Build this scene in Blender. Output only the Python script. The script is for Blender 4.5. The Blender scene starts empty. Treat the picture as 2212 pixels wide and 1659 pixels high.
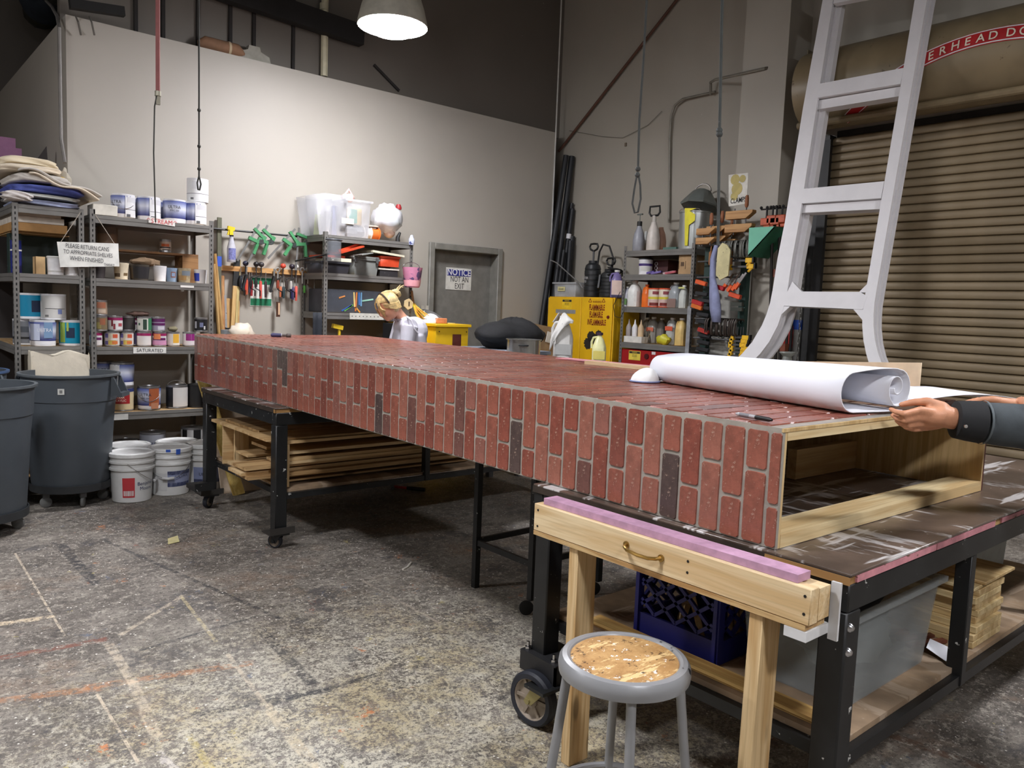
import bpy, math, random
from mathutils import Vector, Matrix
D = bpy.data; C = bpy.context.collection; rnd = random.Random(7)
V = Vector
# ---------------------------------------------------------------- camera
F = 1700.; PI_, RO, YX = math.radians(5.4), math.radians(2.2), math.radians(40.6)
def _cam():
    cp, sp = math.cos(PI_), math.sin(PI_); f = V((0, cp, -sp)); u = V((0, sp, cp)); r = V((1, 0, 0))
    c, s = math.cos(RO), math.sin(RO); r, u = c*r+s*u, -s*r+c*u
    Z = Matrix.Rotation(-YX, 3, 'Z'); return Z@r, Z@u, Z@f
CR, CU, CF = _cam(); CO = V((0, 0, 1.5))
def at(px, py, ax, v):      # where the line of sight through a pixel of the photo meets a real plane (surveying)
    d = CR*(px-1106)/F - CU*(py-829.5)/F + CF
    return CO + d*((v-CO[ax])/d[ax])
cam = D.objects.new('camera', D.cameras.new('camera')); C.objects.link(cam)
cam.data.lens = F/2212*36; cam.data.sensor_width = 36; cam.data.clip_start = .05
m = Matrix((CR, CU, -CF)).transposed().to_4x4(); m.translation = CO; cam.matrix_world = m
sc = bpy.context.scene; sc.camera = cam
sc.view_settings.view_transform = 'Standard'; sc.view_settings.look = 'None'
sc.view_settings.exposure = -0.04; sc.view_settings.gamma = 1; sc.view_settings.use_curve_mapping = False
w = D.worlds.new('world'); sc.world = w; w.use_nodes = True
w.node_tree.nodes['Background'].inputs[0].default_value = (.9, .95, 1, 1)
w.node_tree.nodes['Background'].inputs[1].default_value = .02
LAMP = 200.0                # radiance of a lamp's diffuser
sc.cycles.max_bounces = 6; sc.cycles.diffuse_bounces = 4; sc.cycles.glossy_bounces = 3; sc.cycles.transmission_bounces = 4; sc.cycles.transparent_max_bounces = 6
sc.cycles.sample_clamp_indirect = 6; sc.cycles.caustics_reflective = False; sc.cycles.caustics_refractive = False

# ---------------------------------------------------------------- mesh helper
class MB:
    def __init__(s): s.v = []; s.f = []; s.m = []; s.M = None
    def add(s, vs, fs, mi=0):
        n = len(s.v)
        s.v += [tuple(s.M@V(p)) for p in vs] if s.M else [tuple(p) for p in vs]
        s.f += [tuple(i+n for i in f) for f in fs]; s.m += [mi]*len(fs); return s
    BF = [(0,3,2,1),(4,5,6,7),(0,1,5,4),(1,2,6,5),(2,3,7,6),(3,0,4,7)]
    def box(s, x0, x1, y0, y1, z0, z1, mi=0):
        return s.add([(x0,y0,z0),(x1,y0,z0),(x1,y1,z0),(x0,y1,z0),(x0,y0,z1),(x1,y0,z1),(x1,y1,z1),(x0,y1,z1)], s.BF, mi)
    def hexa(s, b, t, mi=0): return s.add(list(b)+list(t), s.BF, mi)          # bottom 4, top 4 (ccw from above)
    def bar(s, p0, p1, w, h, up=(0,0,1), mi=0):
        p0, p1 = V(p0), V(p1); d = (p1-p0).normalized(); up = V(up)
        if abs(d.dot(up)) > .98: up = V((0,1,0))
        a = d.cross(up).normalized()*w/2; b = a.cross(d).normalized()*h/2
        q = [-a-b, a-b, a+b, -a+b]
        return s.add([p0+k for k in q]+[p1+k for k in q], [(0,3,2,1),(4,5,6,7),(0,1,5,4),(1,2,6,5),(2,3,7,6),(3,0,4,7)], mi)
    def tube(s, pts, r, n=8, mi=0, cap=True):
        pts = [V(p) for p in pts]; k = len(pts); rs = r if isinstance(r, (list, tuple)) else [r]*k
        n0 = len(s.v); ref = None; vs = []
        for i, p in enumerate(pts):
            d = (pts[min(i+1,k-1)]-pts[max(i-1,0)])
            d = d.normalized() if d.length > 1e-9 else V((0,0,1))
            if ref is None: ref = d.orthogonal().normalized()
            ref = (ref-d*ref.dot(d)); ref = ref.normalized() if ref.length > 1e-6 else d.orthogonal().normalized()
            b = d.cross(ref)
            vs += [p+(ref*math.cos(2*math.pi*j/n)+b*math.sin(2*math.pi*j/n))*rs[i] for j in range(n)]
        fs = [(i*n+j, i*n+(j+1)%n, (i+1)*n+(j+1)%n, (i+1)*n+j) for i in range(k-1) for j in range(n)]
        if cap: fs += [tuple(range(n))[::-1], tuple((k-1)*n+j for j in range(n))]
        return s.add(vs, fs, mi)
    def lathe(s, prof, n=20, c=(0,0,0), ax=None, mi=0, sx=1, sy=1, ring=False):
        c = V(c); R = V((0,0,1)).rotation_difference(V(ax)).to_matrix() if ax else None
        vs = []
        for r, z in prof:
            for j in range(n):
                p = V((r*sx*math.cos(2*math.pi*j/n), r*sy*math.sin(2*math.pi*j/n), z)); vs.append(c+(R@p if R else p))
        k = len(prof)
        fs = [(i*n+j, i*n+(j+1)%n, (i+1)*n+(j+1)%n, (i+1)*n+j) for i in range(k-1) for j in range(n)]
        if ring: fs += [((k-1)*n+j, (k-1)*n+(j+1)%n, (j+1)%n, j) for j in range(n)]; return s.add(vs, fs, mi)
        if prof[0][0] > 1e-5: fs.append(tuple(range(n))[::-1])
        if prof[-1][0] > 1e-5: fs.append(tuple((k-1)*n+j for j in range(n)))
        return s.add(vs, fs, mi)
    def prism(s, poly, h, o=(0,0,0), u=(1,0,0), v=(0,0,1), mi=0):              # polygon in (u,v), extruded by vector h
        o, u, v, h = V(o), V(u), V(v), V(h); n = len(poly)
        a = [o+u*x+v*y for x, y in poly]
        return s.add(a+[p+h for p in a], [tuple(range(n)), tuple(range(n, 2*n))[::-1]]+[(i, i+n, (i+1)%n+n, (i+1)%n) for i in range(n)], mi)
    def sweep(s, prof, path, mi=0):                                            # open sheet: path points x profile vectors
        k = len(path); n = len(prof); vs = [V(p)+V(q) for p in path for q in prof]
        return s.add(vs, [(i*n+j, i*n+j+1, (i+1)*n+j+1, (i+1)*n+j) for i in range(k-1) for j in range(n-1)], mi)
    def grid(s, nx, ny, fn, mi=0):
        vs = [fn(i/nx, j/ny) for j in range(ny+1) for i in range(nx+1)]
        return s.add(vs, [(j*(nx+1)+i, j*(nx+1)+i+1, (j+1)*(nx+1)+i+1, (j+1)*(nx+1)+i) for j in range(ny) for i in range(nx)], mi)
    def ball(s, c, r, nu=12, nv=8, fn=None, mi=0):
        c = V(c); r = V(r) if not isinstance(r, (int, float)) else V((r, r, r)); vs = []; 
        for i in range(nv+1):
            t = math.pi*i/nv
            for j in range(nu):
                a = 2*math.pi*j/nu; d = V((math.sin(t)*math.cos(a), math.sin(t)*math.sin(a), math.cos(t)))
                p = V((d.x*r.x, d.y*r.y, d.z*r.z)); vs.append(c+(fn(d, p) if fn else p))
        return s.add(vs, [(i*nu+j, (i+1)*nu+j, (i+1)*nu+(j+1)%nu, i*nu+(j+1)%nu) for i in range(nv) for j in range(nu)], mi)
RM = {}
def link(o, parent=None):
    C.objects.link(o)
    if parent is not None: o.parent = parent; RM[o.name] = RM.get(parent.name)
    return o
def obj(name, mb, mat, parent=None, world=True, bev=0, seg=1, sharp=.6, solid=0, sub=0):
    vs = mb.v
    if parent is not None and world and RM.get(parent.name) is not None:
        I = RM[parent.name]; vs = [I@V(p) for p in vs]
    me = D.meshes.new(name); me.from_pydata([tuple(p) for p in vs], [], mb.f); me.validate(); me.update()
    for q in (mat if isinstance(mat, (list, tuple)) else [mat]): me.materials.append(q)
    if any(mb.m) and len(mb.m) == len(me.polygons): me.polygons.foreach_set('material_index', mb.m)
    me.polygons.foreach_set('use_smooth', [True]*len(me.polygons)); me.set_sharp_from_angle(angle=sharp)
    o = link(D.objects.new(name, me), parent)
    if solid: q = o.modifiers.new('s', 'SOLIDIFY'); q.thickness = solid; q.offset = 0
    if sub: q = o.modifiers.new('d', 'SUBSURF'); q.levels = sub; q.render_levels = sub
    if bev: q = o.modifiers.new('b', 'BEVEL'); q.width = bev; q.segments = seg; q.limit_method = 'ANGLE'; q.angle_limit = .7
    return o
def tag(o, label, cat, group=None):
    o['label'] = label; o['category'] = cat
    if group: o['group'] = group
    return o
def thing(name, label, cat, loc=(0,0,0), rz=0, group=None):
    o = D.objects.new(name, None); o.empty_display_size = .05; C.objects.link(o); o.location = loc; o.rotation_euler = (0, 0, rz)
    RM[o.name] = (Matrix.Translation(V(loc)) @ Matrix.Rotation(rz, 4, 'Z')).inverted()
    return tag(o, label, cat, group)
def dup(root, loc, rz, label=None, group=None, sub=True):
    r = root.copy(); C.objects.link(r); r.location = loc; r.rotation_euler = (0, 0, rz)
    if label: r['label'] = label
    if group: r['group'] = group
    for ch in list(root.children):
        c = ch.copy(); C.objects.link(c); c.parent = r
        for g in ch.children: d = g.copy(); C.objects.link(d); d.parent = c
    return r
def struct(name, mb, mat, parent=None, **k):
    o = obj(name, mb, mat, parent, **k)
    if parent is None: o['kind'] = 'structure'
    return o
def B(*a, mi=0): return MB().box(*a, mi=mi)
_tc = {}
def text(parent, s, size, o, u, v, mat, name='lettering', squash=1., wrap=None, bold=0, gap=1.):
    """flat lettering laid on a surface: origin o (centre), u = reading direction, v = up; wrap=(radius) bends it round a can"""
    key = (s, gap, bold)
    if key not in _tc:
        cu = D.curves.new('t', 'FONT'); cu.body = s; cu.size = 1; cu.align_x = 'CENTER'; cu.align_y = 'CENTER'; cu.resolution_u = 3; cu.space_line = gap; cu.offset = bold
        t = D.objects.new('t', cu); C.objects.link(t); dg = bpy.context.evaluated_depsgraph_get()
        me = D.meshes.new_from_object(t.evaluated_get(dg)); _tc[key] = ([tuple(p.co) for p in me.vertices], [tuple(p.vertices) for p in me.polygons])
        D.objects.remove(t); D.meshes.remove(me)
    vs, fs = _tc[key]; xs = [q[0] for q in vs]; ys = [q[1] for q in vs]; ox, oy = (min(xs)+max(xs))/2, (min(ys)+max(ys))/2; o, u, v = V(o), V(u).normalized(), V(v).normalized(); n = u.cross(v); out = []
    for x, y, z in vs:
        x = (x-ox)*size*squash; y = (y-oy)*size
        if wrap: a = x/wrap; p = o+u*(wrap*math.sin(a))+n*(wrap*(math.cos(a)-1))+v*y
        else: p = o+u*x+v*y
        out.append(p+n*.0012)
    mb = MB(); mb.add(out, fs); return obj(name, mb, mat, parent)

# ---------------------------------------------------------------- materials
def lin(c): return tuple(((x/255)/12.92 if x/255 <= .04045 else ((x/255+.055)/1.055)**2.4) for x in c)
class NT:
    def __init__(s, mat): s.t = mat.node_tree; s.n = s.t.nodes; s.l = s.t.links; s.b = s.n['Principled BSDF']
    def new(s, typ, **k):
        q = s.n.new(typ)
        for a, b in k.items(): setattr(q, a, b)
        return q
    def set(s, sock, v):
        if isinstance(v, bpy.types.NodeSocket): s.l.new(v, sock)
        elif isinstance(v, (tuple, list)) and len(v) == 3 and sock.type == 'RGBA': sock.default_value = (*v, 1)
        else: sock.default_value = v
    def co(s, scale=(1,1,1), rot=(0,0,0)):
        m = s.new('ShaderNodeMapping'); m.inputs['Scale'].default_value = scale; m.inputs['Rotation'].default_value = rot
        s.l.new(s.new('ShaderNodeTexCoord').outputs['Object'], m.inputs[0]); return m.outputs[0]
    def noise(s, scale, det=3, rough=.6, vec=None, dist=0):
        q = s.new('ShaderNodeTexNoise'); q.inputs['Scale'].default_value = scale; q.inputs['Detail'].default_value = det; q.inputs['Roughness'].default_value = rough; q.inputs['Distortion'].default_value = dist
        s.l.new(vec or s.co(), q.inputs['Vector']); return q.outputs['Fac']
    def ramp(s, f, a, b, lo=0., hi=1.):
        q = s.new('ShaderNodeMapRange'); q.interpolation_type = 'SMOOTHSTEP'; s.l.new(f, q.inputs[0])
        for i, v in zip((1, 2, 3, 4), (a, b, lo, hi)): q.inputs[i].default_value = v
        return q.outputs[0]
    def mix(s, f, a, b):
        q = s.new('ShaderNodeMix', data_type='RGBA'); s.set(q.inputs[0], f); s.set(q.inputs[6], a); s.set(q.inputs[7], b); return q.outputs[2]
    def math(s, op, a, b=0.): 
        q = s.new('ShaderNodeMath', operation=op); s.set(q.inputs[0], a); s.set(q.inputs[1], b); return q.outputs[0]
    def bump(s, h, st=.3, dist=.01):
        q = s.new('ShaderNodeBump'); q.inputs['Strength'].default_value = st; q.inputs['Distance'].default_value = dist; s.l.new(h, q.inputs['Height']); s.l.new(q.outputs[0], s.b.inputs['Normal'])
_mc = {}
def mk(name):
    q = D.materials.new(name); q.use_nodes = True; return q, NT(q)
def M(c, rough=.6, metal=0, var=.12, scale=9., bump=0, alpha=1., trans=0, emit=0, spec=.5, spk=None, coat=0, sss=0):
    """plain paint, plastic, metal or cloth: colour c (sRGB) with a little noise; spk = (colour, threshold, scale) adds specks"""
    key = (c, rough, metal, var, scale, bump, alpha, trans, emit, spec, spk, coat)
    if key in _mc: return _mc[key]
    q, t = mk('paint_%02x%02x%02x' % tuple(int(x) for x in c)); L = lin(c)
    col = t.mix(t.ramp(t.noise(scale), .3, .7), tuple(x*(1-var) for x in L), tuple(min(1, x*(1+var)) for x in L))
    if spk: col = t.mix(t.ramp(t.noise(spk[2], 4, .7), spk[1], spk[1]+.03), col, lin(spk[0]))
    t.set(t.b.inputs['Base Color'], col)
    t.b.inputs['Roughness'].default_value = rough; t.b.inputs['Metallic'].default_value = metal; t.b.inputs['Alpha'].default_value = alpha
    t.b.inputs['Transmission Weight'].default_value = trans; t.b.inputs['Specular IOR Level'].default_value = spec; t.b.inputs['Coat Weight'].default_value = coat
    if bump: t.bump(t.noise(scale*6), bump, .004)
    if emit: t.set(t.b.inputs['Emission Color'], L); t.b.inputs['Emission Strength'].default_value = emit
    _mc[key] = q; return q
def wood(a, b, axis=0, scale=14, rough=.6, knots=True):
    key = ('w', a, b, axis, scale)
    if key in _mc: return _mc[key]
    q, t = mk('wood_%02x%02x%02x' % tuple(b)); s = [scale*1.0]*3; s[axis] = scale*.06
    n = t.noise(1.6, 4, .55, t.co(tuple(s)), .8)
    s2 = [scale*9.]*3; s2[axis] = scale*.3
    f = t.noise(1., 2, .5, t.co(tuple(s2)))
    col = t.mix(t.ramp(n, .38, .62), lin(a), lin(b)); col = t.mix(t.math('MULTIPLY', t.ramp(f, .45, .7), .35), col, tuple(x*.7 for x in lin(b)))
    if knots:
        vo = t.new('ShaderNodeTexVoronoi'); s3 = [7.]*3; s3[axis] = 2.2; t.l.new(t.co(tuple(s3)), vo.inputs['Vector']); vo.inputs['Scale'].default_value = 1
        col = t.mix(t.ramp(vo.outputs['Distance'], .06, .13, .8, 0), col, tuple(x*.35 for x in lin(b)))
    t.set(t.b.inputs['Base Color'], col); t.b.inputs['Roughness'].default_value = rough
    _mc[key] = q; return q
# ---------------------------------------------------------------- special materials
def floor_mat():
    q, t = mk('paint_spattered_floor'); o = t.co()
    mid = t.noise(2.6, 6, .78, o); fine = t.noise(20, 6, .85, o); fine2 = t.noise(52, 4, .8, t.co((1, 1, 1), (0, 0, .8))); sm = t.noise(7, 6, .85, t.co((1, 1, 1), (0, 0, 1.3)))
    strk = t.noise(9, 5, .8, t.co((.5, 2.4, 1), (0, 0, .15)))
    col = t.mix(t.ramp(mid, .36, .64), lin((92, 86, 80)), lin((138, 131, 122)))
    col = t.mix(t.math('MULTIPLY', t.ramp(strk, .5, .62), .75), col, lin((92, 86, 80)))
    col = t.mix(t.math('MULTIPLY', t.ramp(fine, .52, .6), .8), col, lin((172, 165, 152)))
    col = t.mix(t.math('MULTIPLY', t.ramp(sm, .55, .62), .7), col, lin((80, 75, 71)))
    warm = t.noise(1.7, 5, .75, t.co((1, 1, 1), (.3, .1, .5)))
    col = t.mix(t.math('MULTIPLY', t.ramp(warm, .52, .68), .45), col, lin((142, 118, 98)))
    g = t.new('ShaderNodeTexGradient', gradient_type='SPHERICAL'); mp = t.new('ShaderNodeMapping'); mp.inputs['Location'].default_value = (-1.5*.5, -2.2*.5, 0); mp.inputs['Scale'].default_value = (.5, .5, .5)
    t.l.new(t.new('ShaderNodeTexCoord').outputs['Object'], mp.inputs[0]); t.l.new(mp.outputs[0], g.inputs[0])
    near = t.ramp(g.outputs['Fac'], .05, .75)          # worn, creamier spatter near the stool
    thr = t.math('ADD', t.math('ADD', t.math('MULTIPLY', fine, .6), t.math('MULTIPLY', sm, .4)), t.math('MULTIPLY', near, .06))
    vfine = t.noise(70, 5, .85, t.co((1, 1, 1), (0, 0, .4)))
    thr2 = t.math('ADD', t.math('MULTIPLY', thr, .55), t.math('MULTIPLY', vfine, .45))
    col = t.mix(t.math('MULTIPLY', t.ramp(thr2, .5, .56), t.math('MULTIPLY', near, .85)), col, t.mix(t.ramp(warm, .42, .6), lin((206, 200, 182)), lin((196, 182, 146))))
    col = t.mix(t.math('MULTIPLY', t.ramp(fine2, .56, .62), .85), col, lin((66, 63, 61)))
    col = t.mix(t.math('MULTIPLY', t.ramp(t.noise(30, 6, .85, t.co((1, 1, 1), (.7, 0, 3.))), .56, .6), .7), col, lin((76, 70, 66)))
    col = t.mix(t.math('MULTIPLY', t.ramp(t.noise(48, 5, .85, t.co((1, 1, 1), (.2, 0, 5.))), .58, .62), .7), col, lin((190, 184, 172)))
    b2 = t.noise(2.9, 6, .82, t.co((1, 1, 1), (0, 0, 2.1)))
    col = t.mix(t.math('MULTIPLY', t.ramp(b2, .56, .63), .6), col, lin((70, 69, 72)))
    for c, sc_, th, sd in (((196, 122, 72), 3.4, .62, 1.), ((182, 168, 104), 4.3, .63, 2.), ((96, 106, 124), 4.1, .62, 3.), ((150, 84, 68), 2.9, .63, 4.)):
        n = t.noise(sc_, 6, .84, t.co((1, 1, 1), (0, 0, sd)))
        col = t.mix(t.math('MULTIPLY', t.math('MULTIPLY', t.ramp(n, th, th+.05), .85), t.ramp(fine, .4, .55)), col, lin(c))
    brk = t.ramp(t.noise(18, 5, .85, o), .42, .56); sep = t.new('ShaderNodeSeparateXYZ'); t.l.new(o, sep.inputs[0]); X, Y = sep.outputs[0], sep.outputs[1]
    def seg(p0, p1, wd, c, k=.75):
        k = min(1, k*1.05) if sum(c) < 300 else k*.7; wd *= .85
        nonlocal col
        a = at(*p0, 2, 0); b = at(*p1, 2, 0); d = (b-a); L = d.length; d /= L
        dx = t.math('SUBTRACT', X, a.x); dy = t.math('SUBTRACT', Y, a.y)
        u = t.math('ADD', t.math('MULTIPLY', dx, d.x), t.math('MULTIPLY', dy, d.y))
        v = t.math('ABSOLUTE', t.math('SUBTRACT', t.math('MULTIPLY', dx, d.y), t.math('MULTIPLY', dy, d.x)))
        e = t.math('MAXIMUM', v, t.math('MULTIPLY', t.math('SUBTRACT', t.math('ABSOLUTE', t.math('SUBTRACT', u, L/2)), L/2), .6))
        f = t.math('MULTIPLY', t.ramp(e, wd*.7, wd*1.15, 1, 0), t.math('MULTIPLY', brk, k)); col = t.mix(f, col, lin(c))
    cr, dk, og = (214, 198, 174), (48, 50, 55), (184, 124, 78)
    for a in (((133, 1178), (203, 1258), .035, dk), ((222, 1166), (601, 1334), .016, dk, .7), ((570, 1368), (668, 1470), .03, dk), ((310, 1403), (557, 1330), .012, dk), ((411, 1546), (700, 1492), .022, dk, .75),
              ((600, 1518), (815, 1457), .018, dk, .75), ((206, 1482), (525, 1435), .03, og), ((16, 1511), (196, 1489), .03, og, .7), ((13, 1419), (209, 1384), .03, (128, 76, 62), .7), ((237, 1394), (285, 1470), .024, cr),
              ((285, 1470), (335, 1584), .024, cr), ((33, 1196), (139, 1372), .007, cr, 1), ((266, 1368), (392, 1289), .016, cr), ((392, 1289), (465, 1384), .011, (200, 184, 140)), ((494, 1416), (579, 1530), .012, cr),
              ((579, 1530), (680, 1656), .026, (216, 200, 170)), ((778, 1251), (999, 1374), .011, (178, 164, 148)), ((1030, 1396), (1121, 1448), .011, (178, 164, 148)), ((411, 1593), (453, 1656), .016, (196, 178, 106)),
              ((345, 1631), (373, 1659), .02, (214, 206, 200)), ((210, 1500), (300, 1650), .007, cr, 1), ((0, 1348), (95, 1335), .03, (222, 202, 170), 1), ((480, 1150), (700, 1120), .03, (150, 138, 120), .6),
              ((1500, 1659), (1830, 1560), .04, (96, 70, 54), .5), ((1850, 1560), (2120, 1659), .03, (92, 64, 46), .7)): seg(*a)
    vo = t.new('ShaderNodeTexVoronoi'); vo.inputs['Scale'].default_value = 34; t.l.new(o, vo.inputs['Vector'])
    col = t.mix(t.math('MULTIPLY', t.ramp(vo.outputs['Distance'], .1, .17, 1, 0), t.ramp(t.noise(13, 2, .6, o), .52, .56)), col, lin((226, 222, 212)))
    t.set(t.b.inputs['Base Color'], col); t.set(t.b.inputs['Roughness'], t.ramp(fine, .3, .7, .5, .75)); t.bump(fine, .25, .004); return q
def wall_mat(c, name):
    q, t = mk(name); o = t.co()
    col = t.mix(t.ramp(t.noise(.8, 4, .6, o), .35, .65), lin(tuple(x*.97 for x in c)), lin(c))
    vo = t.new('ShaderNodeTexVoronoi'); vo.inputs['Scale'].default_value = 5; t.l.new(o, vo.inputs['Vector'])
    col = t.mix(t.math('MULTIPLY', t.ramp(vo.outputs['Distance'], .03, .05, .5, 0), t.ramp(t.noise(2.1, 2, .5, o), .55, .6)), col, lin((196, 192, 184)))
    t.set(t.b.inputs['Base Color'], col); t.b.inputs['Roughness'].default_value = .55; return q
def scuffed(base, hi, name, rough=.3, stretch=(1, .22, 1), th=.535):
    q, t = mk(name); o = t.co()
    col = t.mix(t.ramp(t.noise(3, 4, .65), .35, .7), lin(base), lin(tuple(x*1.35 for x in base)))
    col = t.mix(t.math('MULTIPLY', t.ramp(t.noise(2.4, 3, .6), .5, .7), .6), col, lin(tuple(x*.62 for x in base)))
    col = t.mix(t.math('MULTIPLY', t.ramp(t.noise(7, 5, .72, t.co(stretch, (0, 0, .5))), th, th+.06), .85), col, lin(hi))
    col = t.mix(t.ramp(t.noise(5, 4, .7, t.co((.16, 1.4, 1), (0, 0, -.25))), th+.03, th+.07), col, lin(hi))
    vo = t.new('ShaderNodeTexVoronoi'); vo.inputs['Scale'].default_value = 30; t.l.new(o, vo.inputs['Vector'])
    col = t.mix(t.math('MULTIPLY', t.ramp(vo.outputs['Distance'], .08, .14, 1, 0), t.ramp(t.noise(6, 2), .5, .58)), col, lin(hi))
    t.set(t.b.inputs['Base Color'], col); t.b.inputs['Roughness'].default_value = rough; t.bump(t.noise(30, 3), .15, .002); return q
def brick_mat(c, name):
    q, t = mk(name)
    col = t.mix(t.ramp(t.noise(9, 5, .75), .35, .65), lin(c), lin(tuple(x*.82 for x in c)))
    col = t.mix(t.math('MULTIPLY', t.ramp(t.noise(2.5, 2, .5), .5, .68), .4), col, lin((136, 104, 96)))
    col = t.mix(t.math('MULTIPLY', t.ramp(t.noise(42, 5, .8), .58, .66), .6), col, lin((204, 176, 156)))
    t.set(t.b.inputs['Base Color'], col); t.b.inputs['Roughness'].default_value = .27; t.bump(t.noise(25, 4, .7), .35, .004); return q
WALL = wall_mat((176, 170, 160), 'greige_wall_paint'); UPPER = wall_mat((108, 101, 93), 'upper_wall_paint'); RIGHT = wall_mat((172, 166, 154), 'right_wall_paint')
STEEL = M((114, 112, 108), .45, .15, .1, 6); STEELD = M((84, 84, 85), .45, .25, .1, 6); BLACKM = M((27, 28, 29), .42, .1, .25, 9, spk=((190, 190, 186), .66, 26))
BLK = M((18, 18, 19), .5); SLOT = M((10, 10, 11), .8); WHT = M((226, 226, 228), .5); PINE = wood((226, 204, 164), (206, 174, 126), 1); PINEZ = wood((220, 192, 146), (190, 152, 100), 2); PINEX = wood((222, 202, 158), (204, 174, 124), 0)
PLY = wood((206, 176, 130), (182, 146, 98), 0, 9, knots=False); PLYY = wood((206, 176, 130), (182, 146, 98), 1, 9, knots=False); CHROME = M((200, 200, 202), .22, 1); INK = M((28, 27, 30), .7, 0, 0)

# ---------------------------------------------------------------- lamps
LENS = M((250, 250, 255), .5, emit=LAMP, var=0); SHADE = M((186, 182, 168), .5, .1)
def lamp(p, label, z1=6.45):
    t = thing('pendant_lamp', label, 'lamp', p, 0, 'high bay lamps over the workshop'); mb = MB()
    mb.lathe([(0, .28), (.19, .26), (.236, .14), (.262, .0), (.275, .0), (.272, .03), (.245, .14), (.2, .27), (.15, .36), (.1, .4), (.0, .4)], 32)
    obj('lamp_shade', mb, SHADE, t, world=False)
    obj('lens', MB().lathe([(.0, -.075), (.08, -.07), (.15, -.05), (.195, -.018), (.205, -.002), (.266, -.003)], 32), LENS, t, world=False)
    obj('housing', MB().lathe([(.1, .4), (.1, .62), (.06, .66), (0, .66)], 20), SHADE, t, world=False)
    obj('cord', MB().tube([(0, 0, .66), (0, 0, z1-p[2])], .012, 6), BLK, t, world=False); return t
LA = at(848, 58, 1, 5.55)
lamp(LA, 'bright pendant lamp with a flared grey shade hanging before the pale wall')
lamp((.2, 2.3, 3.9), 'bright pendant lamp hanging over the open floor out of the picture'); lamp((4.3, -.5, 3.95), 'bright pendant lamp hanging out of the picture before the roller door'); lamp((.6, -1.8, 3.95), 'bright pendant lamp hanging behind the camera'); lamp((-2.3, 5.2, 3.95), 'bright pendant lamp hanging out of the picture beyond the grey bins')

# ---------------------------------------------------------------- setting
struct('floor', B(-4, 7.2, -4, 11.2, -.1, 0), floor_mat())
struct('ceiling', B(-4, 7.2, -4, 11.2, 6.5, 6.6), M((40, 38, 36), .8))
wb = MB(); wb.box(1.41, 4.9, 7.13, 7.33, 0, 3.645); wb.box(5.82, 6.64, 7.13, 7.33, 0, 3.645); wb.box(4.9, 5.82, 7.13, 7.33, 2.14, 3.645)
struct('wall_back', wb, WALL); struct('wall_left', B(1.41, 1.56, 7.331, 11.1, 0, 3.645), WALL)
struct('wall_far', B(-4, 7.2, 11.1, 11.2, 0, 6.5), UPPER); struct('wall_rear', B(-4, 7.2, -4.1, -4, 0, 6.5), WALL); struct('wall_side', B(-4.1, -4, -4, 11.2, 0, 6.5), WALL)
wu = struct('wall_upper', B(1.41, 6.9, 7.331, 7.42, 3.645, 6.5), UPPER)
DARK = M((38, 34, 32), .8)
for i, px in enumerate((293, 352, 427, 497, 548, 633)):
    p = at(px, 60, 1, 7.32); obj('stud', B(p.x-.014, p.x+.014, 7.3, 7.331, 3.65, 6.49), DARK, wu)
a, b = at(560, 2, 1, 7.2), at(782, 78, 1, 7.2)
struct('trim_1', MB().bar(a+V((-.6, 0, .02)), b, .1, .19), M((26, 24, 23), .8))
struct('trim_2', MB().bar(at(808, 140, 1, 7.31), at(862, 196, 1, 7.31), .02, .025), DARK)
struct('trim_3', MB().bar(at(150, 8, 1, 7.0), at(268, 26, 1, 7.0), .06, .07), M((22, 21, 20), .8))
struct('slab_top', B(1.57, 6.9, 7.43, 11.1, 3.55, 3.645), DARK)
WX = 6.9
struct('wall_right', B(WX, 7.1, -4, 7.43, 0, 6.5), RIGHT)
struct('trim_4', B(6.52, WX-.001, 4.0, 4.46, 0, 6.499), RIGHT)           # square column
struct('trim_5', B(6.642, 6.654, 7.118, 7.129, 0, 6.499), M((226, 226, 222), .5))    # white corner bead
# conduits on the walls
CON = M((126, 122, 112), .5, .3)
def conduit(name, pts, r, label, m=CON): return tag(obj(name, MB().tube(pts, r, 8), m), label, 'pipe')
conduit('conduit', [at(1445, 480, 0, 6.87), at(1447, 300, 0, 6.87), at(1450, 250, 0, 6.86), at(1458, 228, 0, 6.85), at(1475, 214, 0, 6.84), at(1545, 198, 0, 6.84)], .012, 'thin grey conduit rising from the shelf tops and bending along the right wall')
conduit('conduit', [at(1535, 205, 0, 6.84), at(1535, 178, 0, 6.8), at(1545, 172, 0, 6.5), at(1652, 148, 0, 6.5), at(1712, 136, 0, 6.75), at(1745, 134, 0, 6.86), at(1825, 135, 0, 6.87), at(2140, 72, 0, 6.87)], .014, 'grey conduit running round the square column to the metal junction box')
t = thing('junction_box', 'galvanised junction box above the roller door hood', 'box', at(2151, 76, 0, 6.86))
p = at(2151, 76, 0, 6.86); obj('box', B(6.8, 6.9, p.y-.065, p.y+.065, p.z-.07, p.z+.07), M((168, 170, 170), .4, .6), t, bev=.006); obj('coupling', MB().tube([p+V((-.02, -.06, .02)), p+V((-.02, -.4, .07))], .018, 10), CHROME, t)
conduit('drain_pipe', [(at(700, 165, 1, 7.27)), V((at(700, 60, 1, 7.27).x, 7.27, 6.49))], .035, 'cream plastic pipe rising from the top of the pale wall', M((196, 188, 160), .5))
q = at(700, 22, 1, 7.27); obj('pipe_collar', MB().tube([q, q+V((0, 0, .06))], .042, 12), M((196, 188, 160), .5), D.objects['drain_pipe'])
conduit('diagonal_rod', [at(1207, 327, 0, 6.86), at(1462, 0, 0, 6.86), at(1600, -176, 0, 6.86)], .016, 'thin rusty rod sloping up across the right wall', M((88, 58, 44), .7))
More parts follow.
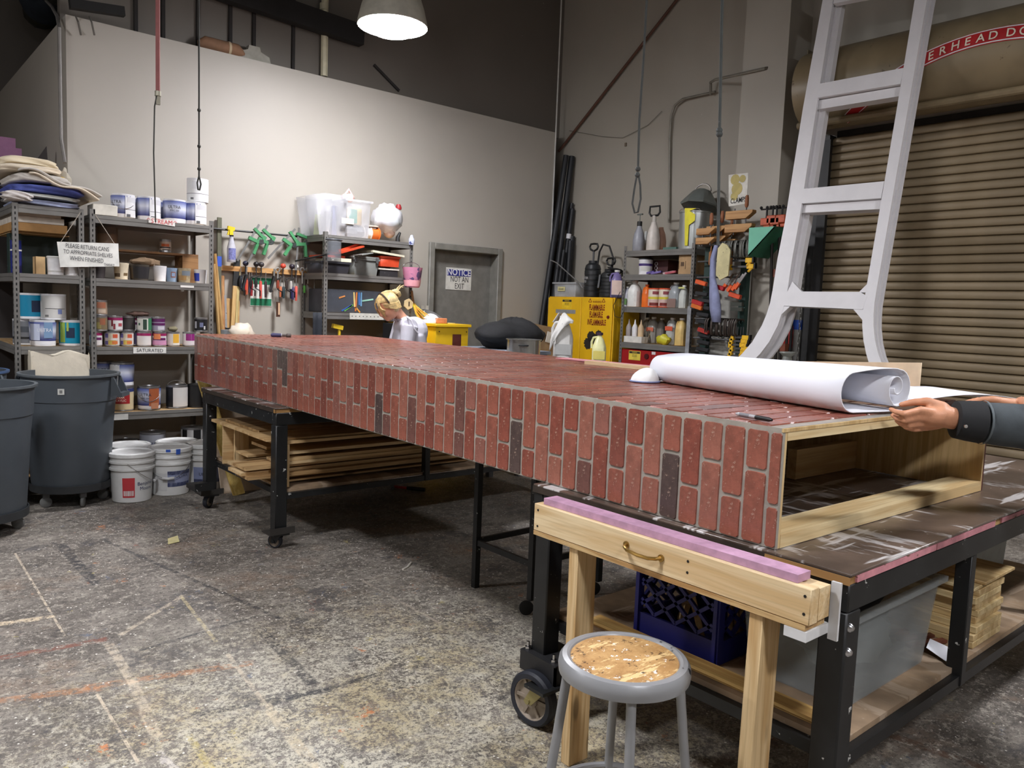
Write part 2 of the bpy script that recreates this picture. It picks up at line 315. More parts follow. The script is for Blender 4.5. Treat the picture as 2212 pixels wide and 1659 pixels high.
conduit('wall_conduit', [at(140, 352, 0, 1.36), at(132, 300, 0, 1.36), at(128, 60, 0, 1.36), at(124, 36, 0, 1.38), at(112, 14, 0, 1.44), at(100, 2, 0, 1.55)], .014, 'grey conduit running up the shaded side of the partition and curving away', M((128, 124, 120), .5, .3))
for i, (px, l) in enumerate(((164, 'left'), (193, 'right'))):
    tag(obj('wire_stub', MB().tube([at(px, 36, 1, 7.1), at(px+5, 48, 1, 7.06), at(px+8, 62, 1, 7.06), at(px+11, 76, 1, 7.08)], .007, 6), M((96, 92, 86), .6)), l+'most of the two short wires hooked over the partition top', 'wire')
# grey door and its notice
fr = MB(); fr.box(4.853, 4.92, 7.095, 7.3, 0, 2.19); fr.box(5.803, 5.87, 7.095, 7.3, 0, 2.19); fr.box(4.92, 5.803, 7.095, 7.3, 2.12, 2.19)
DOORG = M((128, 126, 119), .5); d1 = struct('door_1', B(4.92, 5.803, 7.24, 7.285, .01, 2.12), M((120, 118, 112), .5)); obj('door_frame', fr, DOORG, d1, bev=.006)
n0, n1 = at(964, 577, 1, 7.235), at(1017, 628, 1, 7.235); cx, cz, hw, hh = (n0.x+n1.x)/2, (n0.z+n1.z)/2, (n1.x-n0.x)/2, (n0.z-n1.z)/2
t = thing('notice_sign', 'blue and white sign on the grey door reading NOTICE NOT AN EXIT', 'sign', (cx, 7.236, cz))
obj('plate', B(cx-hw, cx+hw, 7.234, 7.239, cz-hh, cz+hh), M((214, 212, 204), .5), t); obj('blue_panel', B(cx-hw+.012, cx+hw-.012, 7.231, 7.234, cz+hh*.27, cz+hh-.02), M((44, 50, 132), .5), t)
text(t, 'NOTICE', .098, (cx, 7.2305, cz+hh*.61), (1, 0, 0), (0, 0, 1), WHT, squash=.92, bold=.02); text(t, 'NOT AN\nEXIT', .088, (cx+.01, 7.2335, cz-hh*.33), (1, 0, 0), (0, 0, 1), INK, squash=.74, gap=.86)
# roller door
DX, Y0, Y1 = 6.8, .5, 3.66; SL = M((136, 120, 94), .5, .1, .14, 2.5, spk=((96, 80, 62), .68, 5)); SLD = M((118, 106, 84), .45, .2)
rd = struct('door_2', B(DX+.06, WX-.002, Y0, Y1, 0, 3.2), M((40, 35, 30), .8)); pitch = .0708
prof = [(.02, .0), (-.002, .002), (-.006, .008), (-.008, .03), (-.006, .052), (-.001, .0605), (.012, .0635), (.02, .0708)]
z = .02; me = None
while z < 3.1:
    if me is None:
        mb = MB(); mb.sweep([(x, 0, h) for x, h in prof], [(DX, Y1, 0), (DX, Y0, 0)]); o = obj('slat', mb, SL, rd, world=False, sharp=1.2); me = o.data
    else: o = link(D.objects.new('slat', me), rd)
    o.location = (0, 0, z); z += pitch
hood = obj('hood', MB().lathe([(.33, -Y1-.13), (.33, -Y0+.1)], 40, (6.6, 0, 3.5), (0, -1, 0)), M((132, 117, 90), .42, .0, .12, 3, spk=((104, 88, 64), .64, 5)), rd, world=False)
obj('hood_bar', MB().tube([(6.42, Y1+.13, 3.185), (6.42, Y0-.1, 3.185)], .03, 10), M((132, 117, 90), .42, .0), rd); obj('hood_bracket', B(6.5, WX-.003, Y1+.131, Y1+.14, 3.2, 3.85), SLD, rd)
tr = obj('guide_track', MB().box(DX-.06, DX+.05, Y1, Y1+.05, 0, 3.15).box(DX-.02, DX+.05, Y1+.05, Y1+.17, 0, 3.15), M((62, 62, 62), .5, .4, spk=((150, 150, 146), .68, 6)), rd)
obj('guide_angle', B(DX-.1, DX-.06, Y1-.03, Y1+.05, 0, 3.1), M((34, 34, 34), .5, .3), rd)
def drum(y, v): a = v/.334-.3; return V((6.6-.334*math.cos(a), y, 3.5+.334*math.sin(a)))
YC = 2.26; RIB = lambda y: .16-.36*(y-YC)**2      # arched banner
rb = MB(); ww = MB()
rb.grid(30, 3, lambda i, j: drum(3.4-2.5*i, RIB(3.4-2.5*i)-.055+.11*j))
for s in (-.049, .043): ww.grid(30, 1, lambda i, j: drum(3.4-2.5*i, RIB(3.4-2.5*i)+s+.008*j)+V((-.003, 0, 0)))
tag(obj('door_banner', rb, M((176, 34, 38), .5), None), 'arched red banner on the roller door hood reading OVERHEAD DOOR', 'sign'); bn = D.objects['door_banner']; RM[bn.name] = Matrix(); obj('banner_line', ww, WHT, bn)
s = 'OVERHEAD DOOR'; y = at(2011, 152, 0, 6.28).y+.165
for i, ch in enumerate(s):
    if ch != ' ':
        p = drum(y, RIB(y)); sl = (RIB(y-.02)-RIB(y+.02))/.04; u = V((0, -1, sl)).normalized(); text(bn, ch, .085, p+V((-.004, 0, 0)), u, (drum(y, RIB(y)+.02)-p), M((232, 226, 206), .5), bold=.012)
    y -= .0825 if ch != ' ' else .03
# ---------------------------------------------------------------- brick clad box across the two tables
O_, E1 = at(1672, 1188, 2, .868), at(420, 821, 2, .868)-at(1672, 1188, 2, .868); LB = E1.length; E1.normalize(); E2 = V((E1.y, -E1.x, 0)); WB = 1.43
hs = lambda s: .338+.014*s/LB
def bx(s, t, h): return O_+E1*s+E2*t+V((0, 0, 1))*h
bt = thing('brick_box', 'long hollow platform clad in red brick panels lying across two black tables', 'platform', O_, math.atan2(E1.y, E1.x)-math.pi/2)
MORT = M((158, 152, 142), .35, 0, .12, 14, .3); EDGE = wood((212, 184, 134), (188, 156, 104), 2, knots=False)
def panel(name, s0, s1, t0, t1, h0, h1, mat):
    def H(h, s): return h if h >= 0 else hs(s)+h+1e-9 if h > -1 else hs(s)
    q = [(s0, t0), (s0, t1), (s1, t1), (s1, t0)]
    return obj(name, MB().hexa([bx(s, t, H(h0, s)) for s, t in q], [bx(s, t, H(h1, s)) for s, t in q]), mat, bt)
panel('side_panel', 0, LB, .004, .016, .0, -.012, [MORT]); panel('side_panel_core', .001, LB, .016, .028, .0, -.012, EDGE)
panel('top_panel', .004, LB, .004, WB-.004, -.012, -2, [MORT]); panel('end_panel', LB, LB+.012, .004, WB-.004, 0, -2, MORT)
panel('far_side_panel', 0, LB, WB-.02, WB-.008, 0, -.012, EDGE); panel('far_side_facing', 0, LB, WB-.008, WB+.004, 0, -.001, M((84, 40, 34), .6))
panel('top_rail', .0, .09, .028, WB-.02, -.036, -.012, PINEX); panel('bottom_rail', .0, .11, .028, WB-.02, .0, .038, PINEX); panel('top_ply_edge', -.002, .004, .004, WB, -.011, -.001, EDGE)
for s in (1.3, 2.5, 3.7): panel('rib', s, s+.02, .03, WB-.021, .0, -.2, PLY)
panel('blocking', .5, .54, WB-.5, WB-.021, 0, .12, PLY)
bt_cols = [(154, 92, 76), (144, 80, 66), (160, 102, 86), (134, 77, 65), (148, 96, 84), (118, 80, 72), (88, 72, 68)]
BM = [brick_mat(c, 'brick_face_%d' % i) for i, c in enumerate(bt_cols)]
def brick_mesh(a, b, d, k):
    r = random.Random(k); c = .0055; j = lambda: r.uniform(-.0018, .0018)
    p = [(c, 0), (a/2, 0+j()), (a-c, 0), (a, c), (a+j(), b/2), (a, b-c), (a-c, b), (a*.45, b+j()), (c, b), (0, b-c), (j(), b*.45), (0, c)]
    n = len(p); vs = [(x, y, 0) for x, y in p]+[(a/2+(x-a/2)*.96, b/2+(y-b/2)*.985, d) for x, y in p]
    fs = [tuple(range(n, 2*n))]+[(i, (i+1)%n, (i+1)%n+n, i+n) for i in range(n)]; return vs, fs
bm_c = {}
def brick(a, b, mi, mat4, var):
    key = (round(a, 3), round(b, 3), mi, var)
    if key not in bm_c:
        mb = MB(); mb.add(*brick_mesh(a, b, .004, hash(key) % 999)); o = obj('brick', mb, BM[mi], bt, world=False); bm_c[key] = o.data
    else: o = link(D.objects.new('brick', bm_c[key]), bt)
    o.matrix_local = mat4; return o
def pick(): return rnd.choices(range(7), (26, 22, 18, 14, 14, 6, 1))[0]
R0 = RM[bt.name].to_3x3(); gap = .0105; PT = .0757
def place(a, b, mi, org, u, v, var):
    n = u.cross(v); Q = Matrix((R0@u, R0@v, R0@n)).transposed().to_4x4(); Q.translation = RM[bt.name]@org; brick(a, b, mi, Q, var)
cols = [0, .0378]
while cols[-1]+PT < LB: cols.append(cols[-1]+PT)
cols.append(LB); u, v = -E1, V((0, 0, 1))
for k in range(len(cols)-1):
    s0, s1 = cols[k]+gap/2, cols[k+1]-gap/2
    if k == 0: s0 = .001
    if k == len(cols)-2: s1 = LB-.001
    Hh = hs(s0)-.012; cut = Hh*(.36 if k % 2 else .66)+rnd.uniform(-.008, .008); cut = round(cut*100)/100
    zc = Hh-cut if True else 0
    for h0, h1 in ((.004, round((Hh-cut)*100)/100-gap/2), (round((Hh-cut)*100)/100+gap/2, Hh-.002)):
        mi = pick()
        if k in (5, ) and h0 < .1: mi = 6
        if k in (44, 45) and h0 > .05: mi = 6
        place(s1-s0, h1-h0, mi, bx(s1, .004, h0), u, v, rnd.randrange(2))
# the top: rows run across, bricks lie the long way across; the nearest ones singly, the rest joined
n_top = 0; rest = [MB() for _ in BM]; L2 = .2215
for k in range(len(cols)-1):
    s0, s1 = cols[k]+gap/2, cols[k+1]-gap/2
    t = -.11*(k % 2)+.006
    while t < WB-.01:
        t0, t1 = max(t+gap/2, .005), min(t+L2-gap/2, WB-.006)
        if t1-t0 > .03 and s1-s0 > .03:
            org = bx(s0, t1, hs(s0)); tilt = (E1+V((0, 0, .014/LB))).normalized(); mi = pick() % 6
            if n_top < 140: place(s1-s0, round((t1-t0)*500)/500, mi, org, tilt, -E2, rnd.randrange(2)); n_top += 1
            else:
                vs, fs = brick_mesh(s1-s0, t1-t0, .004, k*7+int(t*50)); nn = tilt.cross(-E2); rest[mi].add([org+tilt*x-E2*y+nn*z for x, y, z in vs], fs)
        t += L2
rj = MB(); 
for i, r in enumerate(rest): rj.add(r.v, r.f, i)
o = obj('brick_field', rj, BM, bt); o['kind'] = 'stuff'
# ---------------------------------------------------------------- two black steel work tables
TOP = scuffed((78, 66, 58), (196, 192, 190), 'scuffed_tabletop'); WORN = wood((206, 170, 112), (150, 112, 66), 0, 10); WORNY = wood((206, 170, 112), (150, 112, 66), 1, 10); PNK = M((196, 132, 140), .7, 0, .2, 14, spk=((110, 80, 64), .6, 20)); SHELF = scuffed((128, 108, 86), (170, 150, 128), 'dusty_shelf_board', .7)
RUB = M((30, 33, 42), .6); HUBM = M((142, 130, 116), .5); ZINC = M((150, 140, 96), .38, .55)
def caster(t, x, y, zt, r, ang, wide=.03, zinc=False, plate=.1, arm=None):
    """plate, fork, wheel and hub; ang is where the axle points"""
    a = V((math.cos(ang), math.sin(ang), 0)); f = V((-a.y, a.x, 0)); c = V((x, y, r)) + f*(r*.45)
    o = obj('caster', MB().box(x-plate/2, x+plate/2, y-plate/2, y+plate/2, zt-.012, zt), BLACKM, t)
    fk = MB()
    for s in (-1, 1):
        e = a*s*(wide/2+.009); p = [V((x, y, zt-.012))+e-f*.03, V((x, y, zt-.012))+e+f*.03, c+e+f*.02+V((0, 0, -.006)), c+e-f*.016+V((0, 0, -.012))]
        fk.add([q-a*.002 for q in p]+[q+a*.002 for q in p], MB.BF)
        fk.lathe([(.011, 0), (.011, .008), (0, .008)], 8, c+e, a*s)
    obj('fork', fk, ZINC if zinc else BLACKM, o)
    wp = [(r*.74, -wide*.3), (r*.76, -wide/2), (r*.93, -wide/2), (r, -wide*.28), (r, wide*.28), (r*.93, wide/2), (r*.76, wide/2), (r*.74, wide*.3)]
    obj('wheel', MB().lathe(wp, 32, c, a, ring=True), RUB, o)
    h = MB().lathe([(.012, -wide*.42), (r*.3, -wide*.4), (r*.3, -wide*.2), (r*.68, -wide*.12), (r*.73, -wide*.4), (r*.77, -wide*.44), (r*.77, wide*.44), (r*.73, wide*.4), (r*.68, wide*.12), (r*.3, wide*.2), (r*.3, wide*.4), (.012, wide*.42)], 28, c, a, ring=True)
    if r > .07:
        for k in range(6):
            d = f*math.cos(k*math.pi/3)+V((0, 0, 1))*math.sin(k*math.pi/3); h.bar(c+d*r*.2, c+d*r*.74, .012, wide*.62, up=a)
    obj('hub', h, HUBM, o)
DKW = M((52, 42, 34), .6, 0, .3, 12)
def work_table(name, label, x0, x1, y0, y1, zt, mids, zs, legs, edges=True):
    t = thing(name, label, 'table', (x0, y0, 0)); g = .075
    obj('tabletop', B(x0-.004, x1, y0-.004, y1, zt-.008, zt), TOP, t, bev=.002)
    obj('top_core', B(x0-.002, x1, y0+.002, y1, zt-.03, zt-.008), WORN, t)
    e = MB(); e.box(x0-.006, x0-.002, y0, y1, zt-.03, zt-.007); obj('worn_edge', e, DKW, t)
    obj('raw_edge', MB().box(x0-.0075, x0-.0061, y0-.003, y0+(.24 if edges else .02), zt-.03, zt-.009), WORNY, t)
    if edges:
        pe = MB(); x = x0+.03
        while x < x1-.1: l = rnd.uniform(.12, .5); pe.box(x, min(x+l, x1), y0-.004, y0+.002, zt-.03+rnd.uniform(0, .005), zt-.009); x += l+rnd.uniform(.005, .07)
        obj('pink_edge', pe, PNK, t)
    for a in ((x0, x1, y0, y0+.05), (x0, x1, y1-.05, y1), (x0, x0+.05, y0+.05, y1-.05), (x1-.05, x1, y0+.05, y1-.05)): obj('frame_rail', B(*a, zt-.105, zt-.03), BLACKM, t, bev=.004)
    for x, y, zb in legs: obj('leg', B(x-g/2, x+g/2, y-g/2, y+g/2, zb, zt-.105), BLACKM, t, bev=.005)
    for x in mids:
        for y in (y0+.03, y1-.03): obj('leg', B(x-.02, x+.02, y-.025, y+.025, zs-.055, zt-.105), BLACKM, t, bev=.003)
    obj('shelf', B(x0+.09, x1-.05, y0+.035, y1-.035, zs-.018, zs), SHELF, t)
    for a in ((x0+.03, x1-.03, y0+.01, y0+.035), (x0+.03, x1-.03, y1-.035, y1-.01), (x0+.065, x0+.09, y0+.036, y1-.036), (x1-.05, x1-.025, y0+.036, y1-.036)): obj('shelf_rail', B(*a, zs-.055, zs-.019), BLACKM, t)
    return t
nt = work_table('work_table', 'black steel table nearest, with scuffed brown top under the open end of the brick box', 1.93, 4.37, .905, 2.105, .866, (2.8, 3.6), .37, ((1.968, .943, .29), (1.968, 2.05, .235), (4.33, .943, .29), (4.33, 2.05, .29)))
for x, y, zb in ((1.968, .943, .29), (4.33, .943, .29), (4.33, 2.05, .29)): caster(nt, x, y, zb, .1, .3, .045)
p = MB().box(1.90, 2.06, 1.92, 2.11, .235, .24).box(1.90, 1.908, 1.92, 2.11, .165, .235).box(1.9, 2.06, 1.92, 1.928, .165, .235); obj('caster_bracket', p, M((40, 40, 42), .5, .2, spk=((200, 200, 196), .66, 12)), nt)
bl = MB()
for x, y in ((1.92, 2.09), (1.92, 1.95), (2.035, 1.94)): bl.lathe([(.012, .24), (.012, .252), (.006, .252), (.006, .27), (0, .27)], 6, (x, y, 0))
obj('bolt', bl, CHROME, nt)
caster(nt, 1.88, 1.955, .165, .1, math.radians(7), .045, True)
bl = MB()
for zz in (.72, .655): bl.lathe([(.013, 0), (.012, .004), (.006, .01), (0, .011)], 12, (1.95, .9055, zz), (0, -1, 0))
obj('carriage_bolt', bl, CHROME, nt)
ft = work_table('work_table', 'far black steel table on casters holding planks on its lower shelf', 1.95, 4.39, 4.41, 5.66, .866, (3.05,), .36, ((1.99, 4.45, .1), (1.99, 5.62, .12), (4.35, 4.45, .12), (4.35, 5.62, .12)), edges=False)
for x, y in ((1.99, 4.45), (1.99, 5.62), (4.35, 4.45), (4.35, 5.62)):
    br = MB().box(x-.08, x+.08, y-.06, y+.06, .1, .107).box(x-.08, x+.08, y-.06, y-.054, .107, .14); obj('caster_bracket', br, M((58, 55, 52), .5, .3), ft)
    caster(ft, x, y, .099, .045, .6 if y < 5 else 2.2, .03)
br = MB().box(1.82, 1.95, 5.42, 5.6, .17, .2).box(1.82, 1.95, 5.42, 5.43, .2, .225); obj('brake_bracket', br, BLACKM, ft)
# lumber on the far table's lower shelf
WD = [(wood(a, b, 0, 11), wood(a, b, 0, 11)) for a, b in (((206, 176, 130), (178, 142, 94)), ((190, 158, 112), (150, 116, 74)), ((214, 188, 146), (190, 156, 108)))]
hd = ['topmost', 'second', 'third', 'fourth', 'fifth', 'sixth', 'seventh', 'eighth', 'ninth', 'tenth', 'eleventh', 'twelfth']
z = .361; k = 11; tops = {}
for i in range(12):
    th = rnd.choice((.012, .018, .02)); w_ = rnd.uniform(.14, .3); x0 = 1.95+rnd.uniform(-.16, .2)-(.06 if i < 5 else 0); y0 = 4.5+rnd.uniform(0, .08) if i % 2 else 4.82+rnd.uniform(0, .2); L = rnd.uniform(1.5, 2.1)
    if i in (4, 8): y0 = 4.5
    if y0+w_ > 5.3: y0 = 5.3-w_
    q = obj('lumber_board', B(x0, x0+L, y0, y0+w_, z, z+th), WD[i % 3][0]); tag(q, hd[k]+' pale board down in the lumber pile on the far table shelf', 'board', 'boards on the far table shelf'); k -= 1; z += th+.001
zl = z
t = thing('plywood_divider', 'plywood cubby of two uprights and a deck above the lumber pile', 'shelf', (2.0, 5.0, .36))
obj('upright', B(1.99, 2.9, 5.36, 5.378, .361, .63), PLY, t); obj('upright', B(2.05, 2.068, 4.475, 4.5, .365, .63), PINEZ, t); obj('deck', B(1.98, 3.9, 4.475, 5.56, .632, .65), PLY, t); obj('upright', B(3.8, 3.82, 4.6, 5.3, zl+.002, .63), PLYY, t); obj('upright', B(2.06, 2.16, 5.33, 5.35, .361, .63), PINEZ, t)
tag(obj('lumber_board', B(1.93, 3.6, 4.50, 4.78, .652, .664), WD[0][0]), 'wide pale board on top of the cubby nearest its front edge', 'board', 'boards on the far table shelf')
tag(obj('lumber_board', B(2.02, 3.7, 4.82, 5.4, .652, .668), WD[1][0]), 'wide darker board behind the front one on top of the cubby', 'board', 'boards on the far table shelf')
cp = MB().hexa([(2.2, 5.95, .0), (2.2, 5.965, .0), (3.2, 5.965, .0), (3.2, 5.95, .0)], [(2.2, 6.3, .95), (2.2, 6.315, .95), (3.2, 6.315, .95), (3.2, 6.3, .95)]); tag(obj('cream_sheet', cp, M((222, 202, 178), .6)), 'pale cream sheet leaning behind the far table', 'panel')
tag(obj('plank', MB().bar((2.3, 5.86, 0), (2.14, 6.25, .93), .09, .02, up=(0, 1, 0)), wood((214, 186, 110), (190, 156, 80), 2)), 'yellowish plank leaning beside the cream sheet behind the far table', 'board')
bb = MB().lathe([(.17, 0), (.2, .5), (.21, .55), (.2, .55), (.16, .02), (0, .02)], 24, (3.5, 6.2, 0)); tag(obj('grey_tub', bb, M((196, 200, 198), .5)), 'pale round tub on the floor behind the far table', 'bin')
# ---------------------------------------------------------------- light rolling stand under the box
t = thing('rolling_stand', 'thin black steel stand standing between the two tables under the box', 'stand', (2.6, 3.0, 0))
for x, y, zb in ((2.57, 3.24, 0), (2.57, 2.79, .07), (3.05, 3.24, 0.0), (3.05, 2.79, .07)): obj('leg', B(x-.016, x+.016, y-.016, y+.016, zb, .84), BLACKM, t)
for a in ((2.586, 3.034, 3.235, 3.25), (2.586, 3.034, 2.78, 2.795)): obj('rail', B(*a, .24, .27), BLACKM, t)
for a in ((2.56, 2.575, 2.806, 3.224), (3.045, 3.06, 2.806, 3.224)): obj('rail', B(*a, .235, .265), BLACKM, t)
obj('top', B(2.54, 3.08, 2.76, 3.27, .84, .865), M((60, 48, 40), .6), t)
for x in (2.57, 3.05):
    c = V((x-.03, 2.79, .036)); obj('wheel', MB().lathe([(.024, -.009), (.036, -.007), (.036, .007), (.024, .009)], 20, c, (.5, 1, 0)), BLK, t)
# ---------------------------------------------------------------- sawhorse bench with brass handle
t = thing('wooden_sawhorse', 'pine sawhorse with a brass pull standing against the near table', 'sawhorse', (1.83, 1.4, 0))
obj('beam', B(1.775, 1.815, .925, 1.93, .758, .85), PINE, t, bev=.002); obj('beam_back', B(1.816, 1.87, .925, 1.93, .763, .845), PINE, t); obj('ply_strip', B(1.776, 1.87, .935, 1.93, .742, .757), wood((206, 176, 126), (170, 130, 80), 1, 20, knots=False), t)
for y, dx in ((1.745, 0), (1.075, -.02)):
    b_, t_ = [(1.79+dx, y-.02, 0), (1.88+dx, y-.02, 0), (1.88+dx, y+.02, 0), (1.79+dx, y+.02, 0)], [(1.785, y-.02, .741), (1.875, y-.02, .741), (1.875, y+.02, .741), (1.785, y+.02, .741)]
    obj('leg', MB().hexa(b_, t_), PINEZ, t, bev=.002)
hp = [(1.774, 1.515, .812), (1.758, 1.508, .81), (1.748, 1.49, .806), (1.746, 1.45, .803), (1.748, 1.41, .803), (1.758, 1.39, .805), (1.774, 1.383, .806)]
h = obj('brass_handle', MB().tube(hp, .0055, 10), M((178, 142, 78), .28, .9), t); h['label'] = 'brass pull handle'
pl = MB(); 
for y, zz in ((1.515, .812), (1.383, .806)): pl.lathe([(.011, 0), (.011, .003), (.004, .004), (0, .004)], 12, (1.7745, y, zz), (-1, 0, 0))
obj('mount_plate', pl, M((178, 142, 78), .28, .9), h)
sc_ = MB()
for y, zz in ((1.29, .822), (1.29, .79), (.94, .83), (.94, .785), (1.91, .83), (1.91, .775)): sc_.lathe([(.004, 0), (.004, .001), (0, .001)], 8, (1.7748, y, zz), (-1, 0, 0))
obj('screw', sc_, BLK, t)
cl = MB().box(1.775, 1.885, .93, .99, .715, .741).box(1.882, 1.8905, .905, .93, .7, .85); o = obj('corner_bracket', cl, M((206, 206, 206), .5), t); o['label'] = 'white plastic corner bracket'
tag(obj('foam_strip', B(1.79, 1.85, .97, 1.9, .851, .872), M((182, 142, 168), .8, 0, .15, 20)), 'pink foam strip lying along the top of the pine sawhorse', 'foam')
# ---------------------------------------------------------------- stool
sx, sy = 1.527, 1.29; t = thing('shop_stool', 'grey steel stool with a round paint-flecked tan seat before the sawhorse', 'stool', (sx, sy, 0))
STG = M((142, 143, 145), .32, .1, .06, 8, spk=((46, 46, 50), .645, 9))
obj('rim', MB().lathe([(.14, .608), (.143, .613), (.15, .616), (.162, .613), (.17, .602), (.172, .588), (.17, .573), (.165, .571), (.162, .585), (.14, .59)], 48, (sx, sy, 0)), STG, t)
cq, ct = mk('stool_seat_board'); col = ct.mix(ct.ramp(ct.noise(16, 5, .75), .35, .65), lin((190, 152, 100)), lin((164, 124, 76))); col = ct.mix(ct.ramp(ct.noise(45, 5, .8), .57, .61), col, lin((84, 60, 40)))
col = ct.mix(ct.ramp(ct.noise(9, 5, .75, ct.co((.5, 2, 1), (0, 0, .7))), .56, .62), col, lin((220, 190, 136))); col = ct.mix(ct.ramp(ct.noise(26, 4, .75, ct.co((1, 1, 1), (.5, 0, 1))), .62, .64), col, lin((236, 232, 226)))
vo = ct.new('ShaderNodeTexVoronoi'); vo.inputs['Scale'].default_value = 17; ct.l.new(ct.co(), vo.inputs['Vector']); col = ct.mix(ct.math('MULTIPLY', ct.ramp(vo.outputs['Distance'], .16, .2, 1, 0), ct.ramp(ct.noise(11, 2), .53, .57)), col, lin((58, 54, 58)))
ct.set(ct.b.inputs['Base Color'], col); ct.b.inputs['Roughness'].default_value = .45
obj('seat', MB().lathe([(0, .597), (.1405, .597), (.1405, .609), (.138, .611), (0, .611)], 48, (sx, sy, 0)), cq, t)
for k in range(4):
    a = math.radians(45+90*k+4); d = V((math.cos(a), math.sin(a), 0)); obj('leg', MB().tube([V((sx, sy, .59))+d*.143, V((sx, sy, .4))+d*.165, V((sx, sy, .0))+d*.215], .0125, 12), STG, t)
for zz, rr in ((.2, .192),): obj('ring', MB().tube([(sx+rr*math.cos(j*math.pi/20), sy+rr*math.sin(j*math.pi/20), zz) for j in range(41)], .009, 8, cap=False), STG, t)
# ---------------------------------------------------------------- white sash frame leaning on the roller door hood
LEAN = .17
SN = V((1, 0, -LEAN)).normalized(); SO = V((5.72, 0, 1.2))
def sf(px, py):
    d = CR*(px-1106)/F - CU*(py-829.5)/F + CF; return CO+d*((SO-CO).dot(SN)/d.dot(SN))
t = thing('window_frame', 'tall white window frame with flared curved feet leaning against the door hood', 'frame', sf(1760, 800))
SW = M((224, 222, 224), .5, 0, .02)
def slab(name, pts, d0, d1, mat=SW, par=None):
    P = [sf(*p) for p in pts]; n = len(P); mb = MB(); a = [p+SN*d0 for p in P]; b = [p+SN*d1 for p in P]
    mb.add(a+b, [tuple(range(n)), tuple(range(n, 2*n))[::-1]]+[(i, i+n, (i+1)%n+n, (i+1)%n) for i in range(n)]); return obj(name, mb, mat, par or t)
def strip(name, L, R, d0, d1):                 # a curved band given by its left and right edges
    a = [sf(*p) for p in L]; b = [sf(*p) for p in R]; n = len(a); mb = MB()
    vs = [p+SN*d0 for p in a]+[p+SN*d0 for p in b]+[p+SN*d1 for p in a]+[p+SN*d1 for p in b]; fs = []
    for i in range(n-1):
        for o1, o2, fl in ((0, n, 0), (2*n, 3*n, 1)):
            q = (o1+i, o1+i+1, o2+i+1, o2+i); fs.append(q[::-1] if fl else q)
        fs += [(i, 2*n+i, 2*n+i+1, i+1), (n+i, n+i+1, 3*n+i+1, 3*n+i)]
    fs += [(0, n, 3*n, 2*n), (n-1, 3*n-1, 4*n-1, 2*n-1)][:2]
    mb.add(vs, fs); return obj(name, mb, SW, t, sharp=.5)
LO = [(1795, -120), (1777, 0), (1734, 236), (1695.6, 478), (1679.2, 560), (1669, 626), (1663.5, 654), (1655.7, 679), (1645.6, 703), (1624.4, 739), (1603, 764), (1575, 791), (1545, 812), (1520, 826)]
LI = [(1815, -120), (1799.5, 0), (1763, 236), (1726, 478), (1711, 560), (1701, 626), (1695, 654), (1688, 679), (1680, 703), (1661, 739), (1642, 764), (1615, 791), (1588, 812), (1560, 829)]
RI = [(1998, -120), (1975.7, 0), (1938, 230), (1896, 478), (1881, 565), (1870.5, 626), (1866, 654), (1863, 679), (1862.5, 703), (1865, 735), (1871, 764), (1880, 795), (1893, 822), (1910, 846)]
RO_ = [(2026, -120), (2002, 0), (1962, 230), (1919, 478), (1904, 565), (1893.5, 626), (1889, 654), (1887, 679), (1886.8, 703), (1890, 735), (1897, 764), (1909, 795), (1924, 822), (1942, 846)]
mv = lambda P, d: [(x+d, y) for x, y in P]
strip('stile', LO, LI, 0, .022); strip('stile', RI, RO_, 0, .022)
strip('stile_core', mv(LO, 5), mv(LI, -4), .022, .06); strip('stile_core', mv(RI, 3), mv(RO_, -5), .022, .06)
strip('stile_back', LO, LI, .06, .082); strip('stile_back', RI, RO_, .06, .082)
strip('stop', mv(LI[1:7], -4), mv(LI[1:7], 9), .082, .12); strip('stile_back', mv(LO, 3), mv(LI, 9), .12, .14); strip('stile_back', mv(RI, 3), RO_, .12, .14)
strip('stop', mv(RI, 6), mv(RO_, -6), .082, .12)
def rail(pts, sub=None):
    slab('rail', pts, -.001, .05)
    if sub: slab('inner_rail', sub, .03, .11)
rail([(1680, 660), (1687, 629.5), (1858, 630.5), (1873, 640), (1863.5, 668.5)])
slab('gusset', [(1711, 608), (1733, 631), (1700, 631)], .002, .04); slab('gusset', [(1874, 612), (1874, 632), (1855, 631)], .002, .04); slab('gusset', [(1684, 661), (1706, 662), (1678, 688)], .002, .06); slab('gusset', [(1843, 668), (1864, 668), (1864, 693)], .002, .06)
rail([(1722, 440), (1735, 408), (1910, 391.5), (1903, 428)], [(1722, 458), (1725, 441), (1903, 429), (1900, 449)])
rail([(1762, 212), (1770, 181), (1953, 146.5), (1945, 181)], [(1762, 233.5), (1764, 214), (1946, 183), (1942, 204)])
rail([(1800, 8), (1806, -40), (1990, -75), (1982, -28)])
for side, P in (('l', (LO[-1], LI[-1])), ('r', (RI[-1], RO_[-1]))):
    a, b = sf(*P[0]), sf(*P[1]); y0, y1 = min(a.y, b.y), max(a.y, b.y); x = (a.x+b.x)/2; zz = max(a.z, b.z); obj('foot', MB().hexa([(x-.1, y0-.03, 0), (x+.04, y0-.03, 0), (x+.04, y1+.03, 0), (x-.1, y1+.03, 0)], [(x, y0, zz), (x+.14, y0, zz), (x+.14, y1, zz), (x, y1, zz)]), SW, t)
